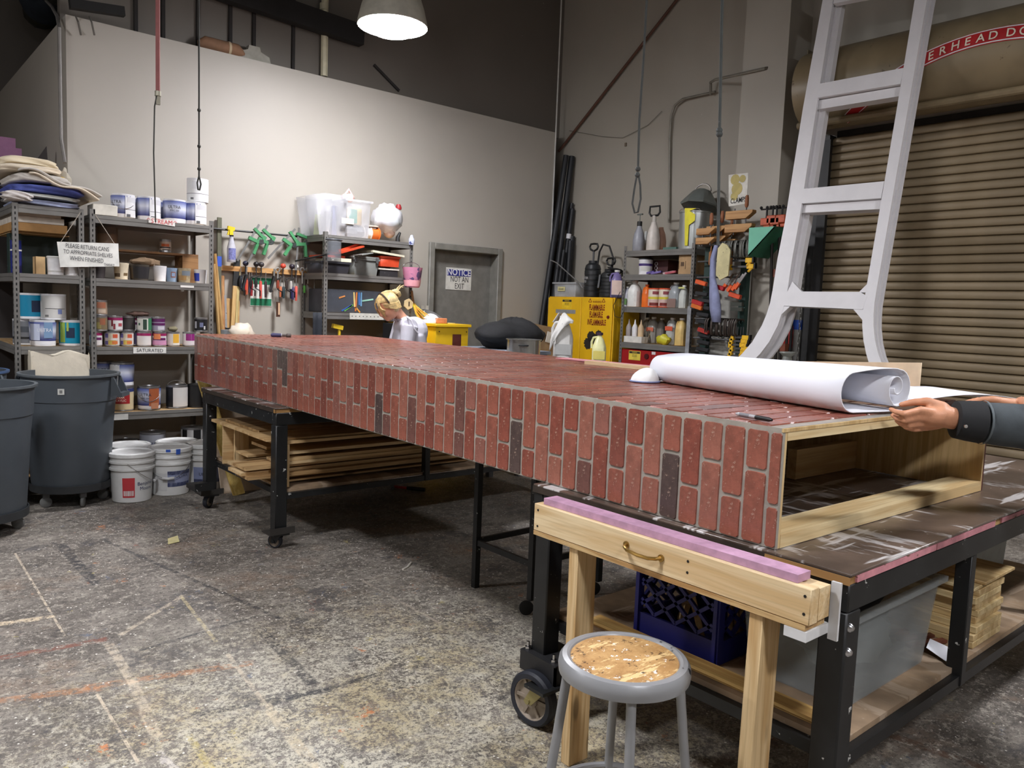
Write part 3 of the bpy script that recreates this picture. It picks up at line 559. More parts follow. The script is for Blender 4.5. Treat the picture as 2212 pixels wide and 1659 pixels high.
# ---------------------------------------------------------------- on the box top
ZT = hs(.5)+.868+.005
PAP = M((232, 234, 242), .6, 0, .01, 3)
n0, n1 = V((2.55, 1.15, ZT)), V((2.8, 2.15, ZT)); ax = n1-n0; sd = V((ax.y, -ax.x, 0)).normalized()
def roll_pt(c, k):      # cross-section: flat bottom, tall curl at the far side, tail curling inside
    return c[0]*k, c[1]*k
prof = []
for i in range(13): a = math.radians(-90-180*i/12); prof.append((-.1+.07*math.cos(a), .066+.064*math.sin(a)))          # near fold
prof = [(.17, .003), (.05, .002)]+prof
for i in range(1, 10): prof.append((-.1+.25*i/10, .13+.012*math.sin(i/10*math.pi*.7)))
for i in range(12): a = math.radians(90-200*i/11); prof.append((.14+.062*math.cos(a), .078+.06*math.sin(a)))
for i in range(1, 22): a = math.radians(-110-430*i/21); r = .052-.040*i/21; prof.append((.132+r*math.cos(a)-.004*i/21, .076+r*math.sin(a)+.002))
def roll_mesh(off, flare):
    mb = MB(); K = 6; vs = []
    for k in range(K+1):
        f = k/K; c = n0+ax*f; sc2 = 1-.14*f
        for x, h in prof: vs.append(c+sd*((x*.86-.03)*sc2)+V((0, 0, h*sc2+off)))
    n = len(prof); mb.add(vs, [(i*n+j, i*n+j+1, (i+1)*n+j+1, (i+1)*n+j) for i in range(K) for j in range(n-1)]); return mb
o = obj('paper_roll', roll_mesh(.002, 0), PAP, sharp=1.5, solid=.0035); tag(o, 'thick white roll of large paper sheets on the near end of the brick box', 'paper')
lp = MB(); lp.grid(16, 6, lambda i, j: V((2.72+.72*i, 1.12-.17*i+.3*j, ZT+.03+.03*math.sin(i*math.pi)*(1-.3*j)+.012*math.sin(9*i)*j+.05*j*(1-i)-.02*i)))
o = obj('paper_sheet', lp, PAP, sharp=1.5, solid=.002); tag(o, 'loose white paper sheet stretched between the roll and the second hand', 'paper')
mk_ = thing('marker_pen', 'silver marker pen with a black cap on the box edge', 'pen', (2.05, 1.29, ZT)); a, b = at(1590, 893, 2, ZT+.007), at(1668, 907, 2, ZT+.007); d = (b-a)
a.z = b.z = ZT+.0062
obj('barrel', MB().tube([a, a+d*.04, a+d*.06, a+d*.56], [.003, .0035, .006, .006], 12), M((176, 176, 180), .4, .2), mk_); obj('cap', MB().tube([a+d*.56, a+d*.6, a+d*.92, a+d], [.0062, .0068, .0062, .0035], 12), BLK, mk_)
o = obj('print_band', MB().tube([a+d*.12, a+d*.4], .0061, 12, cap=False), M((120, 120, 124), .5), mk_)
dm = thing('dust_mask', 'white cupped dust mask with blue edge lying left of the paper roll', 'mask', at(1395, 830, 2, ZT)); c = at(1393, 826, 2, ZT)
def mfn(d, p):
    q = p.copy(); q.z = max(q.z, -.002); q.z *= 1.0+.25*d.x; return q
obj('cup', MB().ball(c+V((0, 0, .003)), (.066, .058, .058), 20, 12, mfn), M((232, 232, 230), .8), dm)
obj('edge_band', MB().tube([c+V((.067*math.cos(k*math.pi/12), .059*math.sin(k*math.pi/12), .006)) for k in range(25)], .0035, 6, cap=False), M((128, 144, 190), .7), dm)
obj('strap', MB().tube([c+V((.04, -.04, .01)), c+V((.09, -.1, .004)), c+V((.12, -.16, .004)), c+V((.1, -.2, .004))], .003, 6), M((200, 196, 190), .7), dm)
kn = thing('utility_knife', 'small knife with a dark blue handle lying on the far end of the box', 'knife', at(605, 724, 2, hs(4.6)+.868+.01)); zz = hs(4.7)+.868+.018
a, b = at(585, 722, 1, 5.75), at(629, 724, 1, 5.7); a.z = b.z = zz; d = b-a
obj('grip', MB().tube([a, a+d*.1, a+d*.5], [.01, .016, .014], 8), M((56, 54, 92), .5), kn); obj('head', MB().tube([a+d*.52, a+d*.75, a+d*.8, a+d*.97, a+d], [.01, .01, .017, .017, .008], 8), M((92, 84, 80), .5, .3), kn); obj('collar', MB().tube([a+d*.5, a+d*.54], .015, 8), M((190, 190, 196), .4, .4), kn)
cb = thing('tan_board', 'upright tan board standing on the box behind the paper roll', 'board', (3.3, 1.6, ZT)); TAN = M((226, 204, 172), .6)
obj('panel', MB().prism([(0.012, 0), (.72, 0), (.72, .09), (0, .136), (0, .035), (.012, .035)], (.012, 0, 0), (3.34, 1.35, ZT), (0, 1, 0), (0, 0, 1)), TAN, cb)
tag(obj('pine_strip', MB().bar((3.16, 3.05, ZT+.012), (3.22, 1.9, ZT+.012), .05, .018), PINE), 'pale flat pine strip lying on the box top behind the dust mask', 'board')
tag(obj('pink_sheet', MB().bar((3.3, 3.4, ZT+.008), (3.3, 2.2, ZT+.014), .1, .006), M((206, 140, 146), .6)), 'thin pink strip lying on the box top beside the pale pine strip', 'strip')
# ---------------------------------------------------------------- under the near table
zs = .371
mc = thing('milk_crate', 'deep blue milk crate of scraps on the near table lower shelf', 'crate', (2.72, 1.78, zs)); BLU = M((24, 28, 104), .5); x0, x1, y0, y1, h = 2.14, 2.47, 1.42, 1.76, .3
def lattice(f):
    mb = MB()
    for k in range(7):
        for s in (1, -1):
            a = k/6*1.6-.3; p0, p1 = (a, .28), (a-s*-.5 if s > 0 else a-.5, .72)
            u0, v0, u1, v1 = p0[0], p0[1], p1[0], p1[1]
            for lim in (.06, .94):
                if (u0 < lim) != (u1 < lim):
                    vv = v0+(v1-v0)*(lim-u0)/(u1-u0)
                    if lim < .5: (u0, v0, u1, v1) = (lim, vv, u1, v1) if u0 < lim else (u0, v0, lim, vv)
                    else: (u0, v0, u1, v1) = (u0, v0, lim, vv) if u1 > lim else (lim, vv, u1, v1)
            if max(u0, u1) <= .94 and min(u0, u1) >= .06 and abs(u1-u0) > .03: mb.bar(f(u0, v0), f(u1, v1), .012, .012)
    return mb
faces = [((x0, y0), (x1, y0)), ((x1, y0), (x1, y1)), ((x1, y1), (x0, y1)), ((x0, y1), (x0, y0))]
for (a0, b0), (a1, b1) in faces:
    f = lambda u, v: V((a0+(a1-a0)*u, b0+(b1-b0)*u, zs+h*v)); mb = lattice(f)
    for v0, v1 in ((.0, .26), (.74, .98)): mb.bar(f(.0, (v0+v1)/2), f(1, (v0+v1)/2), .012, h*(v1-v0))
    for u in (.02, .98): mb.bar(f(u, .01), f(u, .98), .03, .014, up=(0, 1, 0))
    obj('side_wall', mb, BLU, mc)
obj('crate_bottom', B(x0, x1, y0, y1, zs, zs+.01), BLU, mc)
for i in range(6):
    a = V((rnd.uniform(x0+.06, x1-.06), rnd.uniform(y0+.06, y1-.06), zs+.02)); tag(obj('wood_scrap', MB().bar(a, a+V((rnd.uniform(-.05, .05), rnd.uniform(-.05, .05), rnd.uniform(.15, .21))), .04, .02), WD[i % 3][0]), 'scrap of wood seen through the lattice of the blue crate', 'scrap', 'wood scraps in the blue milk crate')
FROST = M((176, 182, 182), .5, 0, .05, 4, alpha=.32)
def tote(name, label, x0, x1, y0, y1, z, h, mat, tp=.88, cat='bin', lip=.02):
    t = thing(name, label, cat, ((x0+x1)/2, (y0+y1)/2, z)); cx, cy = (x0+x1)/2, (y0+y1)/2
    q = lambda k, zz: [(cx+(x-cx)*k, cy+(y-cy)*k, zz) for x, y in ((x0, y0), (x1, y0), (x1, y1), (x0, y1))]
    mb = MB(); mb.add(q(tp, z+.002)+q(1, z+h), [(0, 3, 2, 1), (0, 1, 5, 4), (1, 2, 6, 5), (2, 3, 7, 6), (3, 0, 4, 7)]); obj('tub', mb, mat, t, solid=.004)
    r = MB(); L = lip
    for a in ((x0-L, x1+L, y0-L, y0), (x0-L, x1+L, y1, y1+L), (x0-L, x0, y0, y1), (x1, x1+L, y0, y1)): r.box(*a, z+h-.018, z+h)
    obj('rim', r, mat, t); return t
ct_ = tote('storage_tub', 'frosted clear plastic tub with black stuff on the lower shelf behind the table leg', 2.17, 2.77, 1.0, 1.36, zs, .3, FROST)
tag(obj('black_cloth', MB().ball((2.42, 1.18, zs+.25), (.2, .12, .05), 14, 8, lambda d, p: p*(1+.15*math.sin(7*d.x+5*d.y))), M((22, 22, 24), .9)), 'black cloth lying in the top of the frosted clear tub', 'cloth')
tag(obj('grey_rag', MB().ball((2.5, 1.18, zs+.1), (.2, .13, .09), 14, 8, lambda d, p: p*(1+.1*math.sin(6*d.x+9*d.z))), M((120, 126, 126), .9)), 'grey cloth lying in the bottom of the frosted clear tub', 'cloth')
for i, (x, y, L, a, l) in enumerate(((2.06, 1.02, .8, 0, 'upper'), (2.04, 1.04, .72, 0, 'lower'))):
    pass
for i, (ya, yb, zz, l) in enumerate(((.985, 1.9, zs+.012, 'upper flat stick on the front of the near table shelf'), (1.0, 1.95, zs, 'lower flat stick on the front of the near table shelf'))): tag(obj('flat_stick', B(2.035+.012*i, 2.1-.01*i, ya, yb, zz+.0005, zz+.0115), wood((206, 170, 104), (176, 136, 76), 1)), l, 'board', 'flat sticks on the near table shelf')
z = zs+.0005; BLKW = [wood((222, 200, 152), (200, 172, 120), 1, 12, knots=False), wood((214, 188, 138), (186, 154, 104), 1, 12, knots=False)]
nm = ['bottom', 'second', 'third', 'fourth', 'fifth', 'sixth', 'seventh', 'eighth', 'ninth', 'tenth']
for i in range(10):
    th = .024 if i < 8 else .012; dx = (0, .0, .02, .05, .055, .05, .03, .06, .02, .09)[i]; w_ = .27 if i < 2 else .25 if i < 8 else .3; yy = .955+(.0 if i < 3 else .012+rnd.uniform(-.008, .008))
    q = obj('wood_block', B(3.0+dx, 3.0+dx+w_, yy, yy+.3, z, z+th), BLKW[i % 2], bev=.002); tag(q, nm[i]+' pale wood block from the bottom of the stack on the near table shelf', 'block', 'wood blocks stacked on the near table shelf'); z += th+.0008
for i in range(5):
    yy = 1.1+.035*i; tag(obj('red_strip', MB().bar((2.82, yy, zs+.008+.012*(i % 2)), (2.98-.02*i, yy-.06, zs+.008+.012*(i % 2)), .022, .012), wood((126, 70, 46), (96, 50, 34), 0)), ('nearest', 'second', 'third', 'fourth', 'farthest')[i]+' of five reddish wood strips heaped beside the clear tub', 'strip', 'reddish strips on the near table shelf')
tag(obj('paper_scrap', MB().prism([(0, 0), (.12, .02), (.1, .1), (.02, .08)], (0, 0, .001), (2.8, .96, zs+.002), (1, 0, 0), (0, 1, .25)), PAP), 'crumpled pale paper scrap on the shelf beside the clear tub', 'paper')
tag(obj('thin_board', B(2.85, 3.35, 1.3, 1.75, zs+.001, zs+.013), PLY), 'flat plywood offcut lying on the shelf behind the wood blocks', 'board')
gc = tote('grey_crate', 'grey slotted plastic crate far back on the near table shelf', 3.62, 4.1, 1.2, 1.6, zs, .3, M((132, 138, 138), .5), .94)
sl = MB(); 
for k in range(5): sl.box(3.68+.03*k, 3.69+.03*k, 1.19, 1.199, zs+.2, zs+.26)
obj('slot', sl, SLOT, gc)
for i, y in enumerate((1.24, 1.36)): tag(obj('crate_stick', B(3.56, 3.9, y, y+.04, zs+.301, zs+.325), BLKW[i]), ('nearer' if i == 0 else 'farther')+' short stick laid across the rim of the grey crate', 'stick', 'sticks on the grey crate')
# on the floor
hm = thing('claw_hammer', 'hammer with a black and red grip lying on the floor under the box', 'hammer', at(880, 1053, 2, 0)); a, b = at(848, 1051, 2, .018), at(918, 1058, 2, .018); d = b-a
obj('head', MB().bar(a+V((-.03, -.05, 0)), a+V((.03, .06, 0)), .026, .026), STEELD, hm); obj('handle', MB().tube([a, a+d*.45], .011, 8), M((180, 60, 58), .5), hm); obj('grip', MB().tube([a+d*.45, a+d*.6, a+d], [.014, .017, .016], 8), BLK, hm)
tag(obj('floor_scrap', MB().prism([(0, 0), (.07, .01), (.085, .09), (.02, .07)], (0, 0, .002), at(363, 1176, 2, .003), (1, 0, 0), (0, 1, .2)), M((200, 190, 140), .8)), 'small yellowish paper scrap on the open floor', 'paper')
tag(obj('floor_twig', MB().tube([at(870, 1230, 2, .004), at(880, 1225, 2, .004), at(888, 1215, 2, .004)], .006, 6), M((200, 196, 186), .8)), 'tiny white bent scrap on the floor beside the box shadow', 'scrap')
# ---------------------------------------------------------------- boltless shelving
CHIP = wood((196, 164, 118), (164, 130, 86), 0, 30, .7, False)
def shelving(label, loc, rz, W, Dp, H, levels, front_only=False):
    t = thing('shelving_unit', label, 'shelf', loc, rz); a = .036
    for i, (x, y, sx_, sy_) in enumerate(((0, 0, 1, 1), (W, 0, -1, 1), (0, Dp, 1, -1), (W, Dp, -1, -1))):
        mb = MB(); mb.box(min(x, x+sx_*a), max(x, x+sx_*a), min(y, y+sy_*.003), max(y, y+sy_*.003), 0, H); mb.box(min(x, x+sx_*.003), max(x, x+sx_*.003), min(y+sy_*.003, y+sy_*a), max(y+sy_*.003, y+sy_*a), 0, H)
        u = obj('upright', mb, STEEL, t, world=False); sl = MB(); z = .05
        while z < H-.02:
            if y == 0 or True:
                yy = y-.0006*sy_; sl.lathe([(.0055, 0), (.0055, .0008), (0, .0008)], 6, (x+sx_*a/2, yy, z), (0, -sy_, 0)); sl.box(x+sx_*a/2-.0028, x+sx_*a/2+.0028, yy-.0005, yy+.0005, z-.014, z)
                xx = x-.0006*sx_; sl.box(xx-.0005, xx+.0005, y+sy_*a/2-.004, y+sy_*a/2+.004, z-.014, z+.005)
            z += .0385
        s = obj('keyhole', sl, SLOT, u, world=False); s['kind'] = 'stuff'
    for z in levels:
        obj('shelf_board', B(.006, W-.006, .006, Dp-.006, z-.016, z), CHIP, t, world=False)
        def beam(x0, x1, y0, y1):
            mb = MB(); lx = .0 if x1-x0 > .1 else .003; ly = .003 if x1-x0 > .1 else 0
            mb.box(x0, x1, y0, y1, z-.022, z+.003); mb.box(x0, x1, y0, y1, z-.056, z-.032); mb.box(x0+lx, x1-lx, y0+ly, y1-ly, z-.032, z-.022); return mb
        for q in ((.037, W-.037, -.001, .012), (.037, W-.037, Dp-.012, Dp+.001), (-.001, .012, .037, Dp-.037), (W-.012, W+.001, .037, Dp-.037)): obj('beam', beam(*q), STEEL, t, world=False)
    return t
YF = 6.62; zA = [at(100, 447, 1, YF).z, at(60, 591.5, 1, YF).z, at(60, 749, 1, YF).z, .595, .13]; zB = [at(300, 474, 1, YF).z, at(300, 606, 1, YF).z, at(300, 750, 1, YF).z, at(280, 891, 1, YF).z, .13]
XA0, XA1, XB0, XB1 = .955, 1.412, 1.452, 2.372
shelving('grey steel shelving at far left seen from its end, holding folded tarps and paint', (XA1, YF, 0), math.pi/2, 1.22, XA1-XA0, 2.12, zA)
shelving('grey steel shelving of paint cans marked SATURATED beside the wooden poles', (XB0, YF, 0), 0, XB1-XB0, .46, 2.13, zB)
# ---------------------------------------------------------------- cans, tubs, pails
def face(x, y): return math.atan2(-y, -x)
def shell(c, r0, r1, z0, z1, a0, a1, n=14):
    mb = MB(); return mb.grid(n, 1, lambda i, j: V(c)+V(((r0+(r1-r0)*j)*math.cos(a0+(a1-a0)*i), (r0+(r1-r0)*j)*math.sin(a0+(a1-a0)*i), z0+(z1-z0)*j)))
TIN = M((176, 176, 178), .3, .8); CW = M((222, 222, 224), .45)
def can(label, x, y, z, r, h, bands=(), body=TIN, group=None, handle=False, txt=None, rot=0, rx=None, name='paint_can', cat='can', taper=1., lid=None, drip=None, open_=False, tilt=0):
    t = thing(name, label, cat, (x, y, z), 0, group); c = (x, y, z+.0008); f = face(x, y)+math.radians(rot); r0 = r*taper
    pr = [(r0*.96, 0), (r0, .003), (r0, .006), (r0*.985, .01), (r*.985, h-.012), (r, h-.008), (r, h-.001)]
    pr += [(r*.92, h), (r*.9, h-.006), (0, h-.006)] if not open_ else [(r*.96, h), (r*.94, h-.01), (r0*.9, h*.25), (0, h*.25)]
    obj('body', MB().lathe(pr, 24, c), body, t)
    for i, bd in enumerate(bands):
        b0, b1, col = bd[:3]; a0, a1 = (bd[3], bd[4]) if len(bd) > 3 else (-178, 178)
        rr = lambda k: (r0+(r-r0)*k)*.985+.0012+.0003*i
        o = obj('label_band', shell(c, rr(b0), rr(b1), .01+(h-.022)*b0, .01+(h-.022)*b1, f+math.radians(a0), f+math.radians(a1), 20 if a1-a0 > 90 else 6), M(col, .45, 0, .03), t)
    if handle:
        a = f+math.pi/2; p, q = V((r*1.02*math.cos(a), r*1.02*math.sin(a), h*.8)), V((-r*1.02*math.cos(a), -r*1.02*math.sin(a), h*.8)); up = handle == 'up'; n = V((math.cos(f), math.sin(f), 0))
        pts = [V(c)+p*math.cos(k*math.pi/10)+(V((0, 0, h*.8))*(1-math.cos(k*math.pi/10)) if False else V((0, 0, 0)))+V((0, 0, h*.8*(1-math.cos(k*math.pi/10))))*1+ (V((0, 0, r*.9)) if up else n*r*1.12+V((0, 0, -h*.42)))*math.sin(k*math.pi/10) for k in range(11)]
        obj('handle', MB().tube(pts, .0022, 6), CHROME, t)
    if lid: obj('lid', MB().lathe([(r*1.02, h-.012), (r*1.03, h-.002), (r*.95, h+.004), (0, h+.003)], 24, c), lid, t)
    if txt:
        for s, zz, sz, col, sq, ro in txt:
            a = f+math.radians(ro); n = V((math.cos(a), math.sin(a), 0)); rr = (r0+(r-r0)*zz)*.985+.0012+.0003*len(bands); text(t, s, sz, V(c)+n*rr+V((0, 0, h*zz)), V((-n.y, n.x, 0)), (0, 0, 1), M(col, .6, 0, 0), squash=sq, wrap=rr)
    if tilt: t.rotation_euler.x = tilt
    return t
NAVY, MID, PALE, WH = (44, 52, 112), (112, 126, 178), (206, 210, 224), (228, 228, 232)
lerp = lambda a, b, k: tuple(round(x+(y-x)*k) for x, y in zip(a, b))
ULTRA = ((.02, .17, WH),)+tuple((.17+.05*i, .22+.05*i, lerp(NAVY, PALE, (i/8)**.8)) for i in range(9))+tuple((.62+.04*i, .66+.04*i, lerp(PALE, (86, 98, 160), (i/8)**1.3)) for i in range(9))
UW = ULTRA+((.03, .98, (220, 220, 220), -95, -12),)
UR = ULTRA+((.03, .98, (216, 216, 218), 10, 100), (.36, .38, (60, 60, 66), 12, 98), (.04, .16, (90, 90, 94), 16, 34), (.7, .93, (200, 200, 204), 20, 80))
UT = lambda ro=0: (('ULTRA', .66, .036, (30, 32, 48), .9, ro), ('SPEC 500', .52, .02, (30, 32, 48), .9, ro))
GR, GH, QR, QH = .084, .192, .053, .118
def bx_(px, py, Y): return at(px, py, 1, Y).x
TOPZ = zB[0]+.001
def U(px, Y, z, lab, bands, rot=0, txt=None, grp='paint cans on top of the shelving', **k): return can(lab, bx_(px, 440, Y), Y, z, GR, GH, bands, CW, grp, txt=txt, rot=rot, **k)
U(266, 6.78, TOPZ, 'blue and white gallon paint can, first from the white box on the shelving top', UR, 0, UT(-38), handle=True)
U(321, 6.76, TOPZ, 'gallon paint can with a white side label, second from the white box on top', UR, -5)
U(377, 6.74, TOPZ, 'gallon paint can reading ULTRA in full, on top of the shelving over the red sign', ULTRA, 0, UT(0))
U(421, 6.76, TOPZ, 'gallon paint can under another one at the end of the shelving top', UR, -8); U(427, 6.77, TOPZ+GH+.002, 'white labelled gallon paint can stacked highest on the shelving top', ((.02, .98, (222, 222, 222)), (.32, .34, (60, 60, 66)), (.04, .14, (100, 100, 104), -40, -22), (.55, .92, (206, 206, 208), -30, 50)), 0)
U(297, 6.95, TOPZ, 'blue gallon paint can half hidden behind the first two on top', ULTRA); U(352, 6.95, TOPZ, 'blue gallon paint can half hidden behind the one reading ULTRA', ULTRA)
# second level: tubs
Z2 = zB[1]+.001
def T(px, label, r, h, bands, body=CW, Y=6.73, **k): return can(label, bx_(px, 590, Y), Y, Z2, r, h, bands, body, 'tubs on the second shelf', name='plastic_tub', cat='tub', taper=.86, **k)
T(262, 'cream plastic tub beside the hanging white sign with brown drips', .055, .13, ((.1, .35, (90, 76, 60), -70, -10), (.2, .4, (120, 100, 70), 20, 60)), M((216, 204, 178), .5), open_=True)
T(301, 'black stained tub with a brown rag on top', .075, .125, ((.05, .95, (36, 36, 40), -40, 90), (.05, .9, (74, 62, 48), -90, -40)), M((60, 54, 46), .6))
T(345, 'plain white plastic tub in the middle of the second shelf', .052, .125, (), open_=True)
T(371, 'pale blue tub with a brown ring, fourth along the second shelf', .047, .115, ((.3, .8, (132, 92, 80), -8, 40), (.4, .7, (130, 156, 190), 0, 32)), M((128, 150, 176), .6), Y=6.76)
T(398, 'paint-crusted tan and blue tub, fifth along the second shelf', .052, .118, ((.1, .5, (150, 120, 78), -70, 20), (.5, .9, (110, 120, 130), -20, 60)), M((146, 132, 104), .6, 0, .3, 20))
T(433, 'white tub smeared with bright blue at the end of the second shelf', .052, .115, ((.1, .8, (36, 64, 178), -80, -10),), open_=True)
T(213, 'dark tub behind the hanging sign', .05, .12, (), M((44, 38, 40), .6))
tag(obj('brown_rag', MB().ball((bx_(314, 560, 6.75), 6.75, Z2+.15), (.1, .06, .035), 14, 8, lambda d, p: p*(1+.25*math.sin(9*d.x)*math.cos(7*d.y))), M((126, 104, 80), .9)), 'crumpled brown rag lying on the black stained tub', 'rag')
t = thing('wooden_shelf_box', 'low brown wooden riser standing at the back of the second shelf', 'shelf', (1.9, 6.95, Z2)); RW = wood((160, 118, 74), (124, 86, 50), 0, 12)
zr = at(350, 546, 1, 6.95).z; obj('top', B(1.56, 2.33, 6.86, 7.06, zr-.016, zr), RW, t); obj('side', B(1.56, 1.576, 6.86, 7.06, Z2, zr-.017), RW, t); obj('side', B(2.2, 2.33, 6.86, 7.06, Z2, zr-.017), RW, t)
can('small can with orange and black print standing on the wooden riser', bx_(357, 520, 6.95), 6.95, zr+.001, .045, .11, ((.1, .9, (206, 190, 174)), (.45, .7, (206, 104, 54), -40, 40), (.3, .42, (60, 50, 46), -60, 60), (.12, .2, (70, 60, 56), -30, 60)), TIN, 'cans on the wooden riser')
can('dim tall can on the wooden riser behind the hanging sign', bx_(232, 520, 6.95), 6.95, zr+.001, .075, .17, ((.2, .7, (120, 96, 74)),), M((96, 84, 72), .5), 'cans on the wooden riser')
# third level: saturated quarts
Z3 = zB[2]+.001; MAG, PUR = (146, 30, 88), (98, 28, 88)
def Q(px, lay, label, bands, Y=6.72, r=QR, h=QH, body=TIN, rot=0, **k): return can(label, bx_(px, 730, Y), Y, Z3+lay*(QH+.0016), r, h, bands, body, 'quarts on the SATURATED shelf', rot=rot, **k)
COL = lambda: ((.02, .98, (206, 200, 196)), (.05, .95, (92, 84, 140), -62, -30), (.35, .6, (196, 186, 186), -62, -30), (.05, .4, (206, 182, 92), -28, 30), (.4, .95, (212, 200, 176), -28, 30), (.1, .35, (196, 110, 60), 0, 45), (.6, .9, (198, 86, 58), 5, 45), (.42, .58, (216, 206, 200), -10, 50))
MG = lambda: ((.02, .98, (212, 208, 208)), (.78, .99, MAG), (.42, .62, PUR, -60, 60))
MW = lambda: ((.02, .98, (216, 212, 210)), (.78, .99, MAG))
Q(207, 0, 'magenta and white quart by the post at the start of the saturated row', MG(), r=.044); Q(242, 0, 'quart with a sunburst label, bottom row under the red dripped can', COL()); Q(274, 0, 'quart with a sunburst label, bottom row, second of two alike', COL(), Y=6.74, r=.05)
Q(311, 0, 'pale quart with a magenta top band, bottom row above the SATURATED card', MW()); Q(344, 0, 'magenta quart with orange drips, bottom row right of the SATURATED card', MG()+((.5, .95, (220, 130, 80), -50, 10), (.02, .4, (196, 140, 176))))
Q(374, 0, 'white and yellow quart with a stone on its lid, bottom row', ((.02, .98, (210, 204, 196)), (.2, .96, (222, 170, 60), 0, 60), (.02, .18, (226, 222, 210), 0, 60)), r=.05); Q(409, 0, 'quart splashed with purple at the corner of the brick box, bottom row', ((.02, .98, (214, 208, 212)), (.4, .98, (140, 36, 116), -30, 50))); Q(290, 0, 'purplish quart in the back of the bottom row', ((.02, .98, (110, 100, 140)),), Y=6.86)
Q(446, 0, 'quart with a yellow band by the end post, bottom row', ((.4, .98, (214, 190, 126)),), Y=6.8)
Q(216, 1, 'quart with a worn sunburst label stacked second from the shelf by the post', ((.02, .98, (120, 104, 78)), (.1, .6, (150, 138, 80), -40, 10), (.4, .9, (150, 92, 64), 0, 45))); Q(216, 2, 'brown quart at the top of the stack of three by the post', ((.02, .98, (150, 128, 108)), (.5, .95, (156, 96, 70), -20, 50), (.1, .4, (190, 170, 150), -10, 50)))
Q(249, 1, 'quart with a red drip down its white label, upper row', MW()+((.3, .8, (134, 40, 54), -30, -16), (.05, .5, (134, 40, 54), -14, 2), (.3, .55, (168, 74, 84), 25, 60))); Q(277, 1, 'dark quart between the red dripped can and the green ones, upper row', ((.02, .98, (56, 52, 50)),), Y=6.78, r=.05); Q(291, 1, 'quart with a magenta top and red patch, upper row behind the green can', MG(), Y=6.83)
Q(312, 1, 'white quart with a green arch on its label, upper row', ((.02, .98, (206, 206, 196)), (.05, .9, (36, 60, 46), -10, 20), (.02, .98, (60, 120, 84), 32, 90), (.4, .6, (60, 90, 70), -50, -34))); Q(341, 1, 'purple quart with white writing at the end of the upper row', ((.02, .98, (150, 140, 160)), (.7, .98, (88, 26, 84)), (.42, .62, (88, 26, 84)), (.05, .35, (196, 192, 200), 0, 60)))
Q(434, 1, 'black quart splashed with white standing by the end post', ((.02, .98, (26, 26, 30)), (.2, .8, (196, 196, 202), -60, -38), (.3, .7, (120, 126, 160), -10, 20), (.1, .4, (196, 196, 196), 24, 40)), Y=6.78)
tag(obj('rag_bundle', MB().ball((bx_(300, 672, 6.76), 6.76, Z3+2*QH+.022), (.085, .05, .02), 14, 8, lambda d, p: p*(1+.2*math.sin(11*d.x))), M((110, 86, 76), .9)), 'flat brownish rag lying on the upper row of quarts', 'rag')
tag(obj('lid_stone', MB().ball((bx_(374, 705, 6.73), 6.73, Z3+QH+.024), (.04, .035, .022), 12, 8, lambda d, p: p*(1+.1*math.sin(6*d.x))), M((128, 120, 92), .8)), 'olive lump lying on the yellow quart', 'stone')
# fourth and bottom levels
Z4 = zB[3]+.001
def G(px, py, label, bands, Y=6.76, z=None, body=TIN, rot=0, grp='gallons on the fourth shelf', r=GR, h=GH, **k): return can(label, bx_(px, py, Y), Y, Z4 if z is None else z, r, h, bands, body, grp, rot=rot, **k)
G(264, 860, 'gallon can with a red label and dripped cream band, lower of a stack', ((.02, .98, (206, 188, 150)), (.3, .75, (156, 36, 40), -70, 40), (.84, .99, (50, 58, 110))), txt=(('CLEAR\nACRYLIC', .52, .026, (236, 222, 200), .9, -12),)); G(264, 815, 'blue and white gallon can stacked on the red labelled one', UW, z=Z4+GH+.002)
G(322, 860, 'gallon can with a big rusty orange drip over its blue label', ULTRA+((.15, .98, (160, 86, 52), 0, 55), (.02, .3, (176, 120, 90), 10, 50)), Y=6.74, handle=True, txt=UT(-20)); G(382, 855, 'half black, half white gallon can with its wire handle up', ((.02, .98, (24, 24, 26), -100, -20), (.04, .97, (212, 208, 204), -20, 100)), Y=6.76, handle='up'); G(427, 855, 'plain black gallon can next to the black table leg', ((.02, .98, (22, 22, 24)),), body=M((26, 26, 28), .5))
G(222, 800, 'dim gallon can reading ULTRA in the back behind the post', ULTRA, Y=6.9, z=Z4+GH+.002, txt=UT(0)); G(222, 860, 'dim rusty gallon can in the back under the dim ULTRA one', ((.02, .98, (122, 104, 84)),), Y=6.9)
Z5 = .131
G(272, 930, 'blue and white gallon can on the bottom shelf behind the pails', ULTRA, z=Z5+.02, grp='gallons on the bottom shelf', handle=True, txt=UT(-20)); G(330, 930, 'grey pail reading ULTRA on the bottom shelf in the shade', ((.02, .98, (150, 152, 160)), (.5, .7, (120, 126, 150))), z=Z5, grp='gallons on the bottom shelf', r=.1, h=.26, txt=UT(0)); G(418, 920, 'white pail streaked with black drips on the bottom shelf', ((.02, .98, (206, 206, 206)), (.1, .98, (26, 26, 28), -60, -30), (.2, .98, (26, 26, 28), 0, 35)), z=Z5, grp='gallons on the bottom shelf', r=.1, h=.28)
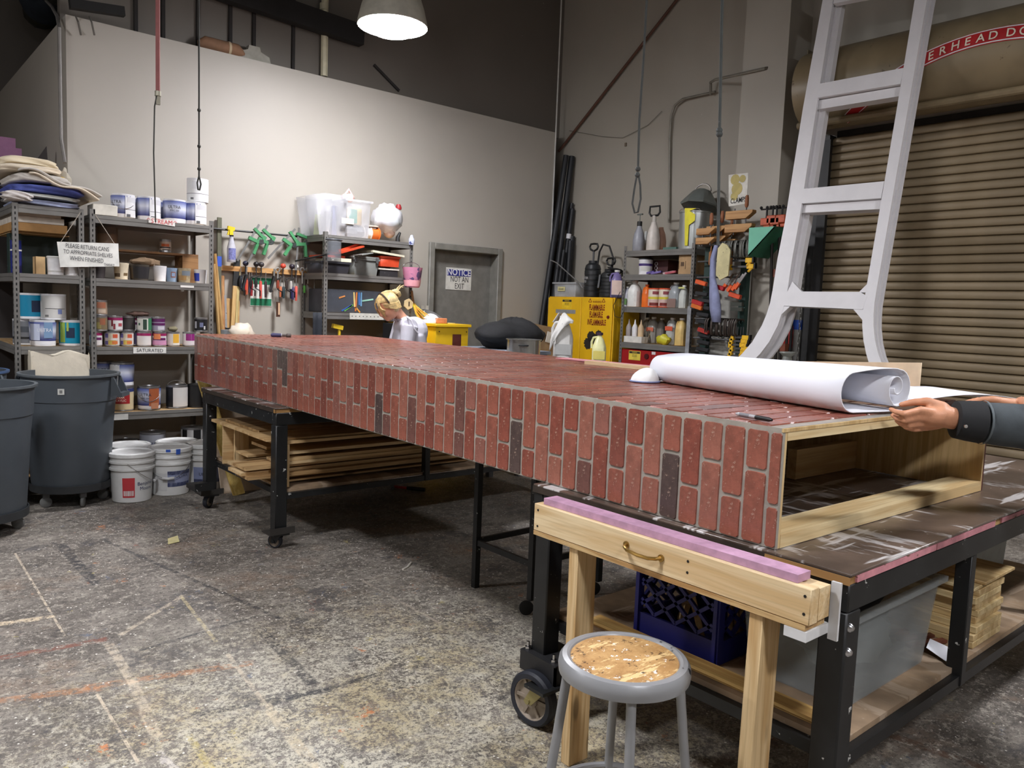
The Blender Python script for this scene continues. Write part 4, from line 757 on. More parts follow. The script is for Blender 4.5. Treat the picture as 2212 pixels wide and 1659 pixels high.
# unit at far left: its third level
ZA3 = zA[2]+.001; TQ = (0, 142, 176)
def A(px, lay, label, bands, Y=6.76, rot=0, **k): return can(label, at(px, 700, 1, Y).x, Y, ZA3+lay*(GH+.002), GR, GH, bands, CW, 'gallons on the shelving at far left', rot=rot, **k)
A(55, 0, 'grey gallon can partly behind the corner post, lower row', ((.02, .98, (120, 122, 126)), (.2, .3, (40, 40, 40)), (.5, .75, (80, 84, 90), -30, 40)), Y=6.88); A(92, 0, 'gallon can with a washed blue drip over ULTRA, lower row', ULTRA+((.2, .9, (196, 204, 226), -60, -12), (.3, .98, (120, 150, 184), 5, 45)), Y=6.72, txt=(('ULTRA', .62, .036, (226, 230, 236), .9, 8),), handle=False)
A(154, 0, 'turquoise gallon can with lime drips, lower row', ((.06, .98, TQ), (.3, .75, (24, 44, 74), -25, 15), (.1, .98, (150, 178, 76), -60, -30), (.6, .98, (170, 190, 90), -22, -12)), Y=6.74); A(64, 1, 'turquoise gallon can stacked upper, beside the corner post', ((.06, .98, (0, 128, 164)), (.25, .75, (22, 38, 66), 10, 60)), Y=6.84); A(116, 1, 'white papered gallon can stacked in the middle of the upper row', ((.02, .98, (206, 204, 200)), (.42, .44, (50, 48, 48), -40, 60), (.06, .16, (120, 118, 116), -40, -22), (.2, .4, (112, 124, 170), 20, 40)), Y=6.76)
for px, lay, l, b in ((8, 0, 'white and navy gallon can at the picture edge, lower', ULTRA), (8, 1, 'white and navy gallon can at the picture edge, upper', ULTRA), (21, 0, 'blue gallon can with drips and a yellow spot left of the corner post', ((.02, .98, (120, 134, 190)), (.02, .2, (220, 186, 70), 0, 50), (.2, .5, (60, 66, 140), -40, 40))), (21, 1, 'red and white gallon can stacked left of the corner post', ((.02, .98, (212, 204, 198)), (.55, .98, (180, 52, 44), -10, 60), (.05, .3, (206, 130, 60), -20, 60)))):
    X = 1.05; d = at(px, 690, 0, X+(.11 if px > 10 else 0)); can(l, d.x+.02, d.y+(.06 if px > 10 else .16), ZA3+lay*(GH+.002), GR*.9, GH, b, CW, 'gallons on the shelving at far left')
ZA2 = zA[1]+.001
tag(obj('green_sheet', B(1.0, 1.38, 7.1, 7.13, ZA2, ZA2+.3), M((26, 48, 42), .5)), 'dark green panel standing at the back of the far left shelf', 'sheet'); tag(obj('green_case', B(.98, 1.06, 6.95, 7.06, ZA2, ZA2+.3), M((32, 52, 48), .5)), 'dark green case behind the blue bottle', 'case')
can('blue bottle with white stripe behind the corner post', 1.0, 6.8, ZA2, .036, .24, ((.7, .75, WH),), M((26, 36, 112), .4), name='blue_bottle', cat='bottle')
x = at(97, 590, 1, 6.7).x; tag(obj('label_box', B(x-.06, x, 6.68, 6.8, ZA2, ZA2+.13), M((214, 180, 130), .6, spk=((206, 140, 60), .6, 9))), 'small cream and orange box beside the white tub', 'box'); can('white plastic tub with lid beside the small orange box', at(116, 590, 1, 6.7).x+.012, 6.7, ZA2, .058, .135, ((.1, .2, (190, 190, 186)),), CW, lid=M((206, 206, 202), .5), name='plastic_tub', cat='tub', taper=.94); can('low white tub under the hanging sign', at(154, 590, 1, 6.72).x, 6.72, ZA2, .055, .1, (), CW, name='plastic_tub', cat='tub', taper=.94)
z = ZA2+.31
for i, (c_, h) in enumerate((((170, 128, 76), .06), ((206, 198, 186), .045), ((190, 180, 166), .04), ((150, 118, 84), .03))):
    tag(obj('flat_stack_board', B(.97+.01*i, 1.32-.02*i, 6.72, 7.6, z, z+h), M(c_, .7)), ('lowest', 'second', 'third', 'uppermost')[i]+' board lying flat under the top of the far left shelving', 'board', 'boards in the far left shelving'); z += h+.002
obj_ = tag(obj('shelf_riser', B(.98, 1.37, 6.9, 7.5, ZA2+.301, ZA2+.308), CHIP), 'thin deck under the flat boards in the far left shelving', 'board')
ZA4 = zA[3]+.001
bg = MB().ball((0, 0, 0), (.2, .1, .2), 18, 14, lambda d, p: V((max(-.19, min(.19, p.x*1.9)), max(-.07, min(.07, p.y*1.3)), max(-.15, min(.15, p.z*1.4)))) + V((0, 0, .02*math.sin(9*d.x)))*(1 if d.z > .3 else 0)+V((0, .008*math.sin(12*d.x+5*d.z), 0)))
bg.v = [(x+at(128, 810, 1, 6.58).x, y+6.585, z+at(128, 806, 1, 6.58).z+0.0) for x, y, z in bg.v]; tag(obj('cream_packet', bg, M((226, 216, 196), .4, 0, .06, 9, .3)), 'cream plastic-wrapped packet propped before the far left shelving over the bin', 'packet')
can('small magenta and white can behind the bins', .98, 6.75, ZA4, .05, .12, MG(), TIN)
# cloths and tarps on top
def soft(name, label, x0, x1, y0, y1, z0, z1, mat, seed, cat='cloth', k=2.6, grp='folded cloths on the far left shelving'):
    r = random.Random(seed); ph = [r.uniform(0, 6) for _ in range(4)]; se = lambda v, e: math.copysign(abs(v)**(2/e), v)
    def fn(d, p):
        q = V((se(d.x, 5)*(x1-x0)/2*.98, se(d.y, 5)*(y1-y0)/2*.98, se(d.z, k)*(z1-z0)/2)); q.z += .12*(z1-z0)*math.sin(4*d.x+ph[0])*math.cos(3*d.y+ph[1]); q.x += .012*math.sin(9*d.z+ph[2]); q.y += .015*math.sin(8*d.z+5*d.x+ph[3]); return q
    return tag(obj(name, MB().ball(((x0+x1)/2, (y0+y1)/2, (z0+z1)/2), 1, 28, 16, fn), mat, sharp=2), label, cat, grp)
CAN = M((220, 206, 184), .9, 0, .06, 12, .2); GRY = M((196, 190, 182), .9, 0, .06, 12, .2); BLT = M((70, 82, 152), .6, 0, .3, 8, .2)
zt = zA[0]+.004
soft('folded_sheet', 'pale blue and white mottled plastic sheet at the bottom of the cloth pile', .98, 1.41, 6.6, 7.3, zt, zt+.05, M((150, 158, 186), .5, 0, .25, 7), 1, k=4); soft('folded_sheet', 'grey green folded sheet under the blue tarp', .96, 1.41, 6.59, 7.3, zt+.051, zt+.085, M((190, 192, 186), .7), 2, k=4)
soft('blue_tarp', 'dark blue folded tarp in the middle of the cloth pile', .95, 1.44, 6.57, 7.35, zt+.086, zt+.15, BLT, 3, k=4); soft('canvas_cloth', 'rolled grey canvas just above the blue tarp', .95, 1.34, 6.56, 7.3, zt+.151, zt+.23, GRY, 4); soft('canvas_cloth', 'flat folded cream canvas under the top bolster', .86, 1.3, 6.62, 7.4, zt+.231, zt+.29, CAN, 5, k=3); soft('canvas_cloth', 'cream canvas bolster at the very top of the cloth pile', .9, 1.3, 6.75, 7.5, zt+.291, zt+.36, M((226, 212, 184), .9, 0, .05, 10, .2), 6, k=4)
for j, (y0, z0, z1, xa, xb, l) in enumerate(((6.552, .236, .1, 1.0, 1.52, 'outer'), (6.545, .2, .085, 1.06, 1.5, 'inner'))):
    pts = []
    for i in range(21): f = i/20; pts.append((xa+(xb-xa)*f, zt+z0+(z1-z0)*f**1.5+.022*math.sin(f*9+j)*(1-f*.3)))
    mb = MB(); mb.sweep([(0, 0, 0), (0, .3, .01), (0, .6, .004)], [(x_, y0, z_) for x_, z_ in pts]); tag(obj('canvas_fold', mb, CAN if j else GRY, solid=.012, sharp=2), l+' wavy canvas fold hanging from the cloth pile toward the white box', 'cloth', 'folded cloths on the far left shelving')
soft('cloth_lump', 'bunched white cloth over the corner post of the far left shelving', .9, 1.08, 6.56, 6.75, zt+.02, zt+.085, M((214, 208, 204), .9), 9)
bx0 = bx_(198, 440, 6.66); tag(obj('white_box', B(bx0, bx0+.17, 6.62, 6.8, TOPZ+.004, TOPZ+.085), M((212, 208, 196), .6), bev=.004), 'low white carton lying on the shelving top beside the tarps', 'box')
p = at(138, 385, 1, 7.05); tag(obj('hung_bag', MB().ball(p, (.05, .04, .13), 14, 10, lambda d, q: q*(1+.25*math.sin(7*d.z+3*d.x))*(.55 if d.z > .5 else 1)), M((190, 182, 166), .8, spk=((40, 36, 36), .62, 12))), 'small crumpled pale bag hanging below the wall conduit', 'bag')
tag(obj('bag_print', MB().ball(p+V((-.02, -.038, -.03)), (.03, .012, .035), 10, 6), M((214, 180, 80), .7)), 'yellow patch of print on the hanging bag', 'print')
# cards and signs on the shelving
sg = thing('hanging_sign', 'white card hung by string reading PLEASE RETURN CANS TO APPROPRIATE SHELVES', 'sign', at(190, 550, 1, 6.585)); q = [at(a, b, 1, 6.585) for a, b in ((130, 577), (258, 575.5), (255.5, 526), (123, 522))]; P0 = sum(q, V())/4
obj('card', MB().prism([(p.x-P0.x, p.z-P0.z) for p in q], (0, .004, 0), P0, (1, 0, 0), (0, 0, 1)), M((226, 226, 220), .6), sg); HW = M((52, 50, 56), .7)
for s, px, py, sz in (('PLEASE RETURN CANS', 189.5, 534.5, .044), ('TO APPROPRIATE SHELVES', 191, 547.5, .042), ('WHEN FINISHED', 187.5, 560.5, .046), ('THANKS!', 236, 572, .027)): c = at(px, py, 1, 6.583); text(sg, s, sz, c, (1, 0, -.03), (0, 0, 1), HW, squash=.66)
for a, b in (((131, 523), (174, 458)), ((247, 526), (206, 464))): obj('string', MB().tube([at(*a, 1, 6.586), at(*b, 1, 6.605)], .0025, 5), M((170, 160, 146), .8), sg)
def card(label, x0, y0, x1, y1, Y, s, mat, sz, tilt=0, sq=.9):
    a, b = at(x0, y0, 1, Y), at(x1, y1, 1, Y); t = thing('shelf_card', label, 'sign', (a+b)/2); c = (a+b)/2; h = (a.z-b.z)/2; w_ = (b.x-a.x)/2
    obj('card', MB().prism([(-w_, -h), (w_, -h-tilt), (w_, h-tilt), (-w_, h)], (0, .003, 0), c, (1, 0, 0), (0, 0, 1)), M((222, 220, 214), .6), t)
    if s: text(t, s, sz, c+V((0, -.0005, -tilt/2)), (1, 0, -.02), (0, 0, 1), mat, squash=sq)
card('white card on the lower shelf beam reading SATURATED', 288, 750.5, 359, 763, 6.614, 'SATURATED', HW, .04); card('white card with red letters reading STREAM on the shelving top beam', 321, 468, 378, 486, 6.613, '↑STREAM↑', M((196, 60, 66), .6), .05, .012)
card('pale card on the fourth shelf beam by the bin', 237, 896, 277, 906, 6.614, '', HW, .02); card('small blank strip on the second shelf beam near the end post', 390, 616, 419, 622, 6.614, '', HW, .02)
# ---------------------------------------------------------------- bins and pails on the floor
BING = M((72, 78, 84), .5, 0, .08, 3, spk=((110, 114, 118), .72, 25))
def bin_(label, x, y, zb, rim, dolly, ha, sticker=False):
    t = thing('trash_bin', label, 'bin', (x, y, 0), 0, 'grey bins at the left'); c = (x, y, zb); h = .79
    obj('body', MB().lathe([(0, 0), (.245, 0), (.25, .01), (.287, h-.19), (.297, h-.185), (.304, h-.02), (.318, h-.018), (.32, h), (.303, h), (.29, h-.2), (.24, .02), (0, .02)], 40, c), BING, t)
    obj('rim', MB().lathe([(.304, h-.012), (.322, h-.012), (.323, h+.002), (.303, h+.002)], 40, c, ring=True), rim, t)
    for s in (0, math.pi):
        d = V((math.cos(ha+s), math.sin(ha+s), 0)); e = V((-d.y, d.x, 0)); b = V(c)
        mb = MB()
        for k in (-.075, .075): mb.hexa([b+d*.296+e*(k-.008)+V((0, 0, h-.15)), b+d*.296+e*(k+.008)+V((0, 0, h-.15)), b+d*.37+e*(k+.008)+V((0, 0, h-.15)), b+d*.37+e*(k-.008)+V((0, 0, h-.15))], [b+d*.3+e*(k-.008)+V((0, 0, h-.02)), b+d*.3+e*(k+.008)+V((0, 0, h-.02)), b+d*.315+e*(k+.008)+V((0, 0, h-.02)), b+d*.315+e*(k-.008)+V((0, 0, h-.02))])
        mb.bar(b+d*.355+e*-.085+V((0, 0, h-.145)), b+d*.355+e*.085+V((0, 0, h-.145)), .035, .03); obj('handle', mb, BING, t)
    if dolly:
        obj('dolly', MB().lathe([(0, -.035), (.25, -.035), (.262, -.03), (.264, .02), (.256, .02), (.25, 0), (0, 0)], 36, (x, y, zb-.001)), M((40, 42, 44), .6), t)
        for k in range(5):
            a = face(x, y)+k*2*math.pi/5+.35; p = V((x+.2*math.cos(a), y+.2*math.sin(a), 0)); wv = .038
            cs = obj('caster', MB().box(p.x-.02, p.x+.02, p.y-.02, p.y+.02, 2*wv-.005, zb-.037), STEELD, t); obj('wheel', MB().lathe([(0, -.013), (wv*.8, -.013), (wv, -.008), (wv, .008), (wv*.8, .013), (0, .013)], 20, (p.x, p.y, wv), (math.cos(a+1), math.sin(a+1), 0)), M((96, 96, 94), .6), cs)
    if sticker:
        f = face(x, y)-.18; n = V((math.cos(f), math.sin(f), 0)); b = V(c)+n*.3025+V((0, 0, h-.105)); u = V((-n.y, n.x, 0)); o = obj('sticker', MB().prism([(-.02, -.02), (.02, -.02), (.02, .02), (-.02, .02)], n*.002, b, u, (0, 0, 1)), M((206, 206, 200), .5), t); obj('sticker_print', MB().prism([(-.009, -.011), (.009, -.011), (.009, .011), (-.009, .011)], n*.001, b+n*.0025, u, (0, 0, 1)), M((120, 120, 118), .5), o)
    return t
GRIM = M((92, 98, 102), .45)
bin_('grey round bin on a wheeled dolly next to the white pails', 1.235, 6.27, .145, GRIM, True, .0+2.6, True); bin_('grey round bin on a dolly cut off by the picture edge', .62, 5.72, .135, GRIM, True, .9); bin_('grey bin with a bluish rim half hidden behind the two others', .57, 6.44, .16, M((70, 92, 128), .5), True, 2.2)
PW = M((220, 220, 218), .42, 0, .04)
def pail(label, x, y, z=0, txt=(), bands=(), lid=True, tape=False, rot=0, hnd=None):
    t = thing('pail', label, 'bucket', (x, y, z), 0, 'white plastic pails on the floor'); c = (x, y, z+.001); f = face(x, y)+math.radians(rot); h = .36
    obj('body', MB().lathe([(0, 0), (.128, 0), (.132, .004), (.143, .235), (.156, .236), (.156, .25), (.146, .252), (.147, .285), (.157, .286), (.157, .3), (.148, .302), (.149, .325), (.152, .33), (.15, h-.012)], 36, c), PW, t)
    if lid: obj('lid', MB().lathe([(.152, h-.03), (.159, h-.028), (.16, h-.004), (.154, h), (.138, h), (.134, h-.008), (0, h-.006)], 36, c), M((224, 224, 222), .4), t)
    for b0, b1, col, a0, a1 in bands: obj('label_band', shell(c, .1335+.011*b0/.235, .1335+.011*b1/.235, b0, b1, f+math.radians(a0), f+math.radians(a1), 12), M(col, .5, 0, .05), t)
    for s, zz, sz, col, ro in txt: a = f+math.radians(ro); n = V((math.cos(a), math.sin(a), 0)); text(t, s, sz, V(c)+n*.1395+V((0, 0, zz)), V((-n.y, n.x, 0)), (0, 0, 1), M(col, .6, 0, 0), wrap=.139)
    if tape:
        for ro, l in ((-75, .035), (20, .04), (-5, .02)):
            a = f+math.radians(ro); r0, r1 = (.1605, .163); obj('tape', shell(c, r0, r1, h-l, h+.0005, a-.1, a+.1, 3), M((52, 92, 186), .6), t)
    if hnd is not None:
        a = f+math.radians(hnd); e = V((-math.sin(a), math.cos(a), 0)); n = V((math.cos(a), math.sin(a), 0)); pts = [V(c)+e*.158*math.cos(k*math.pi/12)+n*.165*math.sin(k*math.pi/12)+V((0, 0, .29-.15*math.sin(k*math.pi/12))) for k in range(13)]
        hd_ = obj('bail', MB().tube(pts, .0022, 6), CHROME, t); obj('grip', MB().tube([pts[5], pts[6], pts[7]], .011, 8), M((206, 206, 206), .5), hd_)
    return t
def pxp(px, py): d = at(px, py, 2, 0); n = V((d.x, d.y, 0)).normalized(); return d+n*.135
p = pxp(274, 1087)+V((.03, -.02, 0)); pail('white pail with a red warning label nearest the grey bin', p.x, p.y, bands=((.04, .185, (196, 60, 66), -26, 8), (.052, .09, (216, 208, 206), -23, 5)), txt=(('Benjamin\nMoore', .12, .036, (36, 50, 96), 42),), rot=0, hnd=80)
p = pxp(368, 1072); pail('white pail with blue tape and a blue ULTRA label', p.x, p.y, bands=((.07, .19, (150, 158, 190), -8, 70), (.16, .19, (58, 66, 118), -8, 70), (.07, .1, (74, 84, 136), -8, 70), (.04, .175, (206, 206, 206), -50, -10)), txt=(('ULTRA', .15, .034, (26, 30, 46), 36),), tape=True, hnd=-5)
p = pxp(442, 1060); pail('white pail half hidden by the far table leg', p.x+.01, p.y, bands=((.06, .185, (140, 150, 186), -40, 60), (.06, .09, (50, 58, 112), -40, 60)), txt=(('ULTRA', .13, .034, (26, 30, 46), 0),))
pail('white pail behind the taped one against the shelving', 2.02, 6.43, bands=((.06, .2, (210, 210, 216), -60, 60),), txt=(('ULTRA\nSPEC 500', .13, .03, (26, 30, 46), 30),)); pail('white pail behind the one with the red warning label', 1.66, 6.44)
# ---------------------------------------------------------------- poles and tool rack on the pale wall
YW = 7.128
POLEW = wood((206, 170, 112), (176, 136, 82), 2, 10, knots=False)
def pole(label, a, b, w, h, mat=POLEW, rnd_=False, name='wooden_pole', cat='pole', grp='poles leaning by the tool rack'):
    mb = MB(); mb.tube([a, b], w/2, 10) if rnd_ else mb.bar(a, b, w, h); return tag(obj(name, mb, mat), label, cat, grp)
def wl(px, py, Y=YW-.03): return at(px, py, 1, Y)
def lean(px0, py0, px1, py1, Yt=YW-.025, Yb=6.95):          # top and a lower point, run on to the floor
    a, b = at(px0, py0, 1, Yt), at(px1, py1, 1, Yb); d = b-a; return a, a+d*((0.002-a.z)/d.z)
for i, (q, w_, r_, m, l) in enumerate((((474, 470, 472, 720), .036, False, M((92, 92, 74), .7, spk=((150, 140, 110), .66, 12)), 'dark painted pole with blue tape nearest the shelving post'), ((464, 548, 482, 740), .03, True, POLEW, 'thin round wooden pole crossing behind its neighbour'), ((462, 570, 474, 740), .03, True, POLEW, 'thin round wooden pole closest to the post'), ((480, 596, 482, 740), .036, True, wood((196, 150, 100), (160, 110, 66), 2, 12), 'knotty round wooden pole with a broken top'), ((494, 645, 492, 740), .05, False, POLEW, 'short wide flat lath in the pole cluster'), ((512, 560, 502, 740), .05, False, POLEW, 'long square pole with black tape round its top'), ((517, 562, 508, 735), .022, False, wood((196, 176, 120), (160, 140, 86), 2, 10, knots=False), 'thin pale lath beside the black taped pole'), ((514, 650, 512, 740), .03, False, POLEW, 'shortest light square stick at the end of the pole cluster'))):
    a, b = lean(*q, Yt=YW-.03-.004*(i % 3)-(.12 if i in (1, 2) else 0), Yb=7.03-.012*(i % 4)); pole(l, a, b, w_, .02 if w_ > .03 else w_, m, r_)
    if i == 0: o = obj('blue_tape', MB().bar(a+(b-a)*.155, a+(b-a)*.195, .038, .023), M((44, 84, 186), .6), D.objects['wooden_pole']); RM[D.objects['wooden_pole'].name] = Matrix()
    if i == 5: q = D.objects['wooden_pole.005']; obj('black_tape', MB().bar(a+(b-a)*.0, a+(b-a)*.13, .052, .022), BLK, q)
gp = thing('pipe_clamp', 'grey paint-smeared metal bar among the wooden poles', 'clamp', at(486, 700, 1, 7.0)); a, b = lean(484, 638, 487, 740, YW-.06, 7.02); obj('bar', MB().bar(a, b, .03, .03), M((150, 150, 150), .5, .2, spk=((90, 90, 90), .55, 10)), gp); obj('jaw', MB().bar(a+(b-a)*.2+V((-.03, 0, 0)), a+(b-a)*.2+V((.04, 0, 0)), .03, .035), BLK, gp)
ld = thing('tool_ledge', 'long wooden ledge of hanging tools on the pale wall', 'rack', wl(580, 592)); LEDW = wood((206, 160, 104), (176, 126, 70), 0, 12)
l0, l1 = wl(472, 575), wl(702, 593); zl0 = at(580, 580, 1, YW-.03).z
obj('ledge', B(l0.x, l1.x, YW-.06, YW, zl0-.045, zl0), LEDW, ld)
zl0 += .0
rl = thing('pipe_rail', 'thin black rail holding green clamps on the pale wall', 'rail', wl(560, 500)); zr0 = at(560, 503, 1, 7.06).z; ra, rb_ = at(456, 488, 1, 7.06), at(672, 515, 1, 7.06)
obj('rail', MB().tube([(ra.x, 7.06, zr0), (rb_.x, 7.06, zr0)], .009, 8), BLK, rl)
for x in (ra.x+.05, (ra.x+rb_.x)/2, rb_.x-.05): obj('bracket', MB().bar((x, 7.06, zr0), (x, YW-.001, zr0), .012, .012), BLK, rl)
GRN = M((70, 140, 92), .5)
def spread_clamp(label, px, ang):
    x = at(px, 507, 1, 7.03).x; t = thing('bar_clamp', label, 'clamp', (x, 7.03, zr0), 0, 'green bar clamps on the black rail'); d = V((math.sin(ang)*1, -.06, -math.cos(ang))); c = V((x, 7.02, zr0+.02))
    e = V((math.cos(ang), 0, math.sin(ang)))
    obj('bar', MB().bar(c+d*-.06, c+d*.34, .018, .006, up=(0, 1, 0)), M((130, 130, 128), .4, .5), t); obj('jaw', MB().bar(c+e*-.02, c+e*.1+d*.02, .03, .025).bar(c+e*.1, c+e*.1+d*.05, .03, .03), GRN, t); obj('handle', MB().bar(c+d*.1+e*-.02, c+d*.08+e*.08, .03, .03).bar(c+d*.07+e*.07, c+d*.2+e*.09, .025, .025), GRN, t); obj('pad', MB().bar(c+e*.1+d*.04, c+e*.1+d*.07, .036, .036).bar(c+d*.05+e*.08, c+d*.085+e*.1, .036, .036), M((50, 56, 54), .6), t)
for px, a, l in ((552, -.55, 'first green bar clamp on the rail from the yellow spray bottle'), (571, -.5, 'green bar clamp second along the rail from the spray bottle'), (628, -.75, 'green bar clamp third along the rail from the spray bottle'), (644, -.1, 'green bar clamp on the rail nearest the clear bins')): spread_clamp(l, px, a)
sb = thing('spray_bottle', 'clear spray bottle with yellow trigger hooked on the black rail', 'bottle', at(500, 530, 1, 7.0)); x = at(500, 530, 1, 7.02).x; zb, zt_ = at(500, 566, 1, 7.02).z, at(500, 511, 1, 7.02).z
obj('bottle', MB().lathe([(0, 0), (.035, 0), (.038, .006), (.038, .12), (.03, .155), (.016, zt_-zb-.01), (.016, zt_-zb), (0, zt_-zb)], 20, (x, 7.02, zb)), M((206, 206, 216), .3, alpha=.75), sb)
obj('print_label', shell((x, 7.02, zb), .0385, .0385, .02, .12, -2.6, -.7, 8), M((120, 124, 176), .5, 0, .3, 60), sb); YEL = M((234, 200, 34), .45)
obj('trigger_head', MB().bar((x-.005, 7.02, zt_+.012), (x-.005, 7.02, zt_+.07), .03, .03).bar((x-.035, 7.02, zt_+.075), (x+.025, 7.02, zt_+.065), .026, .032).bar((x-.02, 7.02, zt_+.06), (x-.034, 7.02, zt_+.012), .012, .012), YEL, sb); obj('collar', MB().tube([(x, 7.02, zt_), (x, 7.02, zt_+.014)], .018, 12), BLK, sb)
gpz = thing('green_poster', 'green and white notice pinned behind the hanging tools', 'poster', at(564, 630, 1, YW)); a, b = at(540, 598, 1, YW), at(586.5, 662, 1, YW); h_ = a.z-b.z; DG = M((30, 120, 84), .6)
obj('sheet', B(a.x, b.x, YW-.004, YW-.001, b.z, a.z), M((220, 222, 216), .6), gpz); obj('green_band', B(a.x+.004, b.x-.004, YW-.006, YW-.004, a.z-h_*.24, a.z-.004), DG, gpz); obj('green_band', B(a.x+.004, b.x-.004, YW-.006, YW-.004, b.z+.005, b.z+h_*.26), DG, gpz)
# tools hung along the ledge
def tool_driver(px, col, label, z_off, L, hl, r=.014, shaft=True, grp='hand tools hung from the wooden ledge', name='screwdriver', cat='screwdriver'):
    x = at(px, 600, 1, YW-.075).x; t = thing(name, label, cat, (x, YW-.075, zl0), 0, grp); z = zl0-.02-z_off
    if shaft: obj('shaft', MB().tube([(x, YW-.075, z), (x, YW-.075, z-L)], .004, 6), STEEL, t)
    obj('handle', MB().tube([(x, YW-.075, z-L), (x, YW-.075, z-L-.012), (x, YW-.075, z-L-hl*.6), (x, YW-.075, z-L-hl)], [r*.7, r, r*.9, r*.75], 8), M(col, .45), t)
    return t
for px, c, zo, L, hl, l in ((531, (206, 60, 52), .06, .05, .12, 'red handled screwdriver half behind the black taped pole'), (520, (52, 62, 74), .03, .07, .13, 'dark blue handled screwdriver first right of the poles'), (533, (190, 90, 62), .07, .07, .13, 'orange brown handled screwdriver left of the green notice'), (539, (60, 56, 76), .07, .06, .12, 'purple grey handled screwdriver at the notice edge'), (543.5, (150, 40, 46), .07, .07, .14, 'dark red handled screwdriver over the left of the notice'), (563, (214, 84, 74), .06, .08, .16, 'coral red plier handles over the middle of the notice'), (574, (56, 36, 40), .06, .08, .15, 'dark maroon plier handles over the right of the notice'),
                            (606, (196, 108, 70), .08, .1, .1, 'orange handled screwdriver right of the crank brace'), (613, (44, 62, 66), .08, .1, .11, 'dark teal handled screwdriver in the middle of the ledge'), (629, (40, 44, 92), .08, .09, .12, 'navy handled screwdriver near the pale handled crank'), (633.5, (76, 66, 104), .08, .1, .12, 'violet handled screwdriver beside the coral one'), (640, (220, 96, 84), .08, .09, .14, 'coral handled screwdriver with a pale tip near the end'), (658, (90, 176, 70), .06, .1, .07, 'bright green handled tool near the shelving')): tool_driver(px, c, l, zo-.04, L, hl)
def brace(px, col, wood_c, label, s=1., pw=1):
    x = at(px, 575, 1, YW-.08).x; t = thing('hand_brace', label, 'tool', (x, YW-.08, zl0), 0, 'crank braces hung over the ledge'); z = zl0+.03; y = YW-.085; k = .05*s
    obj('knob', MB().ball((x, y, z), (.026, .026, .024), 14, 8), M(col, .4), t); obj('crank', MB().tube([(x, y, z), (x, y, z-.1), (x-k, y, z-.12), (x-k, y, z-.22), (x-k*.2, y, z-.24), (x-k*.2, y, z-.29)], .006, 8), M((34, 34, 36), .45, .3), t)
    obj('grip', MB().tube([(x-k, y, z-.135), (x-k, y, z-.17), (x-k, y, z-.21)], [.011, .016, .011], 10), M(wood_c, .5), t); return t
for px, c, w_, l in ((530, (40, 44, 66), (24, 24, 26), 'brace with a dark blue knob first along the ledge'), (553, (36, 32, 34), (26, 24, 26), 'brace with a black knob above the left edge of the notice'), (564, (60, 56, 58), (40, 36, 36), 'brace with a ribbed grey knob above the notice'), (611, (206, 76, 56), (140, 60, 40), 'brace with an orange red knob in the middle of the ledge'), (630, (44, 36, 48), (60, 50, 46), 'brace with a dark purple knob beside the white one'), (639, (220, 216, 210), (200, 196, 190), 'brace with a white knob near the shelving')): brace(px, c, w_, l)
for px, c, l in ((587, (34, 34, 36), 'black handled saw hung right of the notice'), (527, (30, 30, 32), 'black handled tool hung left of the notice')):
    x = at(px, 600, 1, YW-.075).x; t = thing('hand_tool', l, 'tool', (x, YW-.08, zl0), 0, 'hand tools hung from the wooden ledge'); obj('handle', MB().bar((x+.02, YW-.08, zl0-.07), (x-.015, YW-.08, zl0-.2), .03, .02).bar((x-.015, YW-.08, zl0-.2), (x-.005, YW-.08, zl0-.215), .036, .022), M(c, .5), t); obj('blade', MB().bar((x+.022, YW-.08, zl0-.001), (x+.02, YW-.08, zl0-.07), .016, .004), STEEL, t)
x = at(601, 650, 1, YW-.08).x; t = thing('wood_chisel', 'chisel with a cream and brown grip hung lowest', 'tool', (x, YW-.08, zl0)); z = at(601, 652, 1, YW-.08).z; obj('grip', MB().tube([(x, YW-.08, z), (x, YW-.08, z-.14)], .018, 10), M((84, 52, 38), .5), t); obj('grip_inlay', MB().bar((x, YW-.099, z-.01), (x, YW-.099, z-.12), .016, .004, up=(0, 1, 0)), M((206, 172, 140), .6), t); obj('hook_wire', MB().tube([(x, YW-.08, z), (x, YW-.08, zl0-.01)], .004, 6), STEEL, t)
for px, l in ((653, 'first'), (665, 'second'), (600, 'third')):
    c = wl(px, 583, YW-.075); t = tag(obj('ring_wrench', MB().tube([c+V((.02*math.cos(k*math.pi/8), 0, .02*math.sin(k*math.pi/8))) for k in range(17)], .005, 6, cap=False).bar(c+V((0, 0, -.02)), c+V((0, 0, -.13)), .012, .006, up=(0, 1, 0)), M((196, 196, 194), .35, .6)), 'pale ring-ended wrench hung near the shelving, '+l+' of three', 'wrench', 'ring wrenches on the ledge')
x = at(674, 620, 1, 7.05).x; tag(obj('drill_chain', MB().lathe([(.004, -.2), (.014, -.19), (.01, -.17), (.004, -.15), (.008, -.12), (.004, -.1), (.008, -.07), (.004, -.04), (.003, 0)], 10, (x, 7.0, zl0-.03)), STEEL), 'twisted steel bit hanging beside the shelving post', 'tool')
bagp = at(505, 715, 1, 6.7); tag(obj('plastic_bag', MB().ball(bagp+V((.06, 0, -.02)), (.11, .07, .09), 18, 12, lambda d, p: p*(1+.22*math.sin(9*d.x+4*d.z)*math.cos(8*d.z))), M((226, 214, 196), .4, alpha=.9), sharp=2), 'crumpled cream plastic bag behind the far corner of the brick box', 'bag')
tag(obj('silver_tin', MB().lathe([(.06, 0), (.06, .12), (.0, .12)], 20, (at(493, 730, 1, 6.75).x, 6.75, at(493, 730, 1, 6.75).z-.05)), M((170, 180, 190), .3, .6)), 'silver tin behind the far corner of the brick box', 'can')
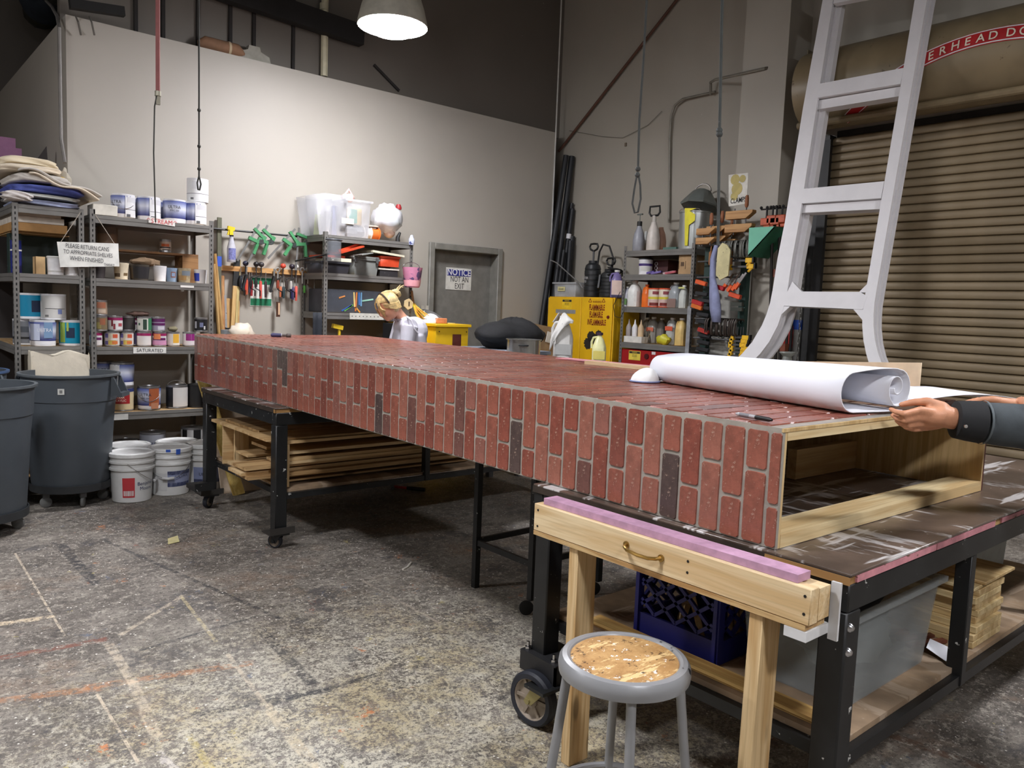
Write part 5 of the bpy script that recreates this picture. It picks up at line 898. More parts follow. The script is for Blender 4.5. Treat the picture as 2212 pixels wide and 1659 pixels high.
wbench = thing('low_bench', 'low hidden bench behind the far end of the brick box', 'bench', (2.75, 6.72, 0)); zbn = at(493, 730, 1, 6.75).z-.052
obj('top', B(2.46, 3.1, 6.5, 6.85, zbn-.03, zbn), CHIP, wbench)
for x, y in ((2.5, 6.54), (3.06, 6.54), (2.5, 6.81), (3.06, 6.81)): obj('leg', B(x-.02, x+.02, y-.02, y+.02, 0, zbn-.031), PINEZ, wbench)
# ---------------------------------------------------------------- middle shelving and its load
YM = 6.65; zM = [at(800, 521, 1, YM).z+.02, at(800, 603, 1, YM).z+.03, at(800, 683, 1, YM).z+.02, .75]
XM0, XM1 = at(703, 600, 1, YM).x-.014, at(887, 600, 1, YM).x+.02
shelving('grey steel shelving with clear bins on top beside the grey door', (XM0, YM, 0), 0, XM1-XM0, .45, at(705, 500, 1, YM).z+.0, zM)
z0 = zM[0]+.002; CLR = M((222, 222, 226), .25, 0, .02, 4, alpha=.26)
xm = lambda px, Y=6.8, py=480: at(px, py, 1, Y).x
t = tote('clear_bin', 'tall clear plastic bin holding a yellow jug and green label, front of the pair', xm(736), xm(786), 6.68, 6.98, z0, .35, CLR, .9)
obj('paper_label', B(xm(737, 6.67)+.01, xm(763, 6.67)+.01, 6.676, 6.679, z0+.12, z0+.17), M((222, 220, 206), .6), t)
tag(obj('yellow_jug', MB().lathe([(0, 0), (.07, 0), (.075, .01), (.075, .15), (.05, .17), (0, .17)], 20, (xm(764, 6.84), 6.84, z0+.13)), M((222, 190, 120), .5)), 'pale yellow jug with a green label inside the front clear bin', 'jug'); tag(obj('green_tag', B(xm(757, 6.72), xm(774, 6.72), 6.745, 6.748, z0+.14, z0+.27), M((44, 150, 122), .5)), 'green label plate inside the front clear bin', 'label'); tag(obj('grey_fittings', MB().ball((xm(762, 6.84), 6.84, z0+.066), (.11, .1, .06), 16, 8, lambda d, p: p*(1+.2*math.sin(11*d.x+9*d.y))), M((120, 120, 122), .5)), 'heap of grey fittings at the bottom of the front clear bin', 'fittings')
for i, (a, b, y0, l) in enumerate(((670, 702, 6.72, 'outermost nested clear tray beside the bins, leaning left'), (690, 738, 6.74, 'second clear tray with dark tools and pink stuff inside'))):
    x0, x1 = xm(a, 6.8), xm(b, 6.8); zz = .36+.02*i
    tt = thing('clear_tray', l, 'bin', ((x0+x1)/2, 6.85, z0)); mb = MB(); q = [(x0+.05, y0, z0), (x1, y0, z0), (x1, 7.08, z0), (x0+.05, 7.08, z0), (x0, y0-.02, z0+zz), (x1+.02, y0-.02, z0+zz), (x1+.02, 7.1, z0+zz), (x0, 7.1, z0+zz)]; mb.add(q, [(0, 3, 2, 1), (0, 1, 5, 4), (1, 2, 6, 5), (2, 3, 7, 6), (3, 0, 4, 7)]); obj('tray', mb, CLR, tt, solid=.004)
for a, h, c, l in ((708, .24, (70, 74, 84), 'dark grey tool standing in the clear tray'), (722, .3, (84, 92, 130), 'bluish tool standing in the clear tray'), (688, .2, (150, 160, 110), 'pale green tool at the back of the outer clear tray')): x = xm(a, 6.9); tag(obj('tray_tool', MB().bar((x, 6.92, z0+.01), (x+.03, 6.95, z0+h), .06, .05), M(c, .6)), l, 'tool')
PKP = M((232, 190, 186), .5)
tag(obj('pink_jug', MB().ball((xm(752, 6.9), 6.9, z0+.39), (.07, .05, .04), 14, 8, lambda d, p: p*(1+.15*math.sin(6*d.x))).tube([V((xm(752, 6.9)-.05, 6.9, z0+.4)), V((xm(752, 6.9), 6.9, z0+.47)), V((xm(752, 6.9)+.05, 6.9, z0+.4))], .012, 8), PKP), 'pale pink plastic jug handle poking out above the clear bins', 'jug')
bgx = xm(832, 6.85, 490); tag(obj('plastic_bag', MB().ball((bgx, 6.82, z0+.2), (.16, .13, .17), 24, 16, lambda d, p: p*(1+.12*math.sin(8*d.x+3*d.z)*math.cos(7*d.y+5*d.z))*(1-.35*(d.z < -.3)*abs(d.z))), M((226, 226, 232), .35, 0, .1, 8, .4, alpha=.72), sharp=2), 'stuffed translucent plastic bag on the middle shelving top', 'bag')
for dx, dz, r, c, l in ((-.06, .26, .07, (226, 222, 226), 'white wad inside the plastic bag'), (.1, .2, .05, (130, 176, 156), 'green bottle shoulder inside the plastic bag'), (.03, .1, .06, (214, 190, 180), 'pinkish wad low in the plastic bag')): tag(obj('bag_stuff', MB().ball((bgx+dx, 6.82, z0+dz), r, 12, 8), M(c, .6)), l, 'wad')
tag(obj('red_stopper', MB().lathe([(.03, 0), (.032, .02), (.02, .05), (0, .05)], 12, (bgx+.13, 6.82, z0+.33)), M((150, 30, 36), .5)), 'dark red cap above the plastic bag', 'cap'); 
for px, c, l in ((793, (214, 210, 206), 'white spool lying between the bins and the plastic bag'), (810, (222, 116, 44), 'orange spool lying between the bins and the plastic bag')):
    x = xm(px, 6.78); tag(obj('twine_spool', MB().lathe([(.0, -.045), (.062, -.045), (.062, -.038), (.052, -.036), (.052, .036), (.062, .038), (.062, .045), (0, .045)], 24, (x, 6.8, z0+.063), (1, 0, 0)), M(c, .6)), l, 'spool')
tag(obj('pale_disc', MB().lathe([(0, 0), (.07, 0), (.07, .012), (0, .012)], 20, (xm(805, 6.8), 6.82, z0+.128)), M((206, 196, 180), .6)), 'flat pale lid lying on the two spools', 'lid'); tag(obj('black_nozzle', MB().tube([(xm(860, 6.75), 6.75, z0), (xm(860, 6.75), 6.75, z0+.05), (xm(861, 6.75)+.02, 6.75, z0+.1)], [.025, .02, .012], 10), BLK), 'small black nozzle at the end of the middle shelving top', 'nozzle')
z1 = zM[1]+.002; ORG = M((198, 70, 38), .5)
def binbox(label, px0, px1, y0, y1, z, h, mat, lid=None, name='tool_tub', k=.88): t = tote(name, label, xm(px0, y0, 590), xm(px1, y0, 590), y0, y1, z, h, mat, k, lip=.008); return t
t = binbox('black tub with paint drips on the second shelf of the middle shelving', 694, 756, 6.67, 6.98, z1, .11, M((40, 40, 46), .5, spk=((206, 206, 206), .66, 14))); obj('cream_lid', B(xm(716, 6.67), xm(760, 6.67), 6.665, 6.98, z1+.113, z1+.145), M((206, 204, 180), .6, spk=((90, 84, 70), .66, 12)), t)
t = binbox('square grey tub with a hinged lid in the middle of the second shelf', 765, 818, 6.66, 6.98, z1, .16, M((116, 118, 114), .5)); obj('lid', MB().box(xm(764, 6.66), xm(820, 6.66), 6.655, 6.99, z1+.163, z1+.178).bar((xm(766, 6.66), 6.66, z1+.18), (xm(790, 6.66), 6.66, z1+.205), .3, .008, up=(0, 0, 1)), M((126, 128, 124), .5), t)
for x in (769, 815): obj('latch', B(xm(x, 6.66)-.012, xm(x, 6.66)+.012, 6.64, 6.652, z1+.12, z1+.17), STEELD, t)
t = binbox('wide orange tub upside down at the end of the second shelf', 822, 862, 6.68, 6.98, z1+.1, .1, ORG, k=.95); tag(obj('black_tray', B(xm(823, 6.68), xm(862, 6.68), 6.68, 6.96, z1, z1+.065), M((44, 44, 46), .5, spk=((200, 196, 180), .66, 16))), 'paint-flecked black tray under the orange tub', 'tray'); tag(obj('white_cover', B(xm(820, 6.68), xm(864, 6.68), 6.672, 6.97, z1+.068, z1+.08), M((214, 208, 196), .6)), 'white lid between the black tray and the orange tub', 'lid')
a = V((xm(790, 6.8), 6.8, z1+.235)); tag(obj('cream_board', MB().bar(a, V((xm(858, 6.8), 6.8, z1+.16+.05)), .3, .02), M((204, 200, 176), .6)), 'cream lid sloping over the grey tub and the orange one', 'lid')
a = V((xm(715, 6.8), 6.78, z1+.19)); tag(obj('orange_cover', MB().bar(a, V((xm(770, 6.8), 6.8, z1+.275)), .28, .02).bar(a+V((.02, -.1, .02)), V((xm(768, 6.8), 6.7, z1+.3)), .02, .02), ORG), 'orange ribbed lid tipped up on the black tub', 'lid'); tag(obj('orange_cover', B(xm(690, 6.8), xm(738, 6.8), 6.72, 7.0, z1+.15, z1+.17), ORG), 'flat orange lid lying on the black tub', 'lid')
c = V((xm(722, 6.6), 6.6, zM[0]-.13)); vs_ = thing('face_shield', 'clear curved visor hanging on the middle shelving post', 'visor', c); obj('visor', MB().grid(10, 6, lambda i, j: c+V((.07*math.sin((i-.5)*3), -.05*math.cos((i-.5)*3), .09-.2*j))), M((120, 124, 130), .15, alpha=.45), vs_, solid=.002); obj('head_band', MB().tube([c+V((.075*math.sin(k*.5-2.2), -.05*math.cos(k*.5-2.2), .085)) for k in range(10)], .008, 6), M((70, 74, 80), .4), vs_)
pk = thing('pink_bucket', 'small bucket smeared pink and purple hanging on the middle shelving post', 'bucket', at(890, 600, 1, 6.55)); c = at(890, 621, 1, 6.56); hb = at(890, 578, 1, 6.56).z-c.z
obj('body', MB().lathe([(0, 0), (.068, 0), (.075, .01), (.098, hb-.006), (.1, hb), (.095, hb), (.07, .012), (0, .012)], 28, c), M((218, 144, 176), .5, 0, .08, 8, spk=((110, 84, 128), .53, 9)), pk); obj('bail', MB().tube([c+V((.098*math.cos(k*math.pi/8), .02, hb+.05*math.sin(k*math.pi/8))) for k in range(9)], .003, 6), CHROME, pk); obj('pink_band', shell(c, .0775, .086, .012, .07, 0, 6.28, 28), M((232, 164, 172), .5, 0, .1, 10), pk)
tag(obj('tied_rag', MB().ball((xm(888, 6.63, 510)+.01, 6.635, zM[0]+.02), (.03, .03, .05), 10, 8, lambda d, p: p*(1+.2*math.sin(8*d.z))), M((190, 196, 216), .6, spk=((44, 56, 120), .55, 14))), 'blue and white rag tied to the end post of the middle shelving', 'rag')
z2 = zM[2]+.002; t = thing('dark_case', 'long dark grey case painted with coloured streaks on the third shelf', 'case', (3.85, 6.85, z2)); x0, x1 = xm(672, 6.75, 650), xm(842, 6.72, 650); hh = .22
obj('case', B(max(x0, XM0+.04), x1, 6.7, 7.04, z2, z2+hh), M((62, 66, 74), .6, spk=((150, 156, 166), .68, 40)), t, bev=.006)
for a, b, c in (((738, .02), (760, .075), (50, 90, 160)), ((744, .02), (762, .08), (90, 160, 80)), ((764, .2), (766, .06), (214, 190, 120)), ((770, .2), (768, .02), (206, 120, 60)), ((775, .2), (776, .08), (60, 110, 180)), ((780, .2), (780, .07), (110, 160, 200)), ((732, .14), (745, .16), (196, 130, 70)), ((782, .12), (806, .14), (150, 200, 180)), ((768, .06), (778, .01), (216, 150, 60))):
    obj('paint_streak', MB().bar((xm(a[0], 6.7, 650), 6.698, z2+a[1]), (xm(b[0], 6.7, 650), 6.698, z2+b[1]), .014, .003, up=(0, 1, 0)), M(c, .6), t)
t = thing('perforated_strip', 'pale perforated metal strip on the third shelf beam', 'strip', (4.0, 6.63, z2)); obj('strip', B(xm(757, 6.62, 685), xm(830, 6.62, 685), 6.632, 6.638, z2-.055, z2+.004), M((206, 204, 194), .5), t); sl = MB()
for k in range(8): sl.lathe([(.005, 0), (.005, .001), (0, .001)], 8, (xm(762+8*k, 6.62, 685), 6.6318, z2-.026), (0, -1, 0))
obj('hole', sl, SLOT, t)
dy = thing('hand_drill', 'yellow-headed tool standing under the third shelf', 'tool', at(729, 715, 1, 6.7)); c = at(729, 706, 1, 6.7); obj('head', MB().bar(c+V((-.05, 0, .01)), c+V((.05, 0, -.01)), .04, .04), M((222, 186, 40), .5), dy); obj('handle', MB().tube([c+V((.02, 0, -.02)), V((c.x+.02, c.y, zM[3]+.002))], .014, 8), M((222, 186, 40), .5), dy)
DK = M((34, 30, 28), .7)
for i in range(9):
    x = xm(742+9*i, 6.85, 700); tag(obj('dark_bottle', MB().lathe([(0, 0), (.026, 0), (.028, .2+.02*(i % 3)), (.01, .27), (.01, .31), (0, .31)], 12, (x, 6.85, zM[3]+.002)), DK), ('first', 'second', 'third', 'fourth', 'fifth', 'sixth', 'seventh', 'eighth', 'ninth')[i]+' dark bottle from the left under the third shelf', 'bottle', 'dark bottles under the third shelf')
tag(obj('black_cloth_drape', MB().grid(6, 8, lambda i, j: V((xm(690, 6.6)-.03+.09*i, 6.643-.008*math.sin(7*i+3*j), z2-.0-.6*j))), M((34, 38, 46), .8), solid=.01), 'dark cloth hanging down the middle shelving post', 'cloth')
tag(obj('black_stick', MB().tube([at(638, 564, 1, 6.9), at(712, 548, 1, 6.58)], .008, 6), BLK), 'thin black stick poking out of the middle shelving to the left', 'stick')
# ---------------------------------------------------------------- yellow cabinet group by the door
ycx0, ycx1 = at(945, 720, 1, 6.3).x, at(1011, 720, 1, 6.3).x; zt = at(970, 700, 1, 6.3).z
yc = thing('yellow_box', 'yellow wooden box with a brown square on its front beside the grey door', 'box', ((ycx0+ycx1)/2, 6.5, 0)); YB = M((232, 186, 30), .45, 0, .04)
obj('body', B(ycx0-.02, ycx1, 6.3, 6.75, 0, zt-.03), YB, yc); obj('lid', B(ycx0-.04, ycx1+.02, 6.27, 6.77, zt-.029, zt), YB, yc, bev=.004); obj('side_panel', B(ycx0-.26, ycx0-.021, 6.42, 6.78, 0, zt-.002), YB, yc)
obj('brown_square', B((ycx0+ycx1)/2-.005, (ycx0+ycx1)/2+.1, 6.297, 6.2995, zt-.26, zt-.1), M((92, 40, 30), .6), yc)
s = MB()
for x in (ycx0+.02, ycx1-.02): s.lathe([(.007, 0), (.007, .002), (0, .002)], 8, (x, 6.2995, zt-.075), (0, -1, 0))
obj('screw', s, M((70, 46, 24), .5), yc)
bk = thing('black_cabinet', 'black cabinet between the blond person and the yellow box', 'cabinet', (ycx0-.4, 6.55, 0)); obj('body', B(ycx0-.42, ycx0-.265, 6.32, 6.62, 0, zt-.01), M((26, 27, 30), .5), bk); obj('knob', MB().ball((ycx0-.3, 6.315, zt-.12), .008, 8, 6), CHROME, bk)
a = at(943, 699, 1, 6.4); tag(obj('orange_block', B(a.x, a.x+.13, 6.4, 6.5, zt+.001, zt+.055), brick_mat((214, 140, 100), 'orange_block_face'), bev=.006), 'orange brick-like block lying on the yellow box', 'brick'); tag(obj('paper_slip', B(a.x+.15, a.x+.24, 6.42, 6.52, zt+.001, zt+.008), M((232, 210, 130), .6)), 'pale yellow slip of paper on the yellow box beside the orange block', 'paper')
wc = thing('baseball_hat', 'white cap with dark lines on the black cabinet', 'cap', at(930, 692, 1, 6.5)); c = V((at(930, 692, 1, 6.5).x, 6.5, zt+.001)); obj('crown', MB().ball(c+V((0, 0, .005)), (.1, .09, .09), 18, 10, lambda d, p: V((p.x, p.y, max(0, p.z)))), M((226, 226, 226), .6), wc); obj('brim', MB().prism([(-.16, -.02), (-.02, -.09), (.1, -.05), (.1, .02), (-.1, .06)], (0, 0, .006), c, (1, 0, 0), (0, 1, 0)), M((222, 222, 222), .6), wc); obj('stripe', MB().tube([c+V((.1*math.sin(k*.2)*.9, -.09*math.cos(k*.2)-.001, .05)) for k in range(6)], .003, 5), M((60, 70, 120), .6), wc)
st = thing('yellow_straw', 'bundle of orange and yellow straw hanging from the middle shelving', 'broom', at(905, 690, 1, 6.6)); a = at(893, 655, 1, 6.6); r = random.Random(3)
for c_, nme, n in (((224, 158, 62), 'orange_straw', 16), ((220, 204, 50), 'yellow_straw', 16)):
    mb = MB()
    for i in range(n):
        e = at(900+r.uniform(0, 34)+(8 if nme[0] == 'y' else 0), 682+r.uniform(0, 18), 1, 6.5+r.uniform(-.06, .03)); mb.tube([a+V((r.uniform(-.015, .015), 0, 0)), (a+e)/2+V((-.02, 0, .0)), e], [.004, .005, .003], 5)
    o = obj(nme, mb, M(c_, .7), st); o['kind'] = 'stuff'
o = obj('cord', MB().tube([a, a+V((-.01, .02, .12)), at(888, 640, 1, 6.63)], .012, 6), M((120, 84, 50), .7), st)
fl = at(883, 657, 1, 6.55); tag(obj('wooden_tag', MB().prism([(.055*math.cos(k*math.pi/3+.4), .055*math.sin(k*math.pi/3+.4)) for k in range(6)], (0, .012, 0), fl, (1, 0, 0), (0, 0, 1)), M((214, 190, 144), .6)), 'pale six-sided wooden tag hanging by the end post', 'tag'); tag(obj('tag_mark', B(fl.x-.004, fl.x+.008, fl.y-.003, fl.y-.001, fl.z-.02, fl.z+.025), M((60, 40, 30), .6)), 'dark mark on the six-sided wooden tag', 'mark')
sv = MB().grid(10, 6, lambda i, j: at(913, 668, 1, 6.7)+V((.34*i, -.05*j, .0-.16*i*i-.1*j+.02*math.sin(8*i)*j))); tag(obj('silver_sheet', sv, M((150, 150, 150), .35, .4), solid=.006), 'crinkled silver grey sheet slumped behind the white cap', 'sheet')
for px, l in ((913, 'left of two pale upright strips by the door frame'), (923, 'right of two pale upright strips by the door frame')): a = at(px, 660, 1, 6.95); tag(obj('strip_post', B(a.x-.016, a.x+.016, 6.95, 6.965, 0, a.z), M((186, 180, 168), .6)), l, 'strip')
# things near the door, behind the box
tb = thing('grey_table', 'low blue-grey table holding the heap of black cloth', 'table', (5.0, 5.6, 0)); zt2 = at(1080, 756, 1, 5.6).z; obj('top', B(4.32, 5.05, 5.35, 6.2, zt2-.03, zt2), M((132, 140, 152), .6), tb)
for x, y in ((4.4, 5.4), (5.0, 5.4), (4.4, 6.15), (5.0, 6.15)): obj('leg', B(x-.025, x+.025, y-.025, y+.025, 0, zt2-.031), STEELD, tb)
c = at(1110, 730, 1, 5.75); BKC = M((22, 22, 24), .85, 0, .3, 10, .4)
tag(obj('black_cloth_heap', MB().ball((c.x, 5.8, zt2+.11), 1, 32, 18, lambda d, p: V((d.x*.38*(1+.1*math.sin(5*d.z)), d.y*.25, d.z*(.16 if d.z > 0 else .1)*(1+.18*math.sin(7*d.x+2*d.y)))) + V((0, 0, .018*math.sin(13*d.x+6*d.y)))), BKC, sharp=2), 'heap of black cloth beside the steel pot', 'cloth')
pt = thing('steel_pot', 'stainless stock pot with black handle in front of the black cloth', 'pot', at(1132, 755, 1, 5.35)); c = V((at(1131, 748, 1, 5.3).x, 5.3, 0)); zp = at(1131, 734, 1, 5.17).z; rp = .15
obj('body', MB().lathe([(0, 0), (rp, 0), (rp, .26), (rp+.012, .262), (rp+.012, .268), (rp-.004, .268), (rp-.006, .02), (0, .02)], 36, (c.x, c.y, zp-.268)), M((176, 176, 172), .25, .85, .1, 3), pt); f = face(c.x, c.y); n = V((math.cos(f), math.sin(f), 0)); e = V((-n.y, n.x, 0)); hc = V((c.x, c.y, zp-.05))+n*rp
obj('handle', MB().tube([hc-e*.04, hc-e*.038+n*.03, hc-e*.02+n*.036, hc+e*.02+n*.036, hc+e*.038+n*.03, hc+e*.04], .007, 8), BLK, pt)
ps = thing('pot_stand', 'small hidden stand under the steel pot', 'stand', (c.x, c.y, 0)); obj('top', MB().lathe([(0, 0), (.16, 0), (.16, .02), (0, .02)], 24, (c.x, c.y, zp-.2885)), STEELD, ps); obj('leg', MB().tube([(c.x, c.y, 0), (c.x, c.y, zp-.289)], .04, 10), STEELD, ps)
cbx = thing('open_carton', 'open cardboard carton behind the black cloth near the pipes', 'box', at(1165, 735, 1, 6.4)); a = at(1150, 720, 1, 6.6); KR = M((166, 138, 104), .7)
obj('carton', MB().box(5.75, 6.3, 6.5, 6.9, zt2-.5, zt2+.12), KR, cbx); obj('flap', MB().bar((5.7, 6.48, zt2+.2), (6.3, 6.48, zt2+.12), .01, .1), KR, cbx); obj('white_flap', MB().bar((6.02, 6.46, zt2+.09), (6.28, 6.44, zt2+.03), .01, .12), M((220, 216, 206), .6), cbx)
cs_ = thing('carton_stand', 'hidden crate under the open carton', 'crate', (6.0, 6.7, 0)); obj('crate', B(5.77, 6.28, 6.52, 6.88, 0, zt2-.501), PLY, cs_)
# ---------------------------------------------------------------- black pipes in the corner, ropes
BPI = M((30, 32, 36), .5, .1, .2, 6, spk=((120, 122, 126), .72, 16))
for i, (p0, p1, r, l) in enumerate((((1223, 336), (1168, 712), .034, 'tallest black pipe leaning in the corner, left of the pair'), ((1236, 338), (1188, 712), .036, 'second tall black pipe in the corner, close beside the tallest'), ((1246, 441), (1225, 640), .026, 'thin black pipe with a notched end, third in the corner'), ((1241, 452), (1212, 660), .03, 'black pipe with a white tape ring near its top'), ((1248, 512), (1236, 650), .035, 'short thick black pipe nearest the black sprayers'), ((1218, 540), (1196, 700), .02, 'thin short black rod hidden among the tall pipes'), ((1232, 520), (1222, 660), .03, 'short dark pipe with a grey collar among the others'))):
    yy = 7.05-.022*i; a = at(*p0, 1, yy); b = at(*p1, 1, yy)
    if a.x+r > 6.88: b.x -= a.x+r-6.88; a.x = 6.88-r
    d = b-a; e = a+d*((.003-a.z)/d.z); o = tag(obj('black_pipe', MB().tube([a, e], r, 14), BPI), l, 'pipe', 'black pipes leaning in the corner')
    if i == 3: RM[o.name] = Matrix(); obj('tape_ring', MB().tube([a+d*.26, a+d*.31], r*1.04, 14), WHT, o)
def rope(label, pts, r, m, name='hanging_rope', loop=None, knots=()):
    P = []
    for px, py, dd in pts: d = CR*(px-1106)/F - CU*(py-829.5)/F + CF; P.append(CO+d*dd)
    for p in P[1:]: p.x, p.y = P[0].x+(p.x-P[0].x)*1, P[0].y+(p.y-P[0].y)*1
    top = P[0].copy(); top.z = 6.49; d = P[0]-P[1]; top.x += 0; mb = MB().tube([top]+P, r, 6)
    for k in knots: d = CR*(k[0]-1106)/F - CU*(k[1]-829.5)/F + CF; mb.ball(CO+d*k[2], r*2.2, 8, 6)
    if loop:
        Q = []
        for px, py in loop: d = CR*(px-1106)/F - CU*(py-829.5)/F + CF; Q.append(CO+d*pts[-1][2])
        mb.tube(Q, r*.9, 6)
    return tag(obj(name, mb, m), label, 'rope')
CORD = M((54, 54, 50), .8); STRAP = M((142, 84, 82), .7)
a = [CO+(CR*(x-1106)/F-CU*(y-829.5)/F+CF)*5.2 for x, y in ((343, 0), (341, 201))]
t = thing('red_strap', 'dusty red strap hanging from above and ending in a small buckle', 'strap', a[1]); up = a[0]-a[1]; obj('webbing', MB().bar(a[1], V((a[0].x, a[0].y, 6.49)), .026, .008, up=CF), STRAP, t); obj('buckle', MB().bar(a[1]+V((0, 0, -.075)), a[1]+V((0, 0, -.02)), .026, .02).tube([a[1]+V((0, 0, .012)), a[1]+V((0, 0, -.02))], .02, 10), M((150, 146, 130), .4, .5), t)
obj('thin_cord', MB().tube([CO+(CR*(x-1106)/F-CU*(y-829.5)/F+CF)*5.19 for x, y in ((339, 205), (334, 230), (332, 330), (334, 400), (336, 480))], .0045, 6), CORD, t)
rope('thin dark rope with a small loop hanging before the stacked cans', [(429, 0, 5.5), (430, 150, 5.5), (430, 385, 5.5)], .006, CORD, knots=((430, 238, 5.5), (430, 316, 5.5), (430, 365, 5.5)), loop=((430, 380), (426, 395), (428, 410), (431, 411), (434, 398), (430, 380)))
rope('thin grey rope ending in a long knotted loop before the right wall', [(1397, 0, 4.5), (1390, 130, 4.5), (1381, 260, 4.5), (1378, 370, 4.5)], .007, M((66, 68, 66), .8), knots=((1378, 365, 4.5), (1377, 378, 4.5)), loop=((1377, 372), (1370, 410), (1366, 440), (1371, 460), (1378, 458), (1384, 430), (1383, 400), (1378, 372)))
rope('dark braided rope hanging before the square column', [(1560, 0, 4.6), (1557, 150, 4.6), (1554, 290, 4.6), (1551, 530, 4.6)], .009, M((70, 74, 72), .7, spk=((180, 180, 178), .66, 30)), knots=((1554, 290, 4.6), (1554, 282, 4.6)))
t = tag(obj('wall_wire', MB().tube([at(1230, 282, 0, 6.88), at(1300, 295, 0, 6.88), at(1345, 298, 0, 6.88), at(1400, 270, 0, 6.88), at(1430, 240, 0, 6.88)], .003, 5), M((110, 106, 98), .7)), 'slack thin wire drooping along the right wall', 'wire')
tag(obj('wall_stub', MB().box(6.885, WX, at(1350, 312, 0, 6.88).y-.012, at(1350, 312, 0, 6.88).y+.012, at(1350, 312, 0, 6.88).z-.02, at(1350, 312, 0, 6.88).z+.02), M((120, 108, 92), .6)), 'small tan block screwed to the right wall', 'block')
# ---------------------------------------------------------------- yellow flammables cabinet and what stands on it
XF = 6.42; zy = 1.672; YEL2 = M((232, 182, 26), .42, .05, .05, 4, spk=((150, 110, 30), .75, 14)); RDT = M((126, 28, 20), .5)
fc = thing('flammables_cabinet', 'tall yellow cabinet lettered FLAMMABLE with a black spray stain', 'cabinet', (XF, 6.37, 0)); obj('body', B(XF+.02, 6.87, 5.85, 6.89, 0, zy), YEL2, fc, bev=.004)
ysp = at(1254, 700, 0, XF).y
def fy(px, py): return at(px, py, 0, XF-.012)
for y0, y1 in ((5.86, ysp-.003), (ysp+.003, 6.885)): obj('door', B(XF, XF+.0195, y0, y1, .03, zy-.012), YEL2, fc, bev=.003)
UF, VF = (0, -1, 0), (0, 0, 1); xt = XF-.0015
for s, px, py, sz in (('FLAMMABLE', 1290, 664, .088), ('FLAMABLE', 1288, 679, .088), ('INFLAMMABLE', 1289, 696, .088)): c = at(px, py, 0, XF); text(fc, s, sz, (xt, c.y, c.z), UF, VF, RDT, squash=.5, bold=.02)
for s, px, py, sz in (('WARNING', 1290, 652, .035), ('KEEP FIRE AWAY', 1290, 670.5, .022), ('MANTENGA EL FUEGO LEJOS', 1288, 686.5, .02), ('GARDER LE FEU LOIN', 1288, 702, .02)): c = at(px, py, 0, XF); text(fc, s, sz, (xt, c.y, c.z), UF, VF, RDT, squash=.8)
for px in (1275, 1304):
    c = at(px, 650, 0, XF); mb = MB()
    for k in range(3): a1, a2 = math.pi/2+k*2*math.pi/3, math.pi/2+(k+1)*2*math.pi/3; mb.bar((xt, c.y-.026*math.cos(a1), c.z+.026*math.sin(a1)), (xt, c.y-.026*math.cos(a2), c.z+.026*math.sin(a2)), .006, .002, up=(1, 0, 0))
    obj('warning_triangle', mb, RDT, fc)
def sticker(par, px0, py0, px1, py1, X, head, lines, mat, hm, tm):
    a, b = at(px0, py0, 0, X), at(px1, py1, 0, X); o = obj('sticker', B(X-.002, X-.0003, b.y, a.y, b.z, a.z), mat, par); h = a.z-b.z
    obj('sticker_head', B(X-.003, X-.0021, b.y+.006, a.y-.006, a.z-h*.28, a.z-.006), hm, o); text(o, head, h*.2, (X-.0032, (a.y+b.y)/2, a.z-h*.16), UF, VF, mat, squash=.75)
    text(o, lines, h*.15, (X-.0022, (a.y+b.y)/2, a.z-h*.52), UF, VF, tm, squash=.7, gap=1)
sticker(fc, 1215, 646, 1235, 667, XF, 'WARNING', 'KEEP CLOSED\nAND LOCKED', M((236, 196, 40), .5), INK, INK)
a, b = at(1201, 668, 0, XF), at(1243, 678, 0, XF); obj('grey_tape', B(XF-.002, XF-.0003, b.y, a.y, b.z, a.z), M((140, 140, 138), .5), fc); c = at(1314, 685, 0, XF); obj('lock', MB().lathe([(.018, 0), (.016, .012), (0, .014)], 14, (XF, c.y, c.z), (-1, 0, 0)), M((110, 30, 26), .4), fc)
bs = MB(); r = random.Random(2)
def blot(c, rr, n, k): return MB().prism([(rr*(1+.16*math.sin(3*j+k)+.08*math.sin(7*j))*math.cos(2*math.pi*j/n), rr*1.1*(1+.12*math.cos(2*j+k))*math.sin(2*math.pi*j/n)) for j in range(n)], (-.0012, 0, 0), c, UF, VF)
for px, py, rr in ((1277, 728, .06), (1270, 742, .06), (1293, 723, .045), (1284, 733, .05)): q = blot(at(px, py, 0, XF-.001), rr, 26, px); bs.add(q.v, q.f)
obj('spray_stain', bs, M((34, 28, 22), .7), fc)
zc = zy+.001
t = tote('clear_box', 'small clear box with a cream label on the yellow cabinet', 6.5, 6.72, at(1243, 640, 0, 6.5).y, at(1197, 640, 0, 6.5).y, zc, .17, M((196, 198, 200), .3, alpha=.45), .96); c = at(1214, 624, 0, 6.5); obj('paper_label', B(6.488, 6.491, c.y-.06, c.y+.06, c.z-.025, c.z+.025), M((214, 206, 150), .6), t)
text(t, 'Dowels', .035, (6.487, c.y, c.z), UF, VF, INK, squash=.8)
tag(obj('box_contents', MB().ball((6.6, t.location.y, zc+.05), (.07, .09, .045), 12, 8), M((150, 146, 140), .7)), 'grey clutter inside the small clear box', 'contents')
SPB = M((34, 36, 38), .4)
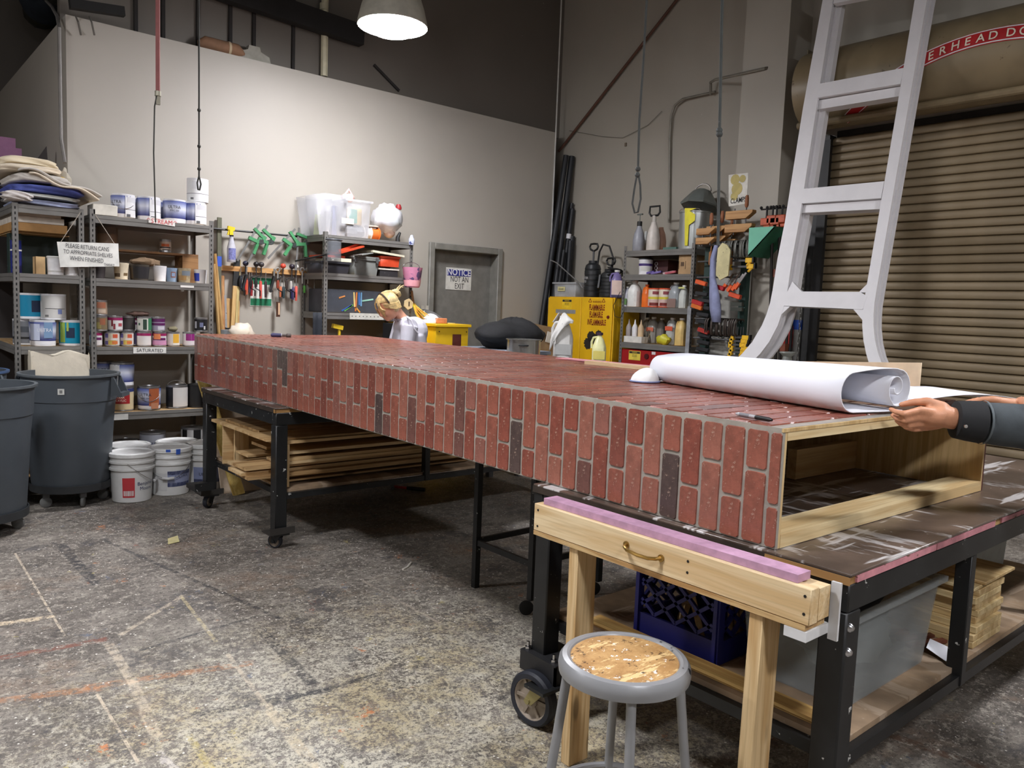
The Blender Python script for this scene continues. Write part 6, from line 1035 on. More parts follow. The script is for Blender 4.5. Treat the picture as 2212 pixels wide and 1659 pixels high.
def sprayer(label, px, Y_, r, h, hh, wand=True):
    x = 6.62; y = at(px, 600, 0, x).y; t = thing('pump_sprayer', label, 'sprayer', (x, y, zc)); c = (x, y, zc)
    pr = [(0, 0), (r*.94, 0), (r, .015)]; nn = 5
    for k in range(nn): z = .02+(h-.1)*k/nn; pr += [(r, z), (r, z+(h-.1)/nn*.7), (r*.955, z+(h-.1)/nn*.8), (r*.955, z+(h-.1)/nn*.92)]
    obj('tank', MB().lathe(pr+[(r, h-.075), (r*.85, h-.03), (r*.55, h-.008), (r*.55, h+.02), (0, h+.02)], 28, c), SPB, t)
    obj('pump_rod', MB().tube([(x, y, zc+h+.02), (x, y, zc+h+hh-.06)], .012, 8), STEELD, t); z = zc+h+hh
    obj('handle', MB().tube([(x, y, z-.07), (x, y+.05, z-.05), (x, y+.065, z-.02), (x, y+.05, z+.01), (x, y, z+.014), (x, y-.05, z+.01), (x, y-.065, z-.02), (x, y-.05, z-.05), (x, y, z-.07)], .012, 8), BLK, t); return t, V(c), h
t, c, h = sprayer('tall black pump sprayer with a loop handle on the yellow cabinet', 1280, 0, .095, .4, .2); text(t, 'LITER\n10', .04, c+V((-.096, .02, .2)), UF, VF, M((196, 196, 196), .6), squash=.9)
obj('hose', MB().tube([c+V((0, -.07, h-.02)), c+V((0, -.09, h+.12)), c+V((0, -.14, h+.2)), c+V((.02, -.22, h+.18)), c+V((.02, -.28, h+.06)), c+V((.02, -.28, h-.1))], .011, 8), BLK, t)
t, c, h = sprayer('shorter black pump sprayer beside the purple jug', 1318, 0, .115, .3, .13)
for k in range(3): obj('hose', MB().tube([c+V((-.1*math.cos(j*.5)-.0, -.1*math.sin(j*.5)*1.1-.05, h-.05+.05*math.sin(j*.4+k)+.02*k)) for j in range(11)], .008, 6), BLK, t)
obj('trigger_grip', MB().bar(c+V((-.1, .06, h-.05)), c+V((-.14, .04, .1)), .02, .03), BLK, t)
tag(obj('spray_wand', MB().tube([at(1190, 562, 0, 6.5), at(1203, 568, 0, 6.5), at(1252, 612, 0, 6.42), at(1258, 622, 0, 6.44)], .007, 6), M((150, 150, 150), .35, .6)), 'bent silver spray wand leaning left from the sprayers', 'wand')
def jug(label, x, y, z, w, h, mat, bands=(), f=None, name='jug', liquid=None, cap=None, grp=None, handle=True):
    """square-shouldered jug with a loop handle and a cap"""
    t = thing(name, label, 'jug', (x, y, z), 0, grp); c = V((x, y, z)); f = face(x, y) if f is None else f; R_ = Matrix.Rotation(f, 3, 'Z')
    pr = [(.94, .0), (1, .015), (1, .55), (.93, .64), (.6, .82), (.3, .9), (.3, .96)]; vs = []; n = 16
    for k, zz in pr:
        for j in range(n):
            a = 2*math.pi*(j+.5)/n; q = 1/max(abs(math.cos(a)), abs(math.sin(a)))**.55; vs.append(c+R_@V((w/2*k*q*math.cos(a)*.84, w/2*k*q*math.sin(a)*.84, h*zz)))
    m_ = MB(); m_.add(vs, [(i*n+j, i*n+(j+1)%n, (i+1)*n+(j+1)%n, (i+1)*n+j) for i in range(len(pr)-1) for j in range(n)]+[tuple(range(n))[::-1], tuple((len(pr)-1)*n+j for j in range(n))]); obj('body', m_, mat, t)
    if handle: e = R_@V((0, 1, 0)); obj('handle', MB().tube([c+e*(-w*.1)+V((0, 0, h*.88)), c+e*(-w*.36)+V((0, 0, h*.86)), c+e*(-w*.46)+V((0, 0, h*.74)), c+e*(-w*.45)+V((0, 0, h*.58))], w*.07, 8), mat, t)
    obj('cap', MB().lathe([(w*.19, h*.93), (w*.19, h*1.0), (0, h*1.0)], 16, c), M(cap or (226, 226, 222), .5), t)
    for b0, b1, col in bands:
        u = R_@V((0, 1, 0)); nn = R_@V((1, 0, 0)); o_ = c+nn*(w/2*.86+.001); obj('label_band', MB().prism([(-w*.34, h*b0), (w*.34, h*b0), (w*.34, h*b1), (-w*.34, h*b1)], nn*.0015, o_, u, (0, 0, 1)), M(col, .55, 0, .05), t)
    return t
jug('purple jug with a pale pink label on the yellow cabinet', 6.5, at(1335, 620, 0, 6.5).y+.02, zc, .16, .3, M((122, 110, 158), .35), ((.1, .62, (222, 196, 184)), (.03, .1, (60, 56, 90))))
tag(obj('black_cable', MB().tube([at(1340, 630, 0, 6.38), at(1325, 660, 0, 6.38), at(1328, 683, 0, 6.38), at(1340, 687, 0, 6.38), at(1348, 672, 0, 6.38), at(1347, 640, 0, 6.4)], .004, 6), BLK), 'thin black cord looping down the side of the yellow cabinet', 'cord')
jx = at(1216, 750, 1, 5.95); zj = zt2-.2
t = jug('big white jug draped with a white rag before the yellow cabinet', jx.x, 5.95, zj, .25, .53, M((214, 212, 208), .4), ((.24, .45, (180, 180, 178)),))
fj = face(jx.x, 5.95); nj, uj = V((math.cos(fj), math.sin(fj), 0)), V((-math.sin(fj), math.cos(fj), 0)); J0 = V((jx.x, 5.95, zj)); rg = MB()
def drape(i, j):          # across the jug (i) and down from the cap over the near side (j)
    w_ = .03+.085*min(1, j*1.6); lft = (1-i); L = .08+.3*lft**1.5
    return J0+uj*((i-.5)*2*w_-.025*j)+nj*(.02+.125*min(1, j*1.5)**.7+.012*math.sin(9*i+3*j))+V((0, 0, .565-L*j-.03*(2*i-1)**2))
rg.grid(14, 12, drape); rg.grid(8, 6, lambda i, j: J0+uj*(-.03-.03*i)*(1+j)+nj*(-.1+.12*i)+V((0, 0, .56-.1*j)))
tag(obj('white_rag', rg, M((224, 222, 218), .8, 0, .05, 9, .2, spk=((50, 46, 44), .7, 9)), solid=.006, sharp=2), 'white rag with dark marks hung over the big white jug', 'rag')
jug('small cream jug before the yellow cabinet stain', at(1294, 760, 1, 5.45).x, 5.45, zj, .17, .38, M((226, 224, 168), .35), ((.3, .52, (222, 206, 110)),), cap=(60, 40, 60))
o = thing('low_cart', 'low cart mostly hidden behind the brick box, under the big white jug', 'cart', (6., 5.7, 0)); obj('top', B(5.6, 6.34, 5.2, 6.2, zt2-.23, zt2-.201), M((132, 140, 152), .6), o)
for x, y in ((5.65, 5.25), (6.29, 5.25), (5.65, 6.15), (6.29, 6.15)): obj('leg', B(x-.025, x+.025, y-.025, y+.025, 0, zt2-.231), STEELD, o)
# ---------------------------------------------------------------- right shelving with jugs, red cabinet under it
YC0 = 5.73; zC = [2.165, 1.915, 1.575, 1.195]
shelving('grey steel shelving of jugs and sprayers beside the yellow cabinet', (XF, YC0, 0), -math.pi/2, .92, .45, 2.22, zC)
cy = lambda px, X=6.5, py=600: at(px, py, 0, X).y
tag(obj('duct_tape', B(XF-.006, XF-.0015, 4.81-.003, 4.852, .95, 1.6), M((150, 152, 156), .45, .1, .15, 20)), 'grey duct tape wrapped down the corner post of the right shelving', 'tape')
z = zC[0]+.004; SPG = M((150, 152, 160), .4); 
def hand_sprayer(label, px, mat, h, w, hd, X=6.55):
    y = cy(px, X, 500); t = thing('hand_sprayer', label, 'sprayer', (X, y, z), 0, 'hand sprayers on the right shelving'); c = (X, y, z)
    obj('tank', MB().lathe([(0, 0), (w*.9, 0), (w, .01), (w, h*.45), (w*.8, h*.72), (w*.45, h*.92), (w*.4, h), (0, h)], 20, c), mat, t)
    if hd == 'T': obj('collar', MB().tube([(X, y, z+h), (X, y, z+h+.05)], w*.42, 12), BLK, t); obj('pump', MB().tube([(X, y, z+h+.05), (X, y, z+h+.12)], .005, 6).bar((X, y-.035, z+h+.125), (X, y+.035, z+h+.125), .018, .014), M((90, 96, 92), .5), t)
    if hd == 'L': obj('pump', MB().tube([(X, y, z+h), (X, y, z+h+.07)], w*.3, 10), M((190, 184, 176), .5), t); q = z+h+.12; obj('handle', MB().tube([(X, y-.045, q-.05), (X, y-.07, q-.02), (X, y-.065, q+.045), (X, y+.065, q+.045), (X, y+.07, q-.02), (X, y+.045, q-.05), (X, y-.045, q-.05)], .011, 8), BLK, t)
    return t
hand_sprayer('grey hand sprayer with a T pump on the right shelving top', 1381, SPG, .27, .065, 'T'); hand_sprayer('white hand sprayer with a black loop handle on the shelving top', 1412, M((206, 198, 190), .4), .3, .07, 'L'); hand_sprayer('peach stained hand sprayer next to the black loop handle', 1428, M((206, 162, 140), .4), .26, .06, '', 6.68); hand_sprayer('small pale sprayer behind the grey one', 1396, M((190, 192, 190), .4), .24, .04, '', 6.75)
tag(obj('green_tray', B(6.46, 6.56, cy(1462), cy(1434), z, z+.025), M((76, 110, 100), .5)), 'low green tray on the right shelving top', 'tray')
pb = thing('galvanised_can', 'tall shiny can with a yellow funnel bag and an open lid on the shelving top', 'can', (6.6, cy(1500, 6.6, 500), z)); y = cy(1500, 6.6, 500); GAL = M((178, 182, 180), .3, .7, .1, 5)
obj('body', MB().lathe([(0, 0), (.155, 0), (.155, .36), (.16, .365), (.16, .375), (.15, .375), (.15, .02), (0, .02)], 32, (6.6, y, z)), GAL, pb); obj('lid', MB().lathe([(.19, 0), (.2, .012), (.17, .06), (.1, .16), (.07, .18), (0, .18)], 8, (6.66, y, z+.43), (.25, .0, 1)), M((118, 124, 120), .4, .3), pb); obj('lid_handle', MB().tube([V((6.66+.04, y+.1*math.cos(k*math.pi/8), z+.56+.08*math.sin(k*math.pi/8)+.03)) for k in range(9)], .008, 6), CHROME, pb)
YF2 = M((226, 216, 50), .45); obj('yellow_flap', MB().prism([(-.005, .0), (.03, -.0), (.03, .2), (.1, .24), (.1, .3), (.03, .34), (.11, .36), (-.03, .37)], (-.004, 0, 0), (6.44, y-.02, z+.03), UF, VF), YF2, pb)
for k in range(3): obj('bail', MB().tube([V((6.5+.02*k, y+.08-.07*k+.05*math.cos(j*math.pi/8), z+.37+.035*math.sin(j*math.pi/8))) for j in range(9)], .004, 6), CHROME, pb)
z = zC[1]+.004
can('white tub with a purple band and dark lid on the right shelving', 6.53, cy(1391, 6.5, 570), z, .075, .17, ((.55, .72, (66, 48, 110)), (.2, .5, (206, 206, 200), -40, 40)), CW, lid=M((50, 54, 56), .5), name='plastic_tub', cat='tub', taper=.92)
t = thing('dark_carton', 'dark red printed carton lying in the shade of the right shelving', 'box', (6.7, cy(1425, 6.62, 570), z)); obj('carton', B(6.62, 6.8, cy(1443, 6.62, 570), cy(1410, 6.62, 570), z, z+.16), M((70, 36, 36), .6), t); text(t, 'GOO', .06, (6.618, cy(1418, 6.62, 570), z+.08), (0, 0, 1), (0, 1, 0), WHT, squash=.9)
t = thing('cardboard_box', 'tan cardboard box at the end of the right shelving', 'box', (6.6, cy(1482, 6.5, 570), z)); obj('carton', B(6.46, 6.8, 4.86, cy(1466, 6.46, 570), z, z+.2), M((176, 144, 104), .7), t); obj('print', MB().box(6.4575, 6.4598, 4.94, 4.945, z+.05, z+.13).box(6.4575, 6.4598, 5.02, 5.025, z+.05, z+.13).box(6.4575, 6.4598, 4.96, 5.0, z+.08, z+.12), M((90, 68, 46), .7), t)
for i, (px, c, l) in enumerate(((1402, (84, 70, 140), 'purple wrapped piece lying flat by the white tub'), (1416, (110, 96, 160), 'violet wrapped piece in the small heap on the shelf'), (1446, (176, 84, 96), 'reddish wrapped piece left of the cardboard box'), (1440, (196, 170, 176), 'pale pink wrapped piece beside the reddish one'))): a = V((6.5+.01*i, cy(px, 6.5, 585), z+.012)); tag(obj('wrapped_piece', MB().bar(a+V((0, .06, 0)), a+V((.02, -.06, .02)), .04, .02), M(c, .4, 0, .3, 16)), l, 'packet')
z = zC[2]+.004; J = 'jugs on the third shelf of the right shelving'
jug('white jug at the middle of the right shelving, tallest on its shelf', 6.53, cy(1371, 6.53, 640), z, .17, .28, M((226, 226, 222), .4), f=math.pi, grp=J, handle=False); jug('small pale bottle with a green spot by the left post', 6.6, cy(1355, 6.6, 640), z, .11, .22, M((206, 206, 216), .4), ((.1, .4, (110, 150, 96)),), f=math.pi, grp=J)
jug('bright orange jug beside two ringed tubs', 6.54, cy(1397, 6.54, 640), z, .11, .24, M((232, 112, 34), .4), f=math.pi, grp=J, cap=(226, 100, 30))
TB = ((.02, .98, (222, 208, 190)), (.42, .56, (212, 196, 60), -80, 80), (.02, .4, (206, 176, 168), -80, 80), (.04, .22, (116, 34, 30), -50, 70), (.7, .88, (138, 60, 66), -20, 40))
for px, l in ((1414, 'left of two matching red and yellow labelled tubs'), (1437, 'right of two matching red and yellow labelled tubs')): can(l, 6.53, cy(px, 6.53, 640), z, .066, .2, TB, M((206, 84, 50), .4), 'labelled tubs on the right shelving', name='labelled_tub', cat='tub')
jug('clear jug half full of brown liquid near the duct-taped post', 6.54, cy(1460, 6.54, 640), z, .16, .26, M((176, 182, 186), .3, alpha=.75), ((.02, .36, (138, 112, 104)),), f=math.pi, grp=J); jug('square pale grey jug with marks by the duct-taped post', 6.5, cy(1481, 6.5, 640)+.02, z, .11, .23, M((200, 204, 198), .4), ((.85, .92, (206, 206, 130)),), f=math.pi, grp=J, handle=False)
z = zC[3]+.004; K_ = 'jugs on the lowest shelf of the right shelving'
t = thing('white_tray', 'low white carton tray holding squeeze bottles', 'tray', (6.47, cy(1368, 6.47, 730), z)); obj('tray', MB().box(6.45, 6.56, cy(1386, 6.45, 730), cy(1347, 6.45, 730), z, z+.065), M((216, 212, 204), .6), t)
for px, c, l in ((1358, (150, 140, 136), 'grey squeeze bottle'), (1371, (222, 220, 222), 'white squeeze bottle'), (1384, (206, 178, 140), 'tan squeeze bottle')): tag(obj('squeeze_bottle', MB().lathe([(0, 0), (.03, 0), (.032, .09), (.02, .12), (.012, .13), (.004, .18), (0, .18)], 14, (6.5, cy(px, 6.5, 720), z+.066)), M(c, .45)), l+' with a pointed tip in the white tray', 'bottle', 'squeeze bottles in the white tray')
for px, X, w, h, c, b, l in ((1398, 6.72, .13, .27, (130, 124, 112), (), 'dim grey jug at the back over the white tray'), (1411, 6.66, .14, .28, (150, 146, 138), ((.45, .6, (206, 110, 84)),), 'grey jug with an orange patch in the middle'), (1429, 6.7, .13, .27, (128, 122, 114), (), 'dim grey jug behind the bag of yellow mix'), (1452, 6.6, .14, .28, (176, 178, 176), ((.52, .68, (206, 88, 60)),), 'clear grey jug with a red orange band'), (1472, 6.54, .14, .28, (222, 190, 120), (), 'golden cream jug by the duct-taped post')): jug(l, X, cy(px, X, 720), z, w, h, M(c, .4), b, f=math.pi, grp=K_)
tag(obj('yellow_bag', MB().ball((6.52, cy(1432, 6.52, 740), z+.05), (.05, .09, .055), 14, 8, lambda d, p: p*(1+.15*math.sin(6*d.y+3*d.z))), M((196, 190, 50), .5, spk=((150, 40, 36), .6, 14))), 'small yellow and red bag lying before the grey jugs', 'bag'); tag(obj('scissors', MB().bar((6.47, cy(1398, 6.47, 740), z+.002), (6.5, cy(1404, 6.5, 740), z+.14), .012, .004).bar((6.47, cy(1406, 6.47, 740), z+.002), (6.5, cy(1400, 6.5, 740), z+.14), .012, .004), CHROME), 'pair of shiny shears standing by the tan squeeze bottle', 'shears')
RDC = M((156, 26, 28), .4, .05, .1, 4); rc = thing('red_cabinet', 'red cabinet lettered FLAMMABLE under the right shelving', 'cabinet', (6.44, 5.27, 0)); obj('body', B(XF+.016, 6.86, 4.836, 5.724, 0, 1.125), RDC, rc, bev=.004)
obj('door', B(XF+.0, XF+.0155, 5.29, 5.69, .03, 1.115), RDC, rc, bev=.003); obj('door', B(XF+.0, XF+.0155, 4.85, 5.285, .03, 1.115), RDC, rc, bev=.003); YT = M((222, 196, 76), .5)
for s, py, sz, sq in (('FLAMMABLE', 778, .085, .62), ('KEEP FIRE AWAY', 787.5, .024, .8), ('INFLAMMABLE', 796, .085, .5), ('WARNING', 768, .03, .8)): c = at(1450, py, 0, XF); text(rc, s, sz, (XF-.0008, c.y, c.z), UF, VF, YT, squash=sq, bold=.015)
sticker(rc, 1359, 757, 1383, 779, XF-.0005, 'WARNING', 'KEEP CLOSED\nAND LOCKED', M((222, 196, 76), .5), INK, INK)
c = at(1412, 763, 0, XF); obj('small_tag', B(XF-.002, XF-.0005, c.y-.025, c.y+.025, c.z-.015, c.z+.015), M((214, 206, 206), .5), rc); c = at(1397, 770, 0, XF); obj('lock', MB().lathe([(.03, 0), (.028, .01), (0, .012)], 14, (XF, c.y, c.z), (-1, 0, 0)), M((70, 16, 18), .4), rc)
for px, l in ((1469, 'left'), (1476, 'right')): c = at(px, 765, 0, 6.4); tag(obj('wooden_stir_stick', MB().bar((6.405, c.y, c.z+.0), (6.405, c.y, c.z-.22), .022, .006, up=(1, 0, 0)), M((230, 206, 140), .6)), l+' pale wooden stir stick hanging on the red cabinet', 'stick')
# ---------------------------------------------------------------- clamp rack beside the column
GP = M((24, 52, 46), .5, 0, .1, 6); XR = 6.42
rk = thing('clamp_rack', 'dark green rack of clamps between the right shelving and the column', 'rack', (XR, 4.43, 0))
ya, yb = at(1528, 640, 0, XR).y, at(1607, 640, 0, XR).y
for y in (ya, yb): obj('post', B(XR-.03, XR+.03, y-.035, y+.035, 0, 2.17), GP, rk)
obj('top_board', B(XR-.12, XR+.08, yb-.05, ya+.05, 2.171, 2.19), M((96, 94, 90), .6), rk)
zr = [at(1580, 525, 0, XR).z, at(1560, 690, 0, XR).z, at(1545, 768, 0, XR).z, at(1590, 600, 0, XR).z, at(1600, 565, 0, XR).z, at(1600, 735, 0, XR).z]
XB = XR-.1
for i, zz in enumerate(zr): obj('hanging_bar', MB().tube([(XB, yb-.03, zz), (XB, ya+.06, zz)], .008, 8), STEELD, rk); obj('bar_arm', MB().bar((XB, yb, zz), (XR-.03, yb, zz), .014, .014).bar((XB, ya, zz), (XR-.03, ya, zz), .014, .014), STEELD, rk)
obj('back_board', B(XR+.031, XR+.045, yb-.035, ya+.035, .6, 2.15), M((170, 168, 160), .7), rk)
CCM = M((112, 112, 106), .45, .4, .15, 12); CCB = M((62, 52, 46), .5, .3, .2, 12)
def c_clamp(zz, mat, label):
    t = thing('c_clamp', label, 'clamp', (XB, 4.4, zz), 0, 'c-clamps hung on the green rack'); pts = [(-.035, 0, -.135), (-.035, 0, -.02), (-.02, 0, .012), (.0, 0, .016)]
    pts = [(.05, 0, .0), (.045, 0, .016), (0, 0, .018), (-.05, 0, .01), (-.062, 0, -.02), (-.062, 0, -.1), (-.05, 0, -.13), (0, 0, -.138), (.05, 0, -.134)]
    obj('frame', MB().tube([V(p) for p in pts], .0085, 6), mat, t, world=False); obj('screw', MB().tube([(.05, 0, -.155), (.05, 0, -.05)], .006, 6).tube([(.05, -.025, -.15), (.05, .025, -.15)], .003, 5), STEELD, t, world=False); return t
od = ['first', 'second', 'third', 'fourth', 'fifth', 'sixth', 'seventh', 'eighth', 'ninth', 'tenth', 'eleventh', 'twelfth', 'thirteenth']
for row, (zi, n, p0, p1, mat, l) in enumerate(((0, 11, 1562, 1614, CCM, 'upper row of grey c-clamps on the rack'), (1, 13, 1532, 1598, CCB, 'middle row of dark c-clamps on the rack'), (2, 12, 1518, 1575, CCB, 'lowest row of dark c-clamps on the rack'))):
    base = c_clamp(zr[zi], mat, f'first c-clamp in the {l}')
    for i in range(n):
        p = at(p0+(p1-p0)*i/(n-1), 700, 0, XB); L = (XB, p.y, zr[zi]-.012); lab = f'{od[i]} from the shelving side in the {l}'
        if i == 0: base.location = L; base['label'] = lab
        else: dup(base, L, rnd.uniform(-.2, .2), lab)
WDB = wood((196, 150, 96), (166, 118, 68), 1, 14, knots=False); HND = M((150, 92, 58), .5)
def handscrew(label, y, z, x=XR-.06, k=1., hl=1, tilt=0):
    t = thing('handscrew_clamp', label, 'clamp', (x, y, z), 0, 'wooden handscrew clamps on the green rack'); L = .26*k
    for dz in (.0, .11*k): obj('jaw', MB().prism([(-L/2, -.02), (L/2-.07, -.02), (L/2, .03), (L/2, .05*k), (-L/2, .05*k)], (.065, 0, 0), (x-.02, y, z+dz), (0, -1, 0), (0, 0, 1)), WDB, t, bev=.002)
    for dy, up in ((-.06*k, 1), (.05*k, -1)):
        e = z+.1*k+.045*k if up > 0 else z; obj('screw_rod', MB().tube([(x, y+dy, z-.03 if up > 0 else z+.18*k), (x, y+dy, e+up*.04)], .006, 6), STEELD, t)
        if up > 0 or hl: obj('handle', MB().tube([(x, y+dy, e+up*.04), (x, y+dy, e+up*.06), (x, y+dy, e+up*.12), (x, y+dy, e+up*.15)], [.01, .018, .017, .012], 10), HND, t)
    return t
handscrew('largest wooden handscrew, at the right of the rack top under the poster', at(1597, 480, 0, 6.3).y, at(1597, 484, 0, 6.3).z-.055, 6.3, 1.1, 0); handscrew('left wooden handscrew on the rack top with its orange-brown handle up', at(1545, 470, 0, 6.32).y, 2.225, 6.36, .85, 0); handscrew('wooden handscrew low at the left edge of the rack top', at(1530, 480, 0, 6.27).y, 2.205, 6.25, .8, 0); handscrew('wooden handscrew in the middle of the rack top behind the rope', at(1570, 480, 0, 6.42).y, 2.2, 6.44, .8, 0)
for px, l in ((1543, 'leftmost'), (1566, 'second'), (1574, 'third'), (1587, 'rightmost')): c = at(px, 518, 0, 6.33); tag(obj('turned_grip', MB().tube([(6.29, c.y, 2.169), (6.29, c.y, 2.12), (6.29, c.y, 2.11), (6.29, c.y, 2.0), (6.29, c.y, 1.99)], [.006, .006, .019, .018, .012], 10), wood((190, 138, 90), (150, 98, 56), 2, 14, knots=False)), l+' of the turned wooden handles hanging below the rack top', 'handle', 'turned handles below the rack top')
YC_ = M((238, 186, 40), .45); ORC = M((232, 96, 42), .45)
def trig(label, y, z, mat, L=.22, x=XB-.03, grp='yellow trigger clamps on the green rack'):
    t = thing('trigger_clamp', label, 'clamp', (x, y, z), 0, grp); obj('bar', MB().box(x-.004, x+.004, y-.02, y+L, z-.009, z+.009), STEELD, t, world=True)
    obj('body', MB().box(x-.02, x+.02, y-.07, y+.0, z-.022, z+.022).bar((x, y-.05, z-.01), (x-.02, y-.02, z-.05), .022, .022), mat, t, bev=.004); obj('jaw', MB().box(x-.016, x+.016, y+L-.03, y+L, z-.03, z+.02), mat, t); obj('pad', MB().box(x-.018, x+.018, y-.085, y-.071, z-.02, z+.03), BLK, t); return t
for i in range(8): zz = at(1600, 729+8.0*i, 0, XB).z; trig(od[i]+' yellow trigger clamp from the top of the lower stack', at(1608-2*(i % 3), 735, 0, XB).y, zz, YC_, .12)
for i, py in enumerate((563, 576)): trig(('upper' if i == 0 else 'lower')+' yellow trigger clamp under the first row of c-clamps', at(1612+3*i, py, 0, XB-.03).y, at(1600, py, 0, XB-.03).z, YC_, .2)
for i, (px, py) in enumerate(((1566, 618), (1578, 620), (1588, 618), (1594, 615))):
    c = at(px, py, 0, XB-.02); t = thing('spring_clamp', od[i]+' of the slanted orange-handled clamps on the rack', 'clamp', c, 0, 'orange-handled clamps on the rack'); e = at(px+18, py-26, 0, XB-.02); obj('jaw', MB().bar(c, e, .016, .01, up=(1, 0, 0)), CHROME, t); obj('grip', MB().bar(c+(c-e)*.35, c+(e-c)*.15, .03, .026, up=(1, 0, 0)), ORC, t)
for i, (px, py, c_, l) in enumerate(((1588, 640, (214, 80, 44), 'orange red clamp body hanging low on the rack'), (1553, 622, (176, 34, 44), 'crimson clamp body behind the blue-grey rag'), (1515, 612, (222, 92, 44), 'orange clamp reaching over to the right shelving'), (1507, 655, (176, 40, 40), 'red clamp by the duct-taped post'), (1506, 664, (206, 106, 40), 'amber clamp under the red one by the taped post'), (1520, 716, (170, 52, 44), 'small red-jawed black clamp low beside the taped post'))): c = at(px, py, 0, XB-.04); t = thing('bar_clamp', l, 'clamp', c, 0, 'assorted clamps on the green rack'); obj('body', MB().bar(c+V((0, -.06, -.01)), c+V((0, .06, .02)), .04, .04), M(c_, .45), t, bev=.004); obj('bar', MB().bar(c+V((.03, -.02, -.01)), c+V((.03, .1, .0)), .012, .018), STEELD, t)
for i in range(9): py = 636+15*i; c = at(1512+(i*7) % 9, py, 0, XB-.02); t = thing('bar_clamp', od[i]+' black clamp down the column beside the taped post', 'clamp', c, 0, 'black clamps beside the taped post'); obj('body', MB().bar(c+V((0, -.09, .0)), c+V((0, .05, .015)), .03, .035), M((32, 33, 36), .5), t, bev=.004); obj('bar', MB().bar(c+V((.025, -.06, -.015)), c+V((.025, .08, -.01)), .01, .014), STEELD, t)
for i, py in enumerate((657, 668)): c = at(1590, py, 0, XB-.02); tag(obj('dark_clamp_jaw', MB().bar(c+V((0, .05, 0)), c+V((0, -.07, 0)), .03, .035), M((56, 60, 52), .5)), ('upper' if i == 0 else 'lower')+' short dark jaw sticking out above the middle c-clamps', 'clamp')
c = at(1556, 530, 0, 6.22); RG = M((206, 196, 150), .8, spk=((70, 74, 70), .63, 16))
cv = at(1558, 560, 0, 6.2); tag(obj('canvas_pouch', MB().prism([(-.05, -.14), (.0, -.19), (.085, -.15), (.09, .08), (.05, .13), (-.0, .15), (-.045, .1)], (.015, 0, 0), cv, UF, VF), RG), 'cream canvas scrap with dark scrawls hanging on the clamp rack', 'cloth')
pts = [(1548, 530), (1541, 560), (1540, 600), (1544, 640), (1546, 670), (1548, 696)]; wd = [.02, .03, .03, .055, .06, .045]; mb = MB(); P = [at(px, py, 0, 6.24) for px, py in pts]
mb.sweep([(0, 0, 0), (0, 0, 0)], [(0, 0, 0), (0, 0, 0)]); mb = MB(); vs = []
for p, w_ in zip(P, wd): vs += [p+V((0, w_, 0)), p+V((-.02, 0, .0)), p+V((0, -w_, 0))]
mb.add(vs, [(3*i+j, 3*i+j+1, 3*i+j+4, 3*i+j+3) for i in range(5) for j in range(2)]); tag(obj('rag', mb, M((148, 154, 190), .9, 0, .15, 10), solid=.015, sharp=2), 'long blue-grey rag hanging down the clamp rack', 'rag')
TEAL = M((118, 196, 166), .6, 0, .04); TEALD = M((60, 128, 100), .6)
tt = thing('teal_bracket', 'mint green triangular bracket beside the clamp rack', 'bracket', at(1640, 520, 0, 6.3)); q = [at(*p, 0, 6.2) for p in ((1618, 495), (1673, 492), (1616, 554))]; obj('front', MB().add(q+[p+V((.02, 0, 0)) for p in q], [(0, 1, 2), (5, 4, 3), (0, 3, 4, 1), (1, 4, 5, 2), (2, 5, 3, 0)]), TEAL, tt)
obj('underside', MB().add([q[1], q[2], q[2]+V((.3, -.02, 0)), q[1]+V((.3, -.02, 0)), q[1]+V((0, 0, .015)), q[2]+V((0, 0, .015)), q[2]+V((.3, -.02, .015)), q[1]+V((.3, -.02, .015))], MB.BF), TEALD, tt); obj('top', MB().add([q[0], q[1], q[1]+V((.3, -.02, 0)), q[0]+V((.3, 0, 0)), q[0]+V((0, 0, .012)), q[1]+V((0, 0, .012)), q[1]+V((.3, -.02, .012)), q[0]+V((.3, 0, .012))], MB.BF), TEAL, tt)
zt3 = q[0].z+.014
for i, (px, l) in enumerate(((1655, 'orange-headed pipe clamp nearest the mint bracket'), (1668, 'orange-headed pipe clamp second from the mint bracket'), (1676, 'orange-headed pipe clamp third from the mint bracket'), (1688, 'orange-headed pipe clamp closest to the white frame'))):
    c = at(px, 485, 0, 6.3); t = thing('pipe_clamp', l, 'clamp', (6.3, c.y, zt3), 0, 'orange pipe clamps by the mint bracket'); y = c.y
    obj('head', MB().box(6.27, 6.33, y-.045, y+.045, zt3+.02+.015*(i % 2), zt3+.085+.02*(i % 2)).box(6.28, 6.32, y-.06, y+.02, zt3, zt3+.03), M((196, 84, 46), .5, 0, .2, 14), t, bev=.006); obj('screw', MB().tube([(6.3, y, zt3+.08), (6.3, y, zt3+.17)], .009, 8).tube([(6.3, y-.06, zt3+.165), (6.3, y+.06, zt3+.165)], .007, 6).ball((6.3, y-.06, zt3+.18), .014, 8, 6).ball((6.3, y+.06, zt3+.18), .014, 8, 6), BLK, t)
    obj('pipe', MB().tube([(6.36+.02*i, y-.03, zt3-.02), (6.5, y-.05, .01)], .013, 8), M((46, 42, 40), .5, .3), t)
    obj('tail_jaw', MB().bar((6.42, y-.04, 1.95-.22*i), (6.42, y-.04, 1.88-.22*i), .06, .05), M((120, 62, 44), .5, 0, .2, 14), t)
